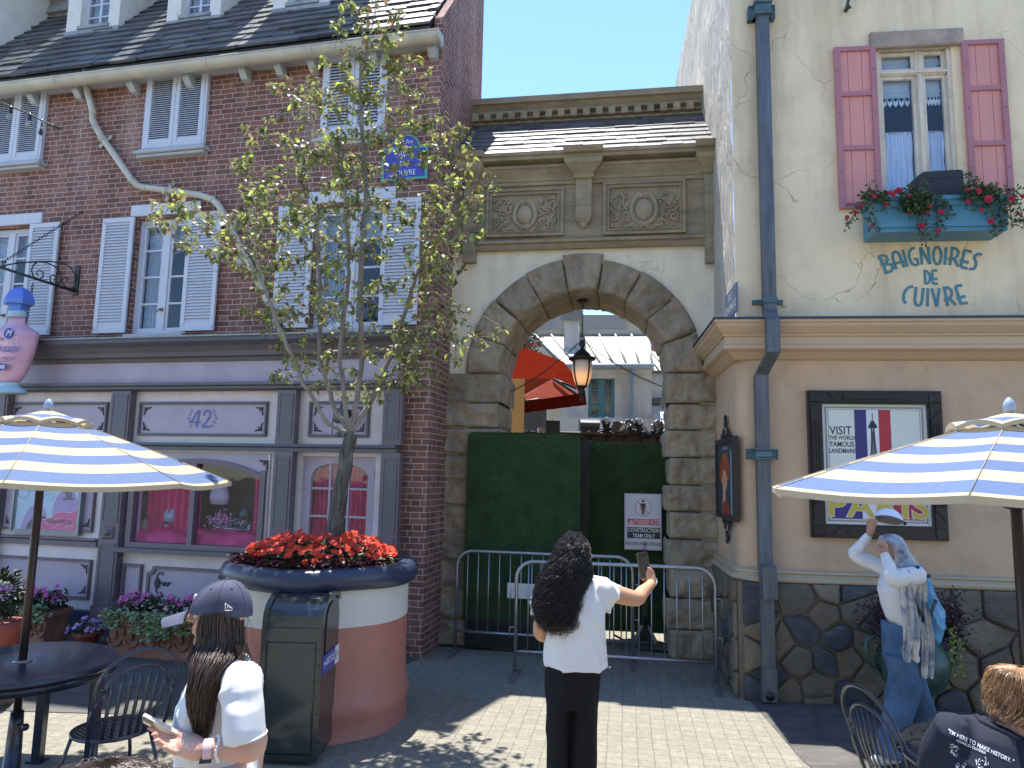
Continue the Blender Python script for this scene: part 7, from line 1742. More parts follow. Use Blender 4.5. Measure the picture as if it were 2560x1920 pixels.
m=MB();y0,y1,z0,z1=BD*.06,BD*.95,.575,.70;m.box(BW,BW+.004,y0,y0+(y1-y0)*.64,z0,z1,0);m.box(BW,BW+.004,y0+(y1-y0)*.64,y1,z0,z1,1)
vs_,fs_=text_mesh('RECYCLE',.062,.80,0,.002);m.add([(BW+.005,y0+(y1-y0)*.38+a,(z0+z1)/2+.006+b_)for a,b_,_ in vs_],fs_,1)
for k in range(3):
 a=RAD(90+120*k);m.tube([(BW+.005,y0+.034+.018*cos(a+t_),(z0+z1)/2+.02*sin(a+t_))for t_ in(0,.5,1.0,1.5)],.003,4,m=1)
for k in range(5):m.box(BW+.004,BW+.005,y0+(y1-y0)*(.68+.06*k),y0+(y1-y0)*(.71+.06*k),z0+.03+.02*(k%2),z1-.03,2)
m.box(BW+.004,BW+.0055,y0+(y1-y0)*.66,y0+(y1-y0)*.69,z0+.04,z1-.035,3)
obj('label',m,[flat('recycle blue',(.035,.075,.36),.35),flat('label white',(.72,.73,.75),.4),flat('label grey',(.4,.4,.42),.5),flat('sign red',(.5,.03,.05))],TB,recalc=False)
# parasols
M_CRM=mat('cream canvas',(.57,.48,.33),.8,var=.04,bump=.3,bs_=350,dist=.001,trans=.35);M_BLC=mat('blue canvas',(.115,.18,.34),.8,var=.1,vs=60,bump=.3,bs_=350,dist=.001,trans=.35)
def parasol(lab,X,Y,R_,ze,za,phi0,pole_r=.024,poleb=0.0):
 t_=thing('parasol',lab,'parasol',None,'blue and cream striped parasols over cafe tables',(X,Y,0))
 def cor(k):a=RAD(phi0+45*k);return Vector((cos(a),sin(a),0))
 def surf(k,u,s_,r0=0.0,top=za,drop=1.0,R__=R_):
  d=cor(k).lerp(cor(k+1),u);rad_=s_*R__;sag=.022*sin(u*pi)*s_;z=top-(top-ze)*drop*(s_**1.08)
  return d*rad_*(1-.035*sin(u*pi)*s_**3)+Vector((0,0,z-sag))
 bands=[(.20,.30,0)];nb=9;edges=[.20+(.985-.20)*i/nb for i in range(nb+1)]
 cuts=[(.16,.235,0),(.235,.335,1),(.335,.43,0),(.43,.535,1),(.535,.635,0),(.635,.745,1),(.745,.85,0),(.85,.97,1),(.97,1.0,0)]
 m=MB()
 for k in range(8):
  for a,b,c in cuts:
   m.grid(lambda u,v:surf(k,u,a+(b-a)*v),8,2,c)
  m.grid(lambda u,v:surf(k,u,1.0)+Vector((0,0,-.028*v-.004*sin(u*25)*v)),8,1,0)
 cn=obj('canopy',m,[M_CRM,M_BLC],t_,recalc=False)
 m=MB()
 for k in range(8):
  for a,b,c in((0.0,.10,0),(.10,.185,1),(.185,.235,0)):
   m.grid(lambda u,v:surf(k,u,a+(b-a)*v)+Vector((0,0,.028+.03*sin(u*pi)*max(0,(a+(b-a)*v-.1)/.135))),8,2,c)
  m.grid(lambda u,v:surf(k,u,.235)+Vector((0,0,.028+.03*sin(u*pi)-.02*v)),8,1,0)
 obj('vent_cap',m,[M_CRM,M_BLC],cn,recalc=False)
 m=MB()
 for k in range(8):m.tube([surf(k,0,s_)+Vector((0,0,.003))for s_ in(.2,.6,1.0)],.002,4)
 obj('seam',m,M_CRM,cn)
 m=MB();m.lathe([(.024,za+.03),(.027,za+.05),(.024,za+.07),(.014,za+.088),(.003,za+.098)],(0,0,0),14);obj('finial',m,mat('grey blue finial',(.30,.38,.48),.4),t_)
 m=MB();m.tube([(0,0,poleb),(0,0,za-.0)],pole_r,14);obj('pole',m,mat('dark bronze pole',(.04,.028,.022),.35,metal=.5),t_)
 for k in range(8):
  m=MB();m.tube([surf(k,0,.05)-Vector((0,0,.02)),surf(k,0,.99)-Vector((0,0,.015))],.007,5);m.tube([Vector((0,0,za-.42))+cor(k)*.03,surf(k,0,.5)-Vector((0,0,.02))],.006,5);obj('rib',m,flat('rib metal',(.1,.09,.08),.4),t_)
 return t_
pl_=gnd(62,1655,.74)
U1=Vector((at(92,1300,pl_.y).x,pl_.y,0))
parasol('striped parasol on the left above the navy table',U1.x,U1.y,1.14,1.86,2.28,-65)
U2=Vector((at(2549,1400,3.36).x,3.36,0))
parasol('striped parasol on the right in front of the travel poster',U2.x,U2.y,1.14,1.912,2.262,-131.5)
# tables and chairs
M_NAVM=mat('navy enamel metal',(.018,.024,.045),.28,var=.1,bump=.04,coat=.3)
T1=thing('cafe_table','round navy metal table with the left parasol through its middle','table',None,None,(U1.x,U1.y,0))
m=MB();m.lathe([(.03,.725),(.50,.725),(.525,.715),(.53,.705),(.535,.722),(.53,.742),(.515,.747),(.06,.744),(.03,.744)],(0,0,0),64);obj('tabletop',m,M_NAVM,T1)
m=MB();m.lathe([(.515,.66),(.518,.66),(.518,.715),(.515,.715)],(0,0,0),64)
for k in range(40):
 a=RAD(-95+1.6*k);m.box(0,0,0,0,0,0)if False else m.tube([(.521*cos(a),.521*sin(a),.67),(.521*cos(a),.521*sin(a),.705)],.003,4)
obj('apron',m,M_NAVM,T1)
m=MB();m.lathe([(.055,.744),(.05,.752),(.028,.756),(.027,.744)],(0,0,0),20);obj('collar',m,flat('grey collar',(.25,.26,.3),.3,metal=.5),T1)
for k in range(4):
 a=RAD(14+90*k);c,s_=cos(a)*.43,sin(a)*.43;m=MB();m.box(c-.028,c+.028,s_-.028,s_+.028,0,.72);m.box(c-.05,c+.05,s_-.05,s_+.05,0,.015);obj('leg',m,M_NAVM,T1)
m=MB();m.lathe([(.2,0),(.19,.04),(.05,.06),(.04,.36),(.036,.45)],(0,0,0),24);m.tube([(.03,-.02,.38),(.09,-.06,.38)],.006,6);m.ell((.1,-.066,.38),.022,10,6);tag(obj('parasol_stand',m,M_NAVM,None),'dark parasol foot with a round clamping knob under the left table','stand').location=(U1.x,U1.y,0)
def chair(lab,X,Y,face,scroll=True,s=1.0):
 """face: heading in degrees of the sitter"""
 t_=thing('cafe_chair',lab,'chair',None,'navy wrought iron cafe chairs',(X,Y,0),RAD(face-90))
 m=MB();R_=.205;m.tube([(R_*cos(a),R_*sin(a),.455)for a in[k*pi/20 for k in range(41)]],.011,8)
 n=17
 for k in range(n):
  x=-R_+2*R_*(k+.5)/n;h=sqrt(R_**2-x**2);m.box(x-.0068,x+.0068,-h,h,.458,.461);m.box(-h,h,x-.0068,x+.0068,.4575,.4605)
 obj('seat',m,M_NAVM,t_)
 yb=-.185;L=lambda z:yb-.16*(z-.46)/.5
 def arch(hw,zt,zs):return[(-hw*.93,L(.46),.46),(-hw*1.02,L(zs),zs)]+[(-hw*cos(RAD(a))*1.02,L(zs+(zt-zs)*sin(RAD(a))),zs+(zt-zs)*sin(RAD(a)))for a in range(12,180,12)]+[(hw*1.02,L(zs),zs),(hw*.93,L(.46),.46)]
 m=MB();m.tube(arch(.215,.955,.76),.0095,8);m.tube(arch(.165,.865,.74)[1:-1],.0085,8)
 for sg in(-1,1):
  m.tube([(sg*(.19+a),L(.74+b_),.74+b_)for a,b_ in spiral(-.0,-.01,.032,.01,90,1.2,14)],.006,6)
  m.tube([(sg*.21,L(.5),.5),(sg*.225,L(.62),.62),(sg*.195,L(.71),.71)],.0085,6)
 m.tube([(-.2,L(.47)+.01,.465),(0,L(.46)-.03,.465),(.2,L(.47)+.01,.465)],.009,6)
 obj('back_frame',m,M_NAVM,t_)
 for k in range(7):
  f=(k-3)/3;xt=f*.145;zt=.74+(.865-.74)*sqrt(max(0,1-(xt/.168)**2));m=MB()
  p0=Vector((f*.13,L(.46)-.025*(1-f*f),.465));p1=Vector((xt,L(zt),zt));m.tube([p0,p0.lerp(p1,.5)+Vector((0,-.01,0)),p1],.011,6,flat=.35);obj('slat',m,M_NAVM,t_)
 for sx,sy in((-1,1),(1,1),(-1,-1),(1,-1)):
  m=MB();a=Vector((sx*.15,sy*.14,.45));m.tube([a,Vector((sx*.19,sy*.185,.25)),Vector((sx*.205,sy*(.21 if sy>0 else .25),.0))],.0105,7);m.ell((sx*.205,sy*(.21 if sy>0 else .25),.008),(.016,.016,.01),8,4);obj('leg',m,M_NAVM,t_)
 m=MB();m.tube([(.17*cos(a),.17*sin(a),.22)for a in[k*pi/10 for k in range(21)]],.006,6);obj('stretcher',m,M_NAVM,t_)
 return t_
sc1=gnd(281,1822,.455);chair('navy iron chair beside the left table, its fan back towards the litter bin',sc1.x,sc1.y,140)
sc2=at(2185,1860,3.75);chair('navy iron chair seen edge on beside the walking woman with the scarf',2.07,3.72,8)
chair('navy iron chair carrying the seated person in the dark printed shirt',1.78,2.40,35)
T2=thing('cafe_table','small round table with a pierced vine pattern top at the lower right','table',None,None,(U2.x,U2.y,0))
m=MB();m.lathe([(.50,.715),(.525,.71),(.535,.722),(.53,.742),(.50,.744),(.495,.735)],(0,0,0),64);obj('rim',m,M_NAVM,T2)
m=MB();rr2=random.Random(4)
for k in range(210):
 a,r_=rr2.uniform(0,6.28),.5*sqrt(rr2.random());c=Vector((r_*cos(a),r_*sin(a),.735));h=rr2.uniform(0,6.28);pts=[c]
 for j in range(6):
  h+=rr2.uniform(-.3,.9);q_=pts[-1]+Vector((cos(h),sin(h),0))*.022
  if q_.xy.length<.505:pts.append(q_)
 if len(pts)>2:m.tube(pts,.005,5)
m.lathe([(.02,.728),(.505,.728),(.505,.7285),(.02,.7285)],(0,0,0),48)
obj('tabletop',m,M_NAVM,T2)
m=MB();m.lathe([(.24,0),(.22,.03),(.05,.05),(.035,.1),(.035,.70),(.12,.725)],(0,0,0),24);obj('pedestal',m,M_NAVM,T2)
# flower pots on the pavement
M_TERR=mat('moulded terracotta',(.22,.095,.055),.8,var=.25,vs=6,bump=.6,bs_=20,dist=.01,dirt=.5,dirts=6,dirtc=(.3,.24,.18));M_TERP=mat('plain terracotta',(.30,.075,.05),.6,var=.1)
M_PNK=mat('pink petals',(.62,.12,.38),.6,isl=.3,trans=.3);M_LIL=mat('pale lilac petals',(.52,.36,.66),.6,isl=.25,trans=.3);M_MINT=mat('pale green leaf',(.42,.52,.30),.6,isl=.3,trans=.3);M_DKL=mat('dark green leaf',(.035,.055,.025),.5,isl=.5)
def trough(lab,labp,c,ang,L,D,H):
 t_=thing('planter_box',lab,'planter',None,'terracotta troughs along the shopfront',(c.x,c.y,0),ang);m=MB()
 m.box(-L/2+.02,L/2-.02,-D/2+.02,D/2-.02,.05,H-.05);m.bbox(-L/2,L/2,-D/2,D/2,0,.06,.01);m.bbox(-L/2-.015,L/2+.015,-D/2-.015,D/2+.015,H-.06,H,.012)
 m.box(-L/2+.01,L/2-.01,-D/2+.01,D/2-.01,H-.09,H-.06);obj('trough',m,M_TERR,t_);m=MB()
 for k in range(5):
  x=-L/2+L*(k+.5)/5;m.tube([(x+a,-D/2+.012,H*.5+b_)for a,b_ in arc(0,-.02,L*.085,180,360,10,H*.18)],.014,6);m.ell((x,-D/2+.01,H*.52),(.03,.02,.045),10,6);m.ell((x+L/10,-D/2+.01,H*.62),(.018,.015,.05),8,6)
 obj('relief',m,M_TERR,t_)
 p_=thing('pink_impatiens',labp,'flowers',None,'pink flowers in the terracotta troughs',(c.x,c.y,H-.04),ang);m=MB();m2=MB()
 for k in range(700):lf(m,(ru(-L/2,L/2)*.98,ru(-D/2,D/2),ru(0,.22)),(ru(-1,1),ru(-1,.6),ru(-.1,1)),ru(.045,.08),ru(.014,.022))
 for j in range(26):
  x=ru(-L/2,L/2);ln=ru(.02,.22)*(1.4 if-.2*L<x<.25*L else 1)
  for k in range(int(20+ln*260)):lf(m2,(x+random.gauss(0,.035),-D/2-ru(-.06,.06),.10-ru(0,1)*ln),(ru(-1,1),ru(-1,.1),ru(-.3,.6)),ru(.035,.055),ru(.016,.024))
 obj('foliage',m,M_DKL,p_,recalc=False);obj('trailing_foliage',m2,M_MINT,p_,recalc=False);src=obj('bloom',bloom_mesh(.032,None),[M_PNK,M_ROSE],p_,recalc=False);sp_l=[]
 for k in range(42):sp_l.append((Vector((ru(-L/2,L/2),ru(-D/2,D/3),ru(.14,.27))),(ru(-.5,.5),-.9,ru(.2,.9))))
 place_blooms(p_,src,sp_l)
c=gnd(368,1648);trough('moulded terracotta trough left of the litter bin','pink flowers and pale green trailers in the trough nearer the litter bin',Vector((c.x+.02,c.y+.16,0)),-FA.t,.98,.34,.40)
c=gnd(48,1610);trough('moulded terracotta trough at the far left edge','pink flowers and pale green trailers in the trough at the far left edge',Vector((c.x-.0,c.y+.16,0)),-FA.t,.72,.34,.36)
c=gnd(203,1622);LP=thing('flower_pot','small plain terracotta pot between the two troughs','pot',None,None,(c.x,c.y+.1,0));m=MB();m.lathe([(.09,0),(.13,.11),(.15,.115),(.155,.16),(.14,.165),(.13,.15),(.01,.14)],(0,0,0),28);obj('pot_body',m,M_TERP,LP)
p_=thing('lilac_flowers','pale lilac bedding flowers in the small terracotta pot','flowers',None,None,(c.x,c.y+.1,.15));m=MB()
for k in range(300):a=ru(0,6.28);r_=.18*sqrt(rnd());lf(m,(r_*cos(a),r_*sin(a),ru(-.02,.14)),(cos(a),sin(a),ru(-.2,1)),ru(.04,.06),ru(.01,.016))
obj('foliage',m,M_DKL,p_,recalc=False);src=obj('bloom',bloom_mesh(.024,None),[M_LIL,M_PNK],p_,recalc=False);sp_l=[]
for k in range(46):a=ru(0,6.28);r_=.19*sqrt(rnd());sp_l.append((Vector((r_*cos(a),r_*sin(a)-.03,.17-r_*.6+ru(-.03,.03))),(cos(a)*.6,-.7,.6)))
place_blooms(p_,src,sp_l)
m=MB();c=at(-8,1560,6.2);m.lathe([(.13,0),(.19,.3),(.21,.33),(.21,.4),(.02,.4)],(0,0,0),28);o=tag(obj('terracotta_jar',m,M_TERP,None),'large plain terracotta jar cut by the left edge of the view','pot');o.location=(c.x,c.y,.25)
m=MB();m.lathe([(.2,0),(.2,.24),(.18,.25)],(0,0,0),20);o=tag(obj('stone_plinth',m,M_TAN,None),'low stone plinth carrying the terracotta jar at the left edge','plinth');o.location=(c.x,c.y,0)
m=MB()
for k in range(700):d=Vector((random.gauss(0,1),random.gauss(0,1),random.gauss(0,1))).normalized();lf(m,d*ru(.1,.2)+Vector((0,0,.22)),d,.05,.016)
o=tag(obj('clipped_ball_plant',m,M_DKL,None,recalc=False),'dark clipped ball plant in the terracotta jar at the left edge','plant');o.location=(c.x,c.y,.66)
# urn behind the walking woman
c=at(2283,1700,6.15)
UR=thing('garden_urn','mottled green urn with two loop handles behind the walking woman','urn',None,None,(c.x,c.y,0));m=MB()
m.lathe([(.17,0),(.17,.05),(.09,.09),(.07,.16),(.12,.22),(.24,.34),(.28,.46),(.27,.56),(.22,.64),(.19,.68),(.23,.72),(.24,.74),(.2,.74),(.17,.68),(.02,.66)],(0,0,0),36);M_URN=mat('mottled green glaze',(.035,.075,.06),.45,var=.35,vs=8,dirt=.3,dirtc=(.16,.18,.1),dirts=4);obj('urn_body',m,M_URN,UR)
for sg in(-1,1):m=MB();m.tube([(sg*(.25+a),0,.52+b_)for a,b_ in((0,-.1),(.08,-.06),(.13,.04),(.12,.13),(.06,.17),(-.01,.13),(-.02,.09))],.022,8);obj('handle',m,M_URN,UR)
UP=thing('purple_plant','dark purple leafed plant with yellow green trailing sprigs in the green urn','plant',None,None,(c.x,c.y,.7));m=MB()
for sx,n in((-.24,420),(.27,620),(0,300)):
 for k in range(n):p=Vector((sx+random.gauss(0,.07),random.gauss(-.02,.07),.12+random.gauss(0,.09)));leafcl(m,p,2,.03,.03)
obj('foliage',m,mat('dark purple leaf',(.035,.01,.022),.6,isl=.7),UP,recalc=False);m=MB()
for(x,z0,z1,n)in((-.215,.06,-.20,26),(.24,.10,-.30,60),(.28,0,-.34,60),(-.3,.0,-.05,8)):
 for k in range(n):f=k/n;leafcl(m,(x+random.gauss(0,.016),-.18,z0+(z1-z0)*f),1,.032,.012)
obj('trailing_foliage',m,mat('yellow green sprig',(.36,.38,.10),.6,isl=.3,trans=.2),UP,recalc=False)
# people
def loft(mb,rings,seg=22,m_=0,sq=1.0):
 vs=[]
 for c,A,B in rings:
  c,A,B=Vector(c),Vector(A),Vector(B)
  for k in range(seg):
   a=2*pi*k/seg;ca,sa=cos(a),sin(a)
   if sq!=1.0:ca=math.copysign(abs(ca)**sq,ca);sa=math.copysign(abs(sa)**sq,sa)
   vs.append(c+A*ca+B*sa)
 n=len(rings);mb.add(vs,[(i*seg+k,i*seg+(k+1)%seg,(i+1)*seg+(k+1)%seg,(i+1)*seg+k)for i in range(n-1)for k in range(seg)]+[tuple(range(seg))[::-1],tuple((n-1)*seg+k for k in range(seg))],m_,True)
def limb(mb,pts,rs,seg=14,m_=0):
 """rounded-end tapering limb"""
 pts=[Vector(p)for p in pts];n=6;P_,R_=[],[]
 d0=(pts[0]-pts[1]).normalized();d1=(pts[-1]-pts[-2]).normalized()
 for k in(.95,.6,.3):P_.append(pts[0]+d0*rs[0]*k*.9);R_.append(rs[0]*sqrt(1-k*k))
 for i in range(len(pts)-1):
  for k in range(n):
   t_=k/n;a=pts[max(i-1,0)];b=pts[i];c=pts[i+1];d=pts[min(i+2,len(pts)-1)]
   P_.append(.5*((2*b)+(c-a)*t_+(2*a-5*b+4*c-d)*t_**2+(3*b-a-3*c+d)*t_**3));R_.append(rs[i]+(rs[i+1]-rs[i])*t_)
 P_.append(pts[-1]);R_.append(rs[-1])
 for k in(.3,.6,.95):P_.append(pts[-1]+d1*rs[-1]*k*.9);R_.append(rs[-1]*sqrt(1-k*k))
 mb.tube(P_,R_,seg,m_)
def skinned(name,mb,material,parent,vox,it=6,fold=None):
 me=bpy.data.meshes.new('tmp');me.from_pydata(mb.v,[],mb.f);o=bpy.data.objects.new('tmp',me);COL.objects.link(o)
 r_=o.modifiers.new('r','REMESH');r_.mode='VOXEL';r_.voxel_size=vox;s_=o.modifiers.new('s','SMOOTH');s_.factor=.5;s_.iterations=it
 bpy.context.view_layer.update();dg=bpy.context.evaluated_depsgraph_get();nm=bpy.data.meshes.new_from_object(o.evaluated_get(dg));bpy.data.objects.remove(o)
 nm.name=name;nm.materials.clear();nm.materials.append(material)
 if fold:
  ns=[v.normal.copy()for v in nm.vertices]
  for v,n in zip(nm.vertices,ns):v.co=v.co+n*fold(v.co)
 nm.polygons.foreach_set('use_smooth',[True]*len(nm.polygons));nm.update()
 ob=bpy.data.objects.new(name,nm);COL.objects.link(ob);ob.parent=parent;return ob
def hair(name,rings,n,parent,material,amp=.012,fq=14,r_=.0016,lo=.7,rho=(.8,1.07),curl=0.0,seed=1,steps=26,ang=None):
 rr=random.Random(seed);m=MB();K=len(rings)-1;rings=[(Vector(a),Vector(b),Vector(c))for a,b,c in rings]
 for s_ in range(n):
  th=rr.uniform(0,6.283)if ang is None else RAD(rr.uniform(*ang));rho_=rr.uniform(*rho);end=rr.uniform(lo,1.0)*K;ph=rr.uniform(0,6.28);p2=rr.uniform(0,6.28);aa=amp*rr.uniform(.4,1.3);f_=fq*rr.uniform(.8,1.25);pts=[]
  st0=rr.uniform(0,.3)
  for k in range(steps+1):
   t_=st0+(end-st0)*k/steps;i=min(K-1,int(t_));f=t_-i;f=f
   c=rings[i][0].lerp(rings[i+1][0],f);A=rings[i][1].lerp(rings[i+1][1],f);B=rings[i][2].lerp(rings[i+1][2],f)
   w_=min(1,t_/1.5);cu=aa*w_*(1+curl*(t_/K)**2)
   pts.append(c+A*(cos(th)*rho_)+B*(sin(th)*rho_)+Vector((cu*sin(f_*t_/K*6.28+ph),cu*cos(f_*t_/K*6.28+ph),cu*.5*sin(f_*1.3*t_/K*6.28+p2))))
  m.tube(pts,[r_*(1-.5*(k/steps)**3)for k in range(steps+1)],3,caps=False)
 return obj(name,m,material,parent,recalc=False)
def skin_mat(name,c):return mat(name,c,.5,var=.06,vs=6,bump=.1,bs_=180,dist=.001,sss=.12,spec=.4)
M_SK1=skin_mat('tan skin',(.50,.27,.16));M_SK2=skin_mat('light skin',(.58,.33,.24));M_SK3=skin_mat('olive skin',(.40,.23,.15))
def cloth(name,c,**k):return mat(name,c,.85,var=k.pop('var',.04),bump=.35,bs_=k.pop('bs_',260),dist=.0012,spec=.2,**k)
M_WT=cloth('white cotton',(.68,.665,.64));M_BKC=cloth('black trouser cloth',(.010,.010,.012));M_HB=mat('black hair',(.016,.012,.010),.42,var=.3,bump=0,spec=.55,isl=.4);M_HBr=mat('dark brown hair',(.06,.032,.02),.34,var=.35,bump=0,spec=.7,isl=.5);M_HBk=mat('hair base',(.010,.008,.008),.6,bump=.4,bs_=60)
def foldfn(amp,sx=7,sz=3,seed=0):return lambda p:amp*(.7*noise.noise(Vector((p.x*sx*.6+seed,p.y*sx*.6,p.z*sz*.7)))+.9*(1-abs(noise.noise(Vector(((p.x+p.z*.5)*sx,p.y*sx+seed,p.z*sz*.8))))*2)**3-.4)
def ring(L,R_,dep,yaw=0.0):
 A=(Vector(R_)-Vector(L))/2;return((Vector(L)+Vector(R_))/2,A,Vector((sin(yaw)*dep,cos(yaw)*dep,0)))
def head(mb,c,yaw,s=1.0,jaw=1.0):
 """skull, face and ear, facing heading yaw (degrees, 0 = +x)"""
 c=Vector(c);F=Vector((cos(RAD(yaw)),sin(RAD(yaw)),0));S_=Vector((-F.y,F.x,0));U=Vector((0,0,1));g=lambda f,sd,u:c+(F*f+S_*sd+U*u)*s
 loft(mb,[(g(-.01,0,.118),F*.02*s,S_*.018*s),(g(-.012,0,.105),F*.062*s,S_*.05*s),(g(-.008,0,.07),F*.092*s,S_*.070*s),(g(-.004,0,.03),F*.098*s,S_*.075*s),(g(.0,0,-.01),F*.095*s,S_*.072*s),(g(.012,0,-.045),F*.080*s,S_*.064*s),(g(.022,0,-.08),F*.066*s,S_*.054*s),(g(.034,0,-.105),F*.046*s,S_*.038*s),(g(.046,0,-.118),F*.024*s,S_*.022*s)])
 limb(mb,[g(.088,0,.028),g(.104,0,.0),g(.114,0,-.018)],[.009*s,.011*s,.013*s]);
 for sd in(-1,1):limb(mb,[g(.098,sd*.010,-.022),g(.094,sd*.014,-.024)],[.008*s,.006*s]);limb(mb,[g(.075,sd*.014,.03),g(.07,sd*.045,.032)],[.014*s,.012*s])
 limb(mb,[g(.086,-.016,-.050),g(.094,0,-.048),g(.086,.016,-.050)],[.006*s,.009*s,.006*s]);limb(mb,[g(.082,-.015,-.064),g(.091,0,-.063),g(.082,.015,-.064)],[.007*s,.010*s,.007*s]);limb(mb,[g(.07,-.01,-.098),g(.078,0,-.100),g(.07,.01,-.098)],[.014*s,.017*s,.014*s])
 for sd in(-1,1):limb(mb,[g(-.008,sd*.074,.018),g(-.016,sd*.080,.0),g(-.010,sd*.076,-.022)],[.010*s,.011*s,.007*s])
 limb(mb,[g(-.02,0,-.05),g(-.035,0,-.13),g(-.05,0,-.20)],[.056*s,.052*s,.06*s])
 return g
def features(g,parent,lipm=(.35,.09,.08),s=1.0):
 m=MB()
 for sd in(-1,1):m.ell(g(.078,sd*.031,.004),(.0125*s,)*3,12,8,0);m.ell(g(.0895,sd*.033,.004),(.004*s,)*3,8,6,1)
 obj('eyes',m,[flat('eye white',(.6,.58,.55),.3),flat('dark iris',(.03,.015,.01),.2)],parent)
 m=MB()
 for sd in(-1,1):m.tube([g(.094,sd*.014,.026),g(.092,sd*.033,.033),g(.078,sd*.052,.026)],[.002*s,.003*s,.0015*s],5)
 obj('eyebrows',m,M_HBk,parent)
 m=MB();m.tube([g(.091,-.018,-.056),g(.1005,0,-.0545),g(.091,.018,-.056)],[.002*s,.005*s,.002*s],6);obj('lips',m,flat('lips',lipm,.4),parent)
 # woman with raised phone
def PXF(ox,oy,sc,Y,loc):return lambda u,v,dy=0.0:at(ox+u/sc,oy+v/sc,Y+dy)-Vector(loc)
Y1=3.95;l1=Vector((at(1440,1500,Y1).x,Y1,0));Q=PXF(1320,1300,2.676,Y1,l1)
W1=thing('person','person in white T-shirt and black trousers with long curly black hair, raising a phone','person',None,None,l1)
b1=MB();hc=Q(318,232,.0);g1=head(b1,hc,28,.87)
SHR=Q(470,470,.02);ELR=Q(722,525,.10);WRR=Q(828,425,.27);SHL=Q(120,470,.02);ELL=Q(82,745,.0)
limb(b1,[Q(400,460,.02),SHR,SHR.lerp(ELR,.5)+Vector((0,0,.0)),ELR,ELR.lerp(WRR,.4),WRR],[.05,.056,.049,.042,.038,.024])
limb(b1,[Q(200,470,.02),SHL,SHL.lerp(ELL,.55),ELL,Q(120,775,.16),Q(180,760,.28)],[.05,.053,.043,.039,.034,.024])
PHc=Q(775,303,.30)
limb(b1,[WRR,Q(820,385,.29),Q(812,350,.30)],[.023,.030,.026])
for i,(a,b_,c_)in enumerate((((815,335,.32),(785,325,.345),(752,345,.325)),((812,352,.325),(785,350,.35),(750,368,.325)),((810,370,.32),(785,375,.345),(755,385,.325)),((812,388,.31),(790,398,.33),(766,400,.315)))):
 limb(b1,[Q(*a),Q(*b_),Q(*c_)],[.0105,.0098,.008],8)
limb(b1,[Q(835,385,.285),Q(830,345,.285),Q(806,322,.280)],[.014,.012,.009],8)
limb(b1,[Q(180,760,.28),Q(215,750,.32)],[.026,.03]);
for i in range(4):limb(b1,[Q(215,742+i*8,.33),Q(235,735+i*9,.37),Q(225,725+i*9,.40)],[.0095,.009,.008],8)
limb(b1,[Q(200,740,.30),Q(225,715,.33)],[.012,.009],8)
for(u,v,lx)in((200,1640,-1),(360,1640,1)):
 x0=Q(u,v).x;loft(b1,[((x0,.02,.9),(.06,0,0),(0,.07,0)),((x0,.02,.75),(.06,0,0),(0,.07,0)),((x0,.02,.45),(.055,0,0),(0,.06,0)),((x0,.03,.1),(.036,0,0),(0,.042,0))]);limb(b1,[(x0,.02,.05),(x0,-.02,.035),(x0+lx*.02,.18,.03)],[.036,.036,.028])
loft(b1,[ring(Q(170,980),Q(440,980),.08),ring(Q(170,800),Q(480,800),.08),ring(Q(140,600),Q(505,600),.095),ring(Q(150,480),Q(470,480),.08),ring(Q(250,430),Q(380,430),.05)])
skinned('body',b1,M_SK1,W1,.0055,3);features(g1,W1,s=.87)
s1=MB()
loft(s1,[ring(Q(107,966),Q(548,985),.150),ring(Q(112,900),Q(540,905),.145),ring(Q(120,800),Q(530,800),.138),ring(Q(118,700),Q(522,700),.132),ring(Q(118,600),Q(520,610),.128),ring(Q(112,520),Q(512,530),.118),ring(Q(125,455),Q(490,455),.10),ring(Q(180,420),Q(455,418),.085),ring(Q(240,402),Q(410,398),.06)])
slv=SHR.lerp(ELR,.58)
loft(s1,[(Q(400,460,.02),(0,0,.07),(0,.075,0)),(Q(455,465,.02),(.02,0,.072),(0,.08,0)),(Q(540,505,.04),(.035,0,.070),(.01,.075,0)),(Q(587,545,.055),(.042,0,.068),(.01,.075,0))])
sl2=SHL.lerp(ELL,.5);loft(s1,[(Q(190,460,.02),(-.03,0,.07),(0,.075,0)),(SHL,(-.055,0,.04),(0,.075,0)),(Q(100,560,.01),(-.07,0,.01),(0,.078,0)),(Q(98,640,.0),(-.072,0,.0),(0,.078,0))])
skinned('shirt',s1,M_WT,W1,.007,4,foldfn(.014,8,3.5,3))
t1=MB()
loft(t1,[ring(Q(122,940),Q(478,950),.115),ring(Q(112,1000),Q(486,1000),.120),ring(Q(108,1060),Q(490,1060),.128),ring(Q(112,1150),Q(482,1150),.125),ring(Q(122,1230),Q(470,1230),.115)])
for a,b_,dx in((118,275,-.0),(272,465,.0)):
 xb=Q((a+b_)/2,1659).x;loft(t1,[ring(Q(a+4,1180),Q(b_+(12 if a<200 else 0),1180),.115),ring(Q(a+6,1300),Q(b_,1300),.105),ring(Q(a+4,1450),Q(b_-2,1450),.10),ring(Q(a,1659),Q(b_-10,1659),.105),((xb,.02,.30),(.078,0,0),(0,.10,0)),((xb,.02,.03),(.085,0,0),(0,.115,0))])
skinned('trousers',t1,M_BKC,W1,.008,4,foldfn(.008,6,2.0,9))
hr=[(hc+Vector((-.01,-.02,.132)),(.03,0,0),(0,.03,0)),ring(Q(205,140),Q(390,140),.085),ring(Q(178,200),Q(402,200),.10),ring(Q(135,280),Q(404,280),.10),ring(Q(82,360),Q(418,360),.11),ring(Q(52,450),Q(372,450),.115),ring(Q(36,530),Q(350,530),.12),ring(Q(42,610),Q(342,610),.12),ring(Q(75,680),Q(335,680),.11),ring(Q(130,745),Q(300,745),.08)]
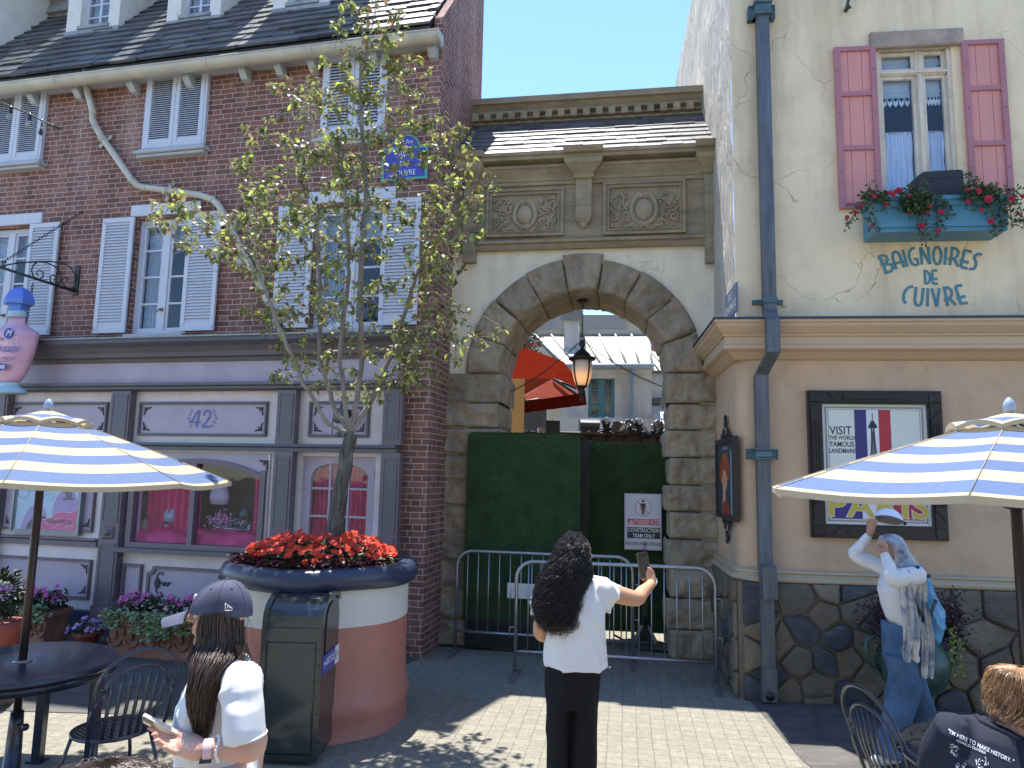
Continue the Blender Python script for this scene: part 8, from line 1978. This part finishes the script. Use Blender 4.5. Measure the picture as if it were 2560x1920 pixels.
hr=[(c+Vector((0,-.055 if i>2 else-.03,0)),Vector(A),Vector(B))for i,(c,A,B)in enumerate(hr)]
hb=MB();loft(hb,[(c,A*.86,B*.85)for c,A,B in hr[:-1]]);HO=skinned('hair',hb,M_HBk,W1,.012,6,foldfn(.006,16,10))
hair('strands',hr,3000,HO,M_HB,amp=.011,fq=7,r_=.0011,lo=.66,rho=(.7,1.02),curl=1.5,seed=2,steps=40)
m=MB();m.tube([WRR+Vector((.03*cos(k*pi/8),.012*sin(k*pi/8),.028*sin(k*pi/8+.6)))for k in range(17)],.003,6);obj('bracelet',m,flat('pale bead',(.6,.55,.48),.3),W1)
PH1=thing('phone','dark phone held up in one hand by the person with curly hair','phone',Matrix.Translation(PHc+l1)@Matrix.Rotation(RAD(14),4,'Z')@Matrix.Rotation(RAD(-6),4,'Y')@Matrix.Rotation(RAD(-8),4,'X'));m=MB();m.prism([(-.026,-.073),(.026,-.073),(.034,-.065),(.034,.065),(.026,.073),(-.026,.073),(-.034,.065),(-.034,-.065)],-.004,.006);obj('case',m,flat('tan phone edge',(.16,.12,.08),.4),PH1);m=MB();m.box(-.031,.031,-.0055,-.004,-.070,.070);obj('screen',m,flat('phone glass',(.015,.017,.02),.08),PH1)
# woman in the cap
Y2=2.62;l2=Vector((at(560,1700,Y2).x,Y2+.08,0));Q=PXF(340,1430,3.385,Y2,l2)
W2=thing('person','person in a dark cap and white T-shirt with long brown hair and pale phone','person',None,None,l2)
b2=MB();hc=Q(712,358,.06);g2=head(b2,hc,186,.93)
loft(b2,[ring(Q(420,1659,.1),Q(960,1659,.1),.15),ring(Q(420,1300,.1),Q(950,1300,.1),.16),ring(Q(450,1050,.1),Q(960,1000,.1),.17),ring(Q(520,860,.1),Q(930,820,.1),.15),ring(Q(600,760,.08),Q(860,700,.08),.06)])
for yy in(-.09,.10):loft(b2,[((.0,yy,.95),(.1,0,0),(0,.085,0)),((.0,yy,.5),(.06,0,0),(0,.06,0)),((0,yy,.08),(.04,0,0),(0,.038,0))]);limb(b2,[(.03,yy,.04),(-.16,yy,.03)],[.036,.028])
SH=Q(900,960,-.08);EL=Q(985,1470,-.12);WR=Q(610,1500,-.16)
limb(b2,[SH,SH.lerp(EL,.5),EL,EL.lerp(WR,.45),WR],[.058,.050,.046,.042,.027])
limb(b2,[Q(760,960,.26),Q(740,1400,.30),Q(560,1500,.2)],[.055,.045,.03])
limb(b2,[WR,Q(520,1500,-.15),Q(430,1470,-.13)],[.027,.036,.036])
limb(b2,[Q(500,1470,-.13),Q(440,1440,-.10),Q(400,1430,-.08)],[.032,.032,.028])
for pts,r_ in((((400,1430,-.10),(280,1395,-.06),(185,1345,-.05),(128,1322,-.07)),.0125),(((390,1460,-.12),(275,1440,-.10),(195,1405,-.10),(160,1372,-.11)),.0125),(((395,1490,-.14),(300,1490,-.13),(225,1462,-.14),(180,1425,-.15)),.012),(((410,1515,-.16),(340,1525,-.16),(280,1505,-.17),(240,1480,-.18)),.0105)):
 limb(b2,[Q(*p)for p in pts],[r_*1.15,r_,r_*.9,r_*.72],10)
limb(b2,[Q(470,1440,-.12),Q(425,1400,-.11),Q(378,1368,-.09),Q(352,1350,-.07)],[.019,.015,.0125,.0095],10)
skinned('body',b2,M_SK2,W2,.0045,3);features(g2,W2,(.42,.14,.12),.93)
m=MB();
for p in((128,1322,-.075),(160,1372,-.115),(180,1425,-.155)):m.ell(Q(*p)+Vector((-.004,-.004,0)),(.007,.005,.004),8,5)
obj('nails',m,flat('pink nails',(.62,.25,.24),.25),W2)
s2=MB()
loft(s2,[ring(Q(338,1720,.1),Q(1010,1720,.1),.175),ring(Q(345,1600,.1),Q(1012,1600,.1),.175),ring(Q(352,1400,.1),Q(1005,1400,.1),.178),ring(Q(358,1250,.1),Q(1000,1250,.1),.182),ring(Q(378,1110,.1),Q(995,1110,.1),.185),ring(Q(430,990,.1),Q(985,1000,.1),.185),ring(Q(500,870,.1),Q(965,900,.1),.17),ring(Q(570,790,.1),Q(930,790,.1),.13),ring(Q(620,740,.09),Q(890,710,.09),.08),ring(Q(650,715,.08),Q(872,668,.08),.06)])
limb(s2,[Q(800,830,.05),SH,Q(915,1150,-.1)],[.06,.066,.06]);loft(s2,[(Q(880,860,.0),(.055,0,.02),(0,.06,.02)),(Q(900,960,-.09),(.064,0,.01),(0,.065,.02)),(Q(915,1120,-.11),(.066,0,-.004),(0,.07,.01)),(Q(918,1290,-.12),(.068,0,-.004),(0,.074,0)),(Q(920,1400,-.12),(.070,0,.010),(0,.076,0))])
skinned('shirt',s2,M_WT,W2,.0065,3,foldfn(.016,7,3.2,5))
m=MB();ce,A_,B_=Q(920,1393,-.12),Vector((.067,0,.010)),Vector((0,.072,0));m.tube([ce+A_*cos(k*pi/14)+B_*sin(k*pi/14)for k in range(29)],.0045,6);obj('sleeve_hem',m,M_WT,W2)
m=MB();c=Q(517,1120,-.072);m.tube([c+Vector((.0075*cos(k*pi/8),-.002,.0115*sin(k*pi/8)))for k in range(17)],.002,5);obj('shirt_print',m,flat('navy print',(.03,.03,.07)),W2)
def cap(parent,g,cm,s=1.0,tilt=0.0):
 """cap on a head frame g(forward, side, up)"""
 m=MB();n=36
 def cp_(u,v):
  a=2*pi*u;e=pi/2*v;lowb=-.028*(0.5-.5*cos(a))-.012*(.5+.5*cos(a));rf=.112 if cos(a)>0 else .108
  f,sd=cos(a)*rf*cos(e*.98)**.8,sin(a)*.088*cos(e*.98)**.8;return g(f-.006-.01*v,sd,.045+lowb*(1-v)+.098*sin(e)-.02*(1-v)*(cos(a)<0)*abs(cos(a)))
 m.grid(cp_,n,14,cu=True);hat=obj('cap',m,cm,parent)
 m=MB()
 def br_(u,v,t_):a=(u-.5)*1.9;f=.095+.018*cos(a)+v*(.084*cos(a*.82)**.7);sd=sin(a)*(.088+.0*v)*(1-.12*v);return g(f*1.0,sd,.040-.052*(abs(sd)/.088)**2-v*.020-t_)
 m.grid(lambda u,v:br_(u,v,0),24,8);m.grid(lambda u,v:br_(u,v,.0035),24,8);m.tube([br_(k/24,1,.0018)for k in range(25)],.0026,6);obj('brim',m,cm,hat)
 m=MB();m.ell(g(-.016,0,.145),(.008,.008,.005),10,5)
 for k in range(6):
  a0=pi/6+k*pi/3;m.tube([Vector(cp_(a0/(2*pi),v/12))+Vector((0,0,.0008))for v in range(13)],.0012,4)
  a1=a0+pi/6;q_=Vector(cp_(a1/(2*pi),.62));m.tube([q_+Vector((.0035*cos(t_),-.001,.0035*sin(t_)))for t_ in[j*pi/4 for j in range(9)]],.0012,4)
 obj('stitching',m,cm,hat);return hat,cp_
M_CAPM=cloth('washed navy cap cotton',(.075,.08,.115),var=.25,vs=14)
g3=lambda f,sd,u:(lambda v:v)(g2(f*1.06+.0,sd*1.08,u-.013-f*.10));CP,cpf=cap(W2,g3,M_CAPM)
m=MB();lc=Vector(cpf(.315,.20));e1=(Vector(cpf(.335,.20))-lc).normalized();e2=Vector((0,0,1));no=e1.cross(e2);no=no if no.y<0 else-no
def lg(a,b_):return lc+e1*a+e2*b_+no*.003
for L_ in([(-.012,-.010),(-.012,.014),(-.003,.006),(.012,-.004),(.012,-.010),(-.012,-.012)],[(-.006,-.004),(-.006,.006),(-.001,-.004),(-.001,.004),(.006,-.003)]):m.tube([lg(a,b_)for a,b_ in L_],.0013,4)
obj('cap_mark',m,flat('white stitching',(.8,.8,.8)),CP)
m=MB();m.ell(g3(.088,.010,.088),(.005,.012,.012),8,6);obj('cap_badge',m,M_WT,CP)
hr=[ring(Q(575,300,.05),Q(885,300,.05),.085),ring(Q(556,400,.05),Q(880,400,.05),.092),ring(Q(552,500,.05),Q(890,500,.05),.095),ring(Q(535,600,.04),Q(895,600,.04),.095),ring(Q(495,700,.0),Q(870,700,.0),.10),ring(Q(480,800,-.04),Q(775,800,-.04),.085),ring(Q(466,900,-.06),Q(735,900,-.06),.07),ring(Q(448,1000,-.07),Q(700,1000,-.07),.06),ring(Q(445,1100,-.07),Q(682,1100,-.07),.05),ring(Q(458,1200,-.07),Q(668,1200,-.07),.045),ring(Q(480,1310,-.07),Q(645,1310,-.07),.035),ring(Q(530,1440,-.07),Q(615,1440,-.07),.02)]
hb=MB();loft(hb,[(c,A*.9,B*.9)for c,A,B in hr[:5]]+[(c,A*.72,B*.7)for c,A,B in hr[5:8]]);HO=skinned('hair',hb,M_HBk,W2,.009,4)
hair('strands',hr,1500,HO,M_HBr,amp=.004,fq=1.6,r_=.0014,lo=.62,rho=(.6,1.03),seed=5,steps=24)
hair('strands',[ring(Q(840,600,.0),Q(930,600,.0),.03),ring(Q(870,700,.0),Q(955,700,.0),.03),ring(Q(930,790,.0),Q(990,800,.0),.02)],60,HO,M_HBr,amp=.003,fq=1,r_=.0011,seed=8,steps=10)
hair('strands',hr,40,HO,M_HBr,amp=.02,fq=1.5,r_=.0007,lo=.5,rho=(1.0,1.2),seed=9,steps=24)
m=MB();wc=Q(608,1500,-.16);ax_=(EL-WR).normalized();s_a=ax_.cross(Vector((0,1,0))).normalized();s_b=ax_.cross(s_a)
def cuff(c,r_,w_,k_=1):m.grid(lambda u,v:c+s_a*(r_*cos(u*2*pi))+s_b*(r_*sin(u*2*pi))+ax_*(w_*(v-.5)),24,2,cu=True)
cuff(wc,.0335,.026);w3=obj('watch',m,flat('pale pink strap',(.62,.44,.45),.4),W2);m=MB();dn=Vector((0,-.35,-.94)).normalized();c=wc+dn*.034;sd=ax_.cross(dn).normalized()
m.add([c+ax_*(a*.018)+sd*(b_*.016)+dn*d_ for d_ in(-.004,.007)for a,b_ in((-1,-1),(1,-1),(1,1),(-1,1))],[(0,1,2,3),(4,5,6,7),(0,1,5,4),(1,2,6,5),(2,3,7,6),(3,0,4,7)]);obj('watch_case',m,flat('watch black',(.04,.04,.045),.15),w3)
m=MB();cb_=WR.lerp(EL,.22);
for k in range(22):a=k*2*pi/22;m.ell(cb_+s_a*(.036*cos(a))+s_b*(.036*sin(a))+ax_*(.004*sin(3*a)),(.0055,.0055,.0075),7,5)
obj('bracelet',m,flat('white shell bead',(.72,.70,.68),.3),W2)
PH2=thing('phone','cream backed phone lying in the open hand of the person in the cap','phone',Matrix.Translation(Q(232,1322,-.07)+l2)@Matrix.Rotation(RAD(25),4,'Y')@Matrix.Rotation(RAD(-42),4,'X'));m=MB();m.prism([(-.072,-.034),(.072,-.034),(.076,-.028),(.076,.028),(.072,.034),(-.072,.034),(-.076,.028),(-.076,-.028)],-.0055,.0055,ax='z');obj('case',m,flat('cream phone case',(.60,.54,.46),.4),PH2);m=MB();m.box(-.070,.070,-.030,.030,.0055,.0062);obj('screen',m,flat('phone glass dark',(.02,.02,.022),.1),PH2);m=MB();m.box(-.072,-.036,-.034,-.0,-.008,-.0055);obj('camera_bump',m,flat('brown bump',(.13,.09,.08),.4),PH2)
# woman with head scarf
Y3=5.32;l3=Vector((at(2245,1700,Y3).x,Y3,0));Q=PXF(2100,1260,5.53,Y3,l3)
W3=thing('person','person in a grey blue head scarf, white top and jeans, walking hand on face','person',None,None,l3)
b3=MB();hc=Q(695,612,.0);g4=head(b3,hc,196,.84)
SF_,EF,WF=Q(690,930,.14),Q(200,700,.22),Q(400,430,.14)
SN,EN,WN_=Q(1050,980,-.14),Q(740,1040,-.22),Q(615,700,-.10)
limb(b3,[SF_,EF,EF.lerp(WF,.5),WF],[.04,.036,.03,.022]);limb(b3,[SN,EN,EN.lerp(WN_,.5),WN_],[.042,.037,.032,.022])
limb(b3,[WF,Q(420,370,.12),Q(430,310,.12)],[.022,.030,.030])
for p in(((400,310,.13),(375,255,.12),(400,215,.10)),((420,295,.12),(405,235,.11),(440,205,.09)),((440,290,.11),(440,230,.09),(470,210,.08)),((455,290,.10),(470,240,.08),(490,225,.07))):limb(b3,[Q(*q_)for q_ in p],[.0105,.0098,.008],8)
limb(b3,[Q(460,330,.11),Q(490,290,.09),Q(495,250,.07)],[.013,.011,.009],8)
limb(b3,[WN_,Q(605,620,-.09),Q(600,570,-.09)],[.022,.031,.031])
for p in(((575,570,-.10),(535,550,-.115),(500,575,-.11)),((585,545,-.10),(545,515,-.11),(510,530,-.105)),((600,535,-.10),(570,495,-.10),(540,485,-.095)),((620,540,-.09),(605,500,-.095),(580,480,-.09))):limb(b3,[Q(*q_)for q_ in p],[.0108,.010,.008],8)
limb(b3,[Q(600,640,-.10),Q(545,640,-.12),Q(505,655,-.12)],[.014,.012,.009],8)
loft(b3,[((.0,0,.85),(.07,0,0),(0,.07,0)),(Q(830,1300),(.07,0,0),(0,.09,0)),(Q(860,1050),(.08,0,0),(0,.11,0)),(Q(800,850),(.05,0,0),(0,.06,0))])
limb(b3,[Q(870,1650,.0),(-.02,-.06,.45),(-.10,-.05,.08)],[.055,.04,.03]);limb(b3,[Q(870,1650,.0),(.06,.08,.5),(.16,.10,.2)],[.055,.04,.03])
skinned('body',b3,M_SK3,W3,.0055,3);features(g4,W3,(.3,.1,.09),.84)
s3=MB()
loft(s3,[ring(Q(700,1690),Q(1075,1640),.115),ring(Q(640,1540),Q(1065,1500),.118),ring(Q(590,1400),Q(1060,1400),.125),ring(Q(565,1270),Q(1075,1280),.135),ring(Q(552,1160),Q(1095,1160),.15),ring(Q(600,1030),Q(1110,1020),.165),ring(Q(680,930),Q(1085,930),.15),ring(Q(740,870),Q(1000,870),.08)])
limb(s3,[SF_,SF_.lerp(EF,.5),EF,EF.lerp(WF,.5),EF.lerp(WF,.96)],[.062,.052,.046,.040,.031]);limb(s3,[SN,SN.lerp(EN,.5),EN,EN.lerp(WN_,.5),EN.lerp(WN_,.93)],[.070,.062,.050,.042,.033])
skinned('shirt',s3,M_WT,W3,.007,3,foldfn(.008,10,6,21))
M_JN=cloth('washed blue denim',(.062,.115,.20),var=.4,vs=5,bs_=400)
j=MB();J=PXF(1860,1400,3.16,Y3,l3)
loft(j,[ring(J(1095,480),J(1385,530),.12),ring(J(1098,600),J(1392,600),.13),ring(J(1105,700),J(1395,700),.14),ring(J(1125,800),J(1400,800),.135)])
loft(j,[ring(J(1110,740,-.05),J(1370,740,-.05),.10),ring(J(1150,900,-.06),J(1395,900,-.06),.11),ring(J(1125,1040,-.06),J(1385,1040,-.06),.11),ring(J(1105,1200,-.06),J(1330,1200,-.06),.11),ring(J(1085,1350,-.05),J(1275,1350,-.05),.11),ring(J(1055,1470,-.05),J(1245,1480,-.05),.12),ring(J(1050,1535,-.05),J(1235,1535,-.05),.125)])
loft(j,[ring(J(1180,740,.07),J(1400,740,.07),.10),ring(J(1230,920,.08),J(1420,900,.08),.10),ring(J(1290,1080,.08),J(1450,1020,.08),.10),ring(J(1300,1230,.10),J(1500,1150,.10),.10),ring(J(1300,1330,.12),J(1525,1290,.12),.11),ring(J(1310,1360,.12),J(1528,1340,.12),.11)])
skinned('jeans',j,M_JN,W3,.008,3,foldfn(.010,7,3,4))
m=MB();limb(m,[J(1200,1555,-.05),J(1110,1570,-.05),J(1035,1585,-.05)],[.042,.044,.036]);obj('shoe',m,mat('white trainer',(.62,.63,.64),.5),W3);m=MB();limb(m,[J(1400,1370,.12),J(1480,1400,.12)],[.04,.036]);obj('shoe',m,mat('white trainer',(.62,.63,.64),.5),W3)
M_SCF,nt,b=_mk('mottled scarf');co=COORD(nt)
c=RAMP(nt,NOISE(nt,co,6,5,.6,.8),[(.34,(.08,.11,.17)),(.47,(.30,.34,.37)),(.58,(.55,.50,.45)),(.70,(.16,.32,.47))]);c=MIX(nt,RAMP(nt,NOISE(nt,co,4.3,2),[(.66,0.0),(.70,.9)]),c,(.26,.015,.03));nt.links.new(c,b.inputs['Base Color']);b.inputs['Roughness'].default_value=.9;BUMP(nt,b,NOISE(nt,co,60,4),.4,.004)
s4=MB();loft(s4,[(Q(690,415),(.03,0,0),(0,.03,0)),ring(Q(560,452),Q(815,452),.075),ring(Q(555,505),Q(860,505),.10),ring(Q(610,580),Q(888,580),.105),ring(Q(650,660),Q(930,660),.105),ring(Q(680,740),Q(985,740),.10),ring(Q(640,820),Q(1020,800),.11),ring(Q(660,880),Q(1110,850),.15),ring(Q(760,950),Q(1120,890),.17)])
SC_=skinned('head_scarf',s4,M_SCF,W3,.008,4,foldfn(.014,9,4,31))
def tail(pts,w0,w1,dy):
 m=MB();P_=[Q(u,v,dy)for u,v in pts];n=len(P_)-1
 def f(u,v):
  t_=v*n;i=min(n-1,int(t_));p=P_[i].lerp(P_[i+1],t_-i);w_=w0+(w1-w0)*sin(v*pi*.6);return p+Vector(((u-.5)*w_,-.02+.010*sin(u*13+v*7)+.004*sin(u*29+v*3),.012*sin(u*11+v*9)))
 m.grid(f,30,34);m.grid(lambda u,v:f(u,v)+Vector((0,.006,0)),30,34);obj('scarf_tail',m,M_SCF,SC_)
tail([(880,930),(900,1150),(930,1400),(960,1650),(960,1900),(945,2050),(985,2160)],.08,.115,-.20);tail([(1090,900),(1130,1150),(1120,1400),(1150,1600),(1190,1900),(1190,2200),(1200,2380)],.06,.085,-.14)
BP=thing('backpack','blue backpack with a black strap on the back of the walking person','backpack',None,None,l3);m=MB();limb(m,[Q(1150,1080,.02),Q(1200,1350,.02),Q(1270,1560,.02),Q(1290,1850,.02)],[.05,.085,.095,.06]);skinned('bag_body',m,mat('sky blue nylon',(.10,.30,.50),.45,var=.25,vs=10),BP,.008,3,foldfn(.012,9,5,2))
for P_ in([(960,880,-.13),(1080,880,-.19),(1120,940,-.16),(1150,1010,-.1),(1250,990,-.1)],[(960,1140,-.21),(1010,1300,-.2),(1080,1450,-.18),(1170,1640,-.15),(1240,1700,-.1)],[(1190,1500,-.1),(1240,1560,-.1),(1290,1420,-.1),(1330,1330,-.08)]):m=MB();m.tube([Q(*p)for p in P_],.014,8,flat=.4);obj('strap',m,M_BLACK,BP)
c=Q(680,225,.06)+l3;HT3=thing('cap','white cap with a dark lined underside held up above the scarfed head','cap',Matrix.Translation(c)@Matrix.Rotation(RAD(16),4,'Y')@Matrix.Rotation(RAD(-22),4,'X'));m=MB()
m.grid(lambda u,v:(.098*cos(u*2*pi)*cos(v*pi/2)**.8,.075*sin(u*2*pi)*cos(v*pi/2)**.8,.085*sin(v*pi/2)),32,10,cu=True);obj('crown',m,mat('white cap twill',(.66,.68,.74),.8,bump=.2,bs_=200),HT3)
m=MB();m.grid(lambda u,v:(.092*cos(u*2*pi)*(1-v),.070*sin(u*2*pi)*(1-v),.002+.05*v),32,6,cu=True);obj('lining',m,cloth('taupe lining',(.22,.19,.17)),HT3)
m=MB();m.grid(lambda u,v:((.100+.012*v)*cos(pi+u*pi),(.076+.05*v)*sin(pi+u*pi)-.0,-.004-.03*v*sin(u*pi)),28,4);obj('brim',m,M_BLACK,HT3)
# seated person in the dark printed shirt
Y4=2.28;l4=Vector((1.62,Y4+.1,0));Q=PXF(2300,1640,5.923,Y4,l4)
W4=thing('person','seated person with tousled ginger brown hair and a dark printed shirt, seen from behind','person',None,None,l4)
b4=MB();hc=Q(1510,680,.03);g5=head(b4,hc,38,.86)
loft(b4,[(Q(1500,1800,.05),(.12,0,0),(0,.06,0)),(Q(1500,1500,.05),(.10,0,0),(0,.05,0)),(Q(1470,1150,.04),(.07,0,0),(0,.05,0)),(Q(1480,900,.03),(.058,0,0),(0,.055,0))])
for sx in(-1,1):limb(b4,[(sx*.1,.0,.5),(sx*.13+.12,.42,.5),(sx*.13+.12,.44,.1)],[.085,.07,.04]);limb(b4,[(sx*.15,.03,.98),(sx*.24,.12,.8),(sx*.12+.1,.4,.78)],[.04,.04,.03])
skinned('body',b4,M_SK2,W4,.007,3);features(g5,W4,(.35,.09,.08),.86)
M_NVS=cloth('dark navy jersey',(.018,.021,.034));s5=MB()
loft(s5,[ring(Q(230,2300,.05),Q(2300,2450,.0),.13),ring(Q(240,1800,.05),Q(2350,2000,.0),.135),ring(Q(280,1450,.05),Q(2350,1750,.0),.135),ring(Q(330,1200,.06),Q(2300,1600,.0),.125),ring(Q(430,1010,.06),Q(2150,1480,.0),.11),ring(Q(640,920,.06),Q(1950,1330,.0),.09),ring(Q(830,885,.06),Q(1700,1190,.02),.075)])
limb(s5,[Q(520,1150,.05),Q(330,1500,.1),Q(330,1900,.16)],[.07,.07,.062]);SH4=skinned('shirt',s5,M_NVS,W4,.007,3,foldfn(.008,8,4,12))
m=MB();m.tube([Q(840,880,-.03),Q(900,960,-.065),Q(1060,1050,-.085),Q(1250,1130,-.085),Q(1400,1210,-.07),Q(1480,1240,-.03)],.006,8);obj('collar',m,M_NVS,W4)
from mathutils.bvhtree import BVHTree
bv=BVHTree.FromPolygons([v.co for v in SH4.data.vertices],[tuple(p.vertices)for p in SH4.data.polygons]);eye4=EYEP-l4;PR=MB()
def project(vs,fs,mi,lift=.002):
 """press a flat print onto the back of the shirt"""
 out=[]
 for u,v in vs:
  p=Q(u,v);d=(p-eye4).normalized();h=bv.ray_cast(eye4,d)[0];out.append((h if h is not None else p)-d*lift)
 PR.add(out,fs,mi)
def shirt_text(t_,u0,v0,u1,v1,size,mi=0,bold=.02):
 vs,fs=text_mesh(t_,1,1,0,bold,0,'LEFT');W_=max(v[0]for v in vs);a=atan2(v1-v0,u1-u0);k=math.hypot(u1-u0,v1-v0)/W_
 project([(u0+x*k*cos(a)+y*size*sin(a)*.6,v0+x*k*sin(a)-y*size)for x,y,_ in vs],fs,mi)
shirt_text('"I\'M HERE TO MAKE HISTORY. "',415,1110,1390,1570,82);shirt_text('-CHARLES OLIVEIRA',535,1245,975,1440,52)
rr4=random.Random(3)
for cx,cy,rx,ry in((505,1400,75,110),(915,1570,105,110),(610,1640,90,70)):
 for k in range(26):
  a=rr4.uniform(0,6.28);r_=rr4.uniform(.2,.95);u,v=cx+rx*r_*cos(a),cy+ry*r_*sin(a);h=a+1.57+rr4.uniform(-.5,.5);L=rr4.uniform(14,34);w_=rr4.uniform(3,9)
  project([(u-L*cos(h),v-L*sin(h)),(u-w_*sin(h),v+w_*cos(h)),(u+L*cos(h),v+L*sin(h)),(u+w_*sin(h),v-w_*cos(h))],[(0,1,2,3)],rr4.choice((0,0,1)),.0025)
obj('shirt_print',PR,[flat('print white',(.62,.64,.68)),flat('print grey',(.25,.28,.34))],W4,recalc=False)
hr=[(Q(1480,165,.02),Vector((.02,0,0)),Vector((0,.02,0))),ring(Q(1150,235,.02),Q(1850,245,.02),.085),ring(Q(1130,400,.02),Q(1930,400,.02),.11),ring(Q(1105,560,.02),Q(1960,570,.02),.118),ring(Q(1100,720,.02),Q(1930,750,.02),.115),ring(Q(1085,850,.01),Q(1800,950,.01),.095),ring(Q(1130,960,.0),Q(1600,1080,.0),.07)]
hb=MB();loft(hb,[(c-Vector((0,0,.008 if i<2 else 0)),A*.9,B*.9)for i,(c,A,B)in enumerate(hr)]);M_HG=mat('ginger brown hair',(.33,.185,.09),.4,var=.35,vs=20,bump=0,spec=.5,isl=.6)
HO=skinned('hair',hb,mat('ginger hair base',(.13,.065,.03),.7,var=.3,vs=30,bump=.6,bs_=50),W4,.008,3,foldfn(.012,12,6,2));hair('strands',hr,3400,HO,M_HG,amp=.010,fq=1.5,r_=.0009,lo=.35,rho=(.35,1.04),seed=12,steps=14)
# curly head at the bottom edge
Y5=1.75;c5=at(255,2108,Y5);W5=thing('person','person close to the camera of whom only curly dark hair shows at the bottom','person',None,None,(c5.x,c5.y,0))
b5=MB();hc=Vector((0,0,c5.z));g6=head(b5,hc,90,1.0);loft(b5,[((0,0,.9),(.16,0,0),(0,.1,0)),((0,0,c5.z-.32),(.19,0,0),(0,.1,0)),((0,0,c5.z-.2),(.08,0,0),(0,.07,0))]);limb(b5,[(-.08,0,.9),(-.1,0,.06)],[.08,.04]);limb(b5,[(.08,0,.9),(.1,0,.06)],[.08,.04]);skinned('body',b5,M_SK3,W5,.009,3);features(g6,W5)
hr=[(hc+Vector((0,-.01,.175)),Vector((.03,0,0)),Vector((0,.03,0))),(hc+Vector((0,-.01,.14)),Vector((.12,0,0)),Vector((0,.10,0))),(hc+Vector((0,-.015,.0)),Vector((.155,0,0)),Vector((0,.125,0))),(hc+Vector((0,-.02,-.12)),Vector((.15,0,0)),Vector((0,.12,0)))]
hb=MB();loft(hb,[(c,A*.84,B*.84)for c,A,B in hr]);HO=skinned('hair',hb,mat('matt dark hair',(.012,.009,.008),1.0,spec=0,bump=0),W5,.01,3);hair('strands',hr,1500,HO,M_HBr,amp=.024,fq=5,r_=.0006,lo=.4,rho=(.35,1.2),curl=1,seed=20,steps=36)
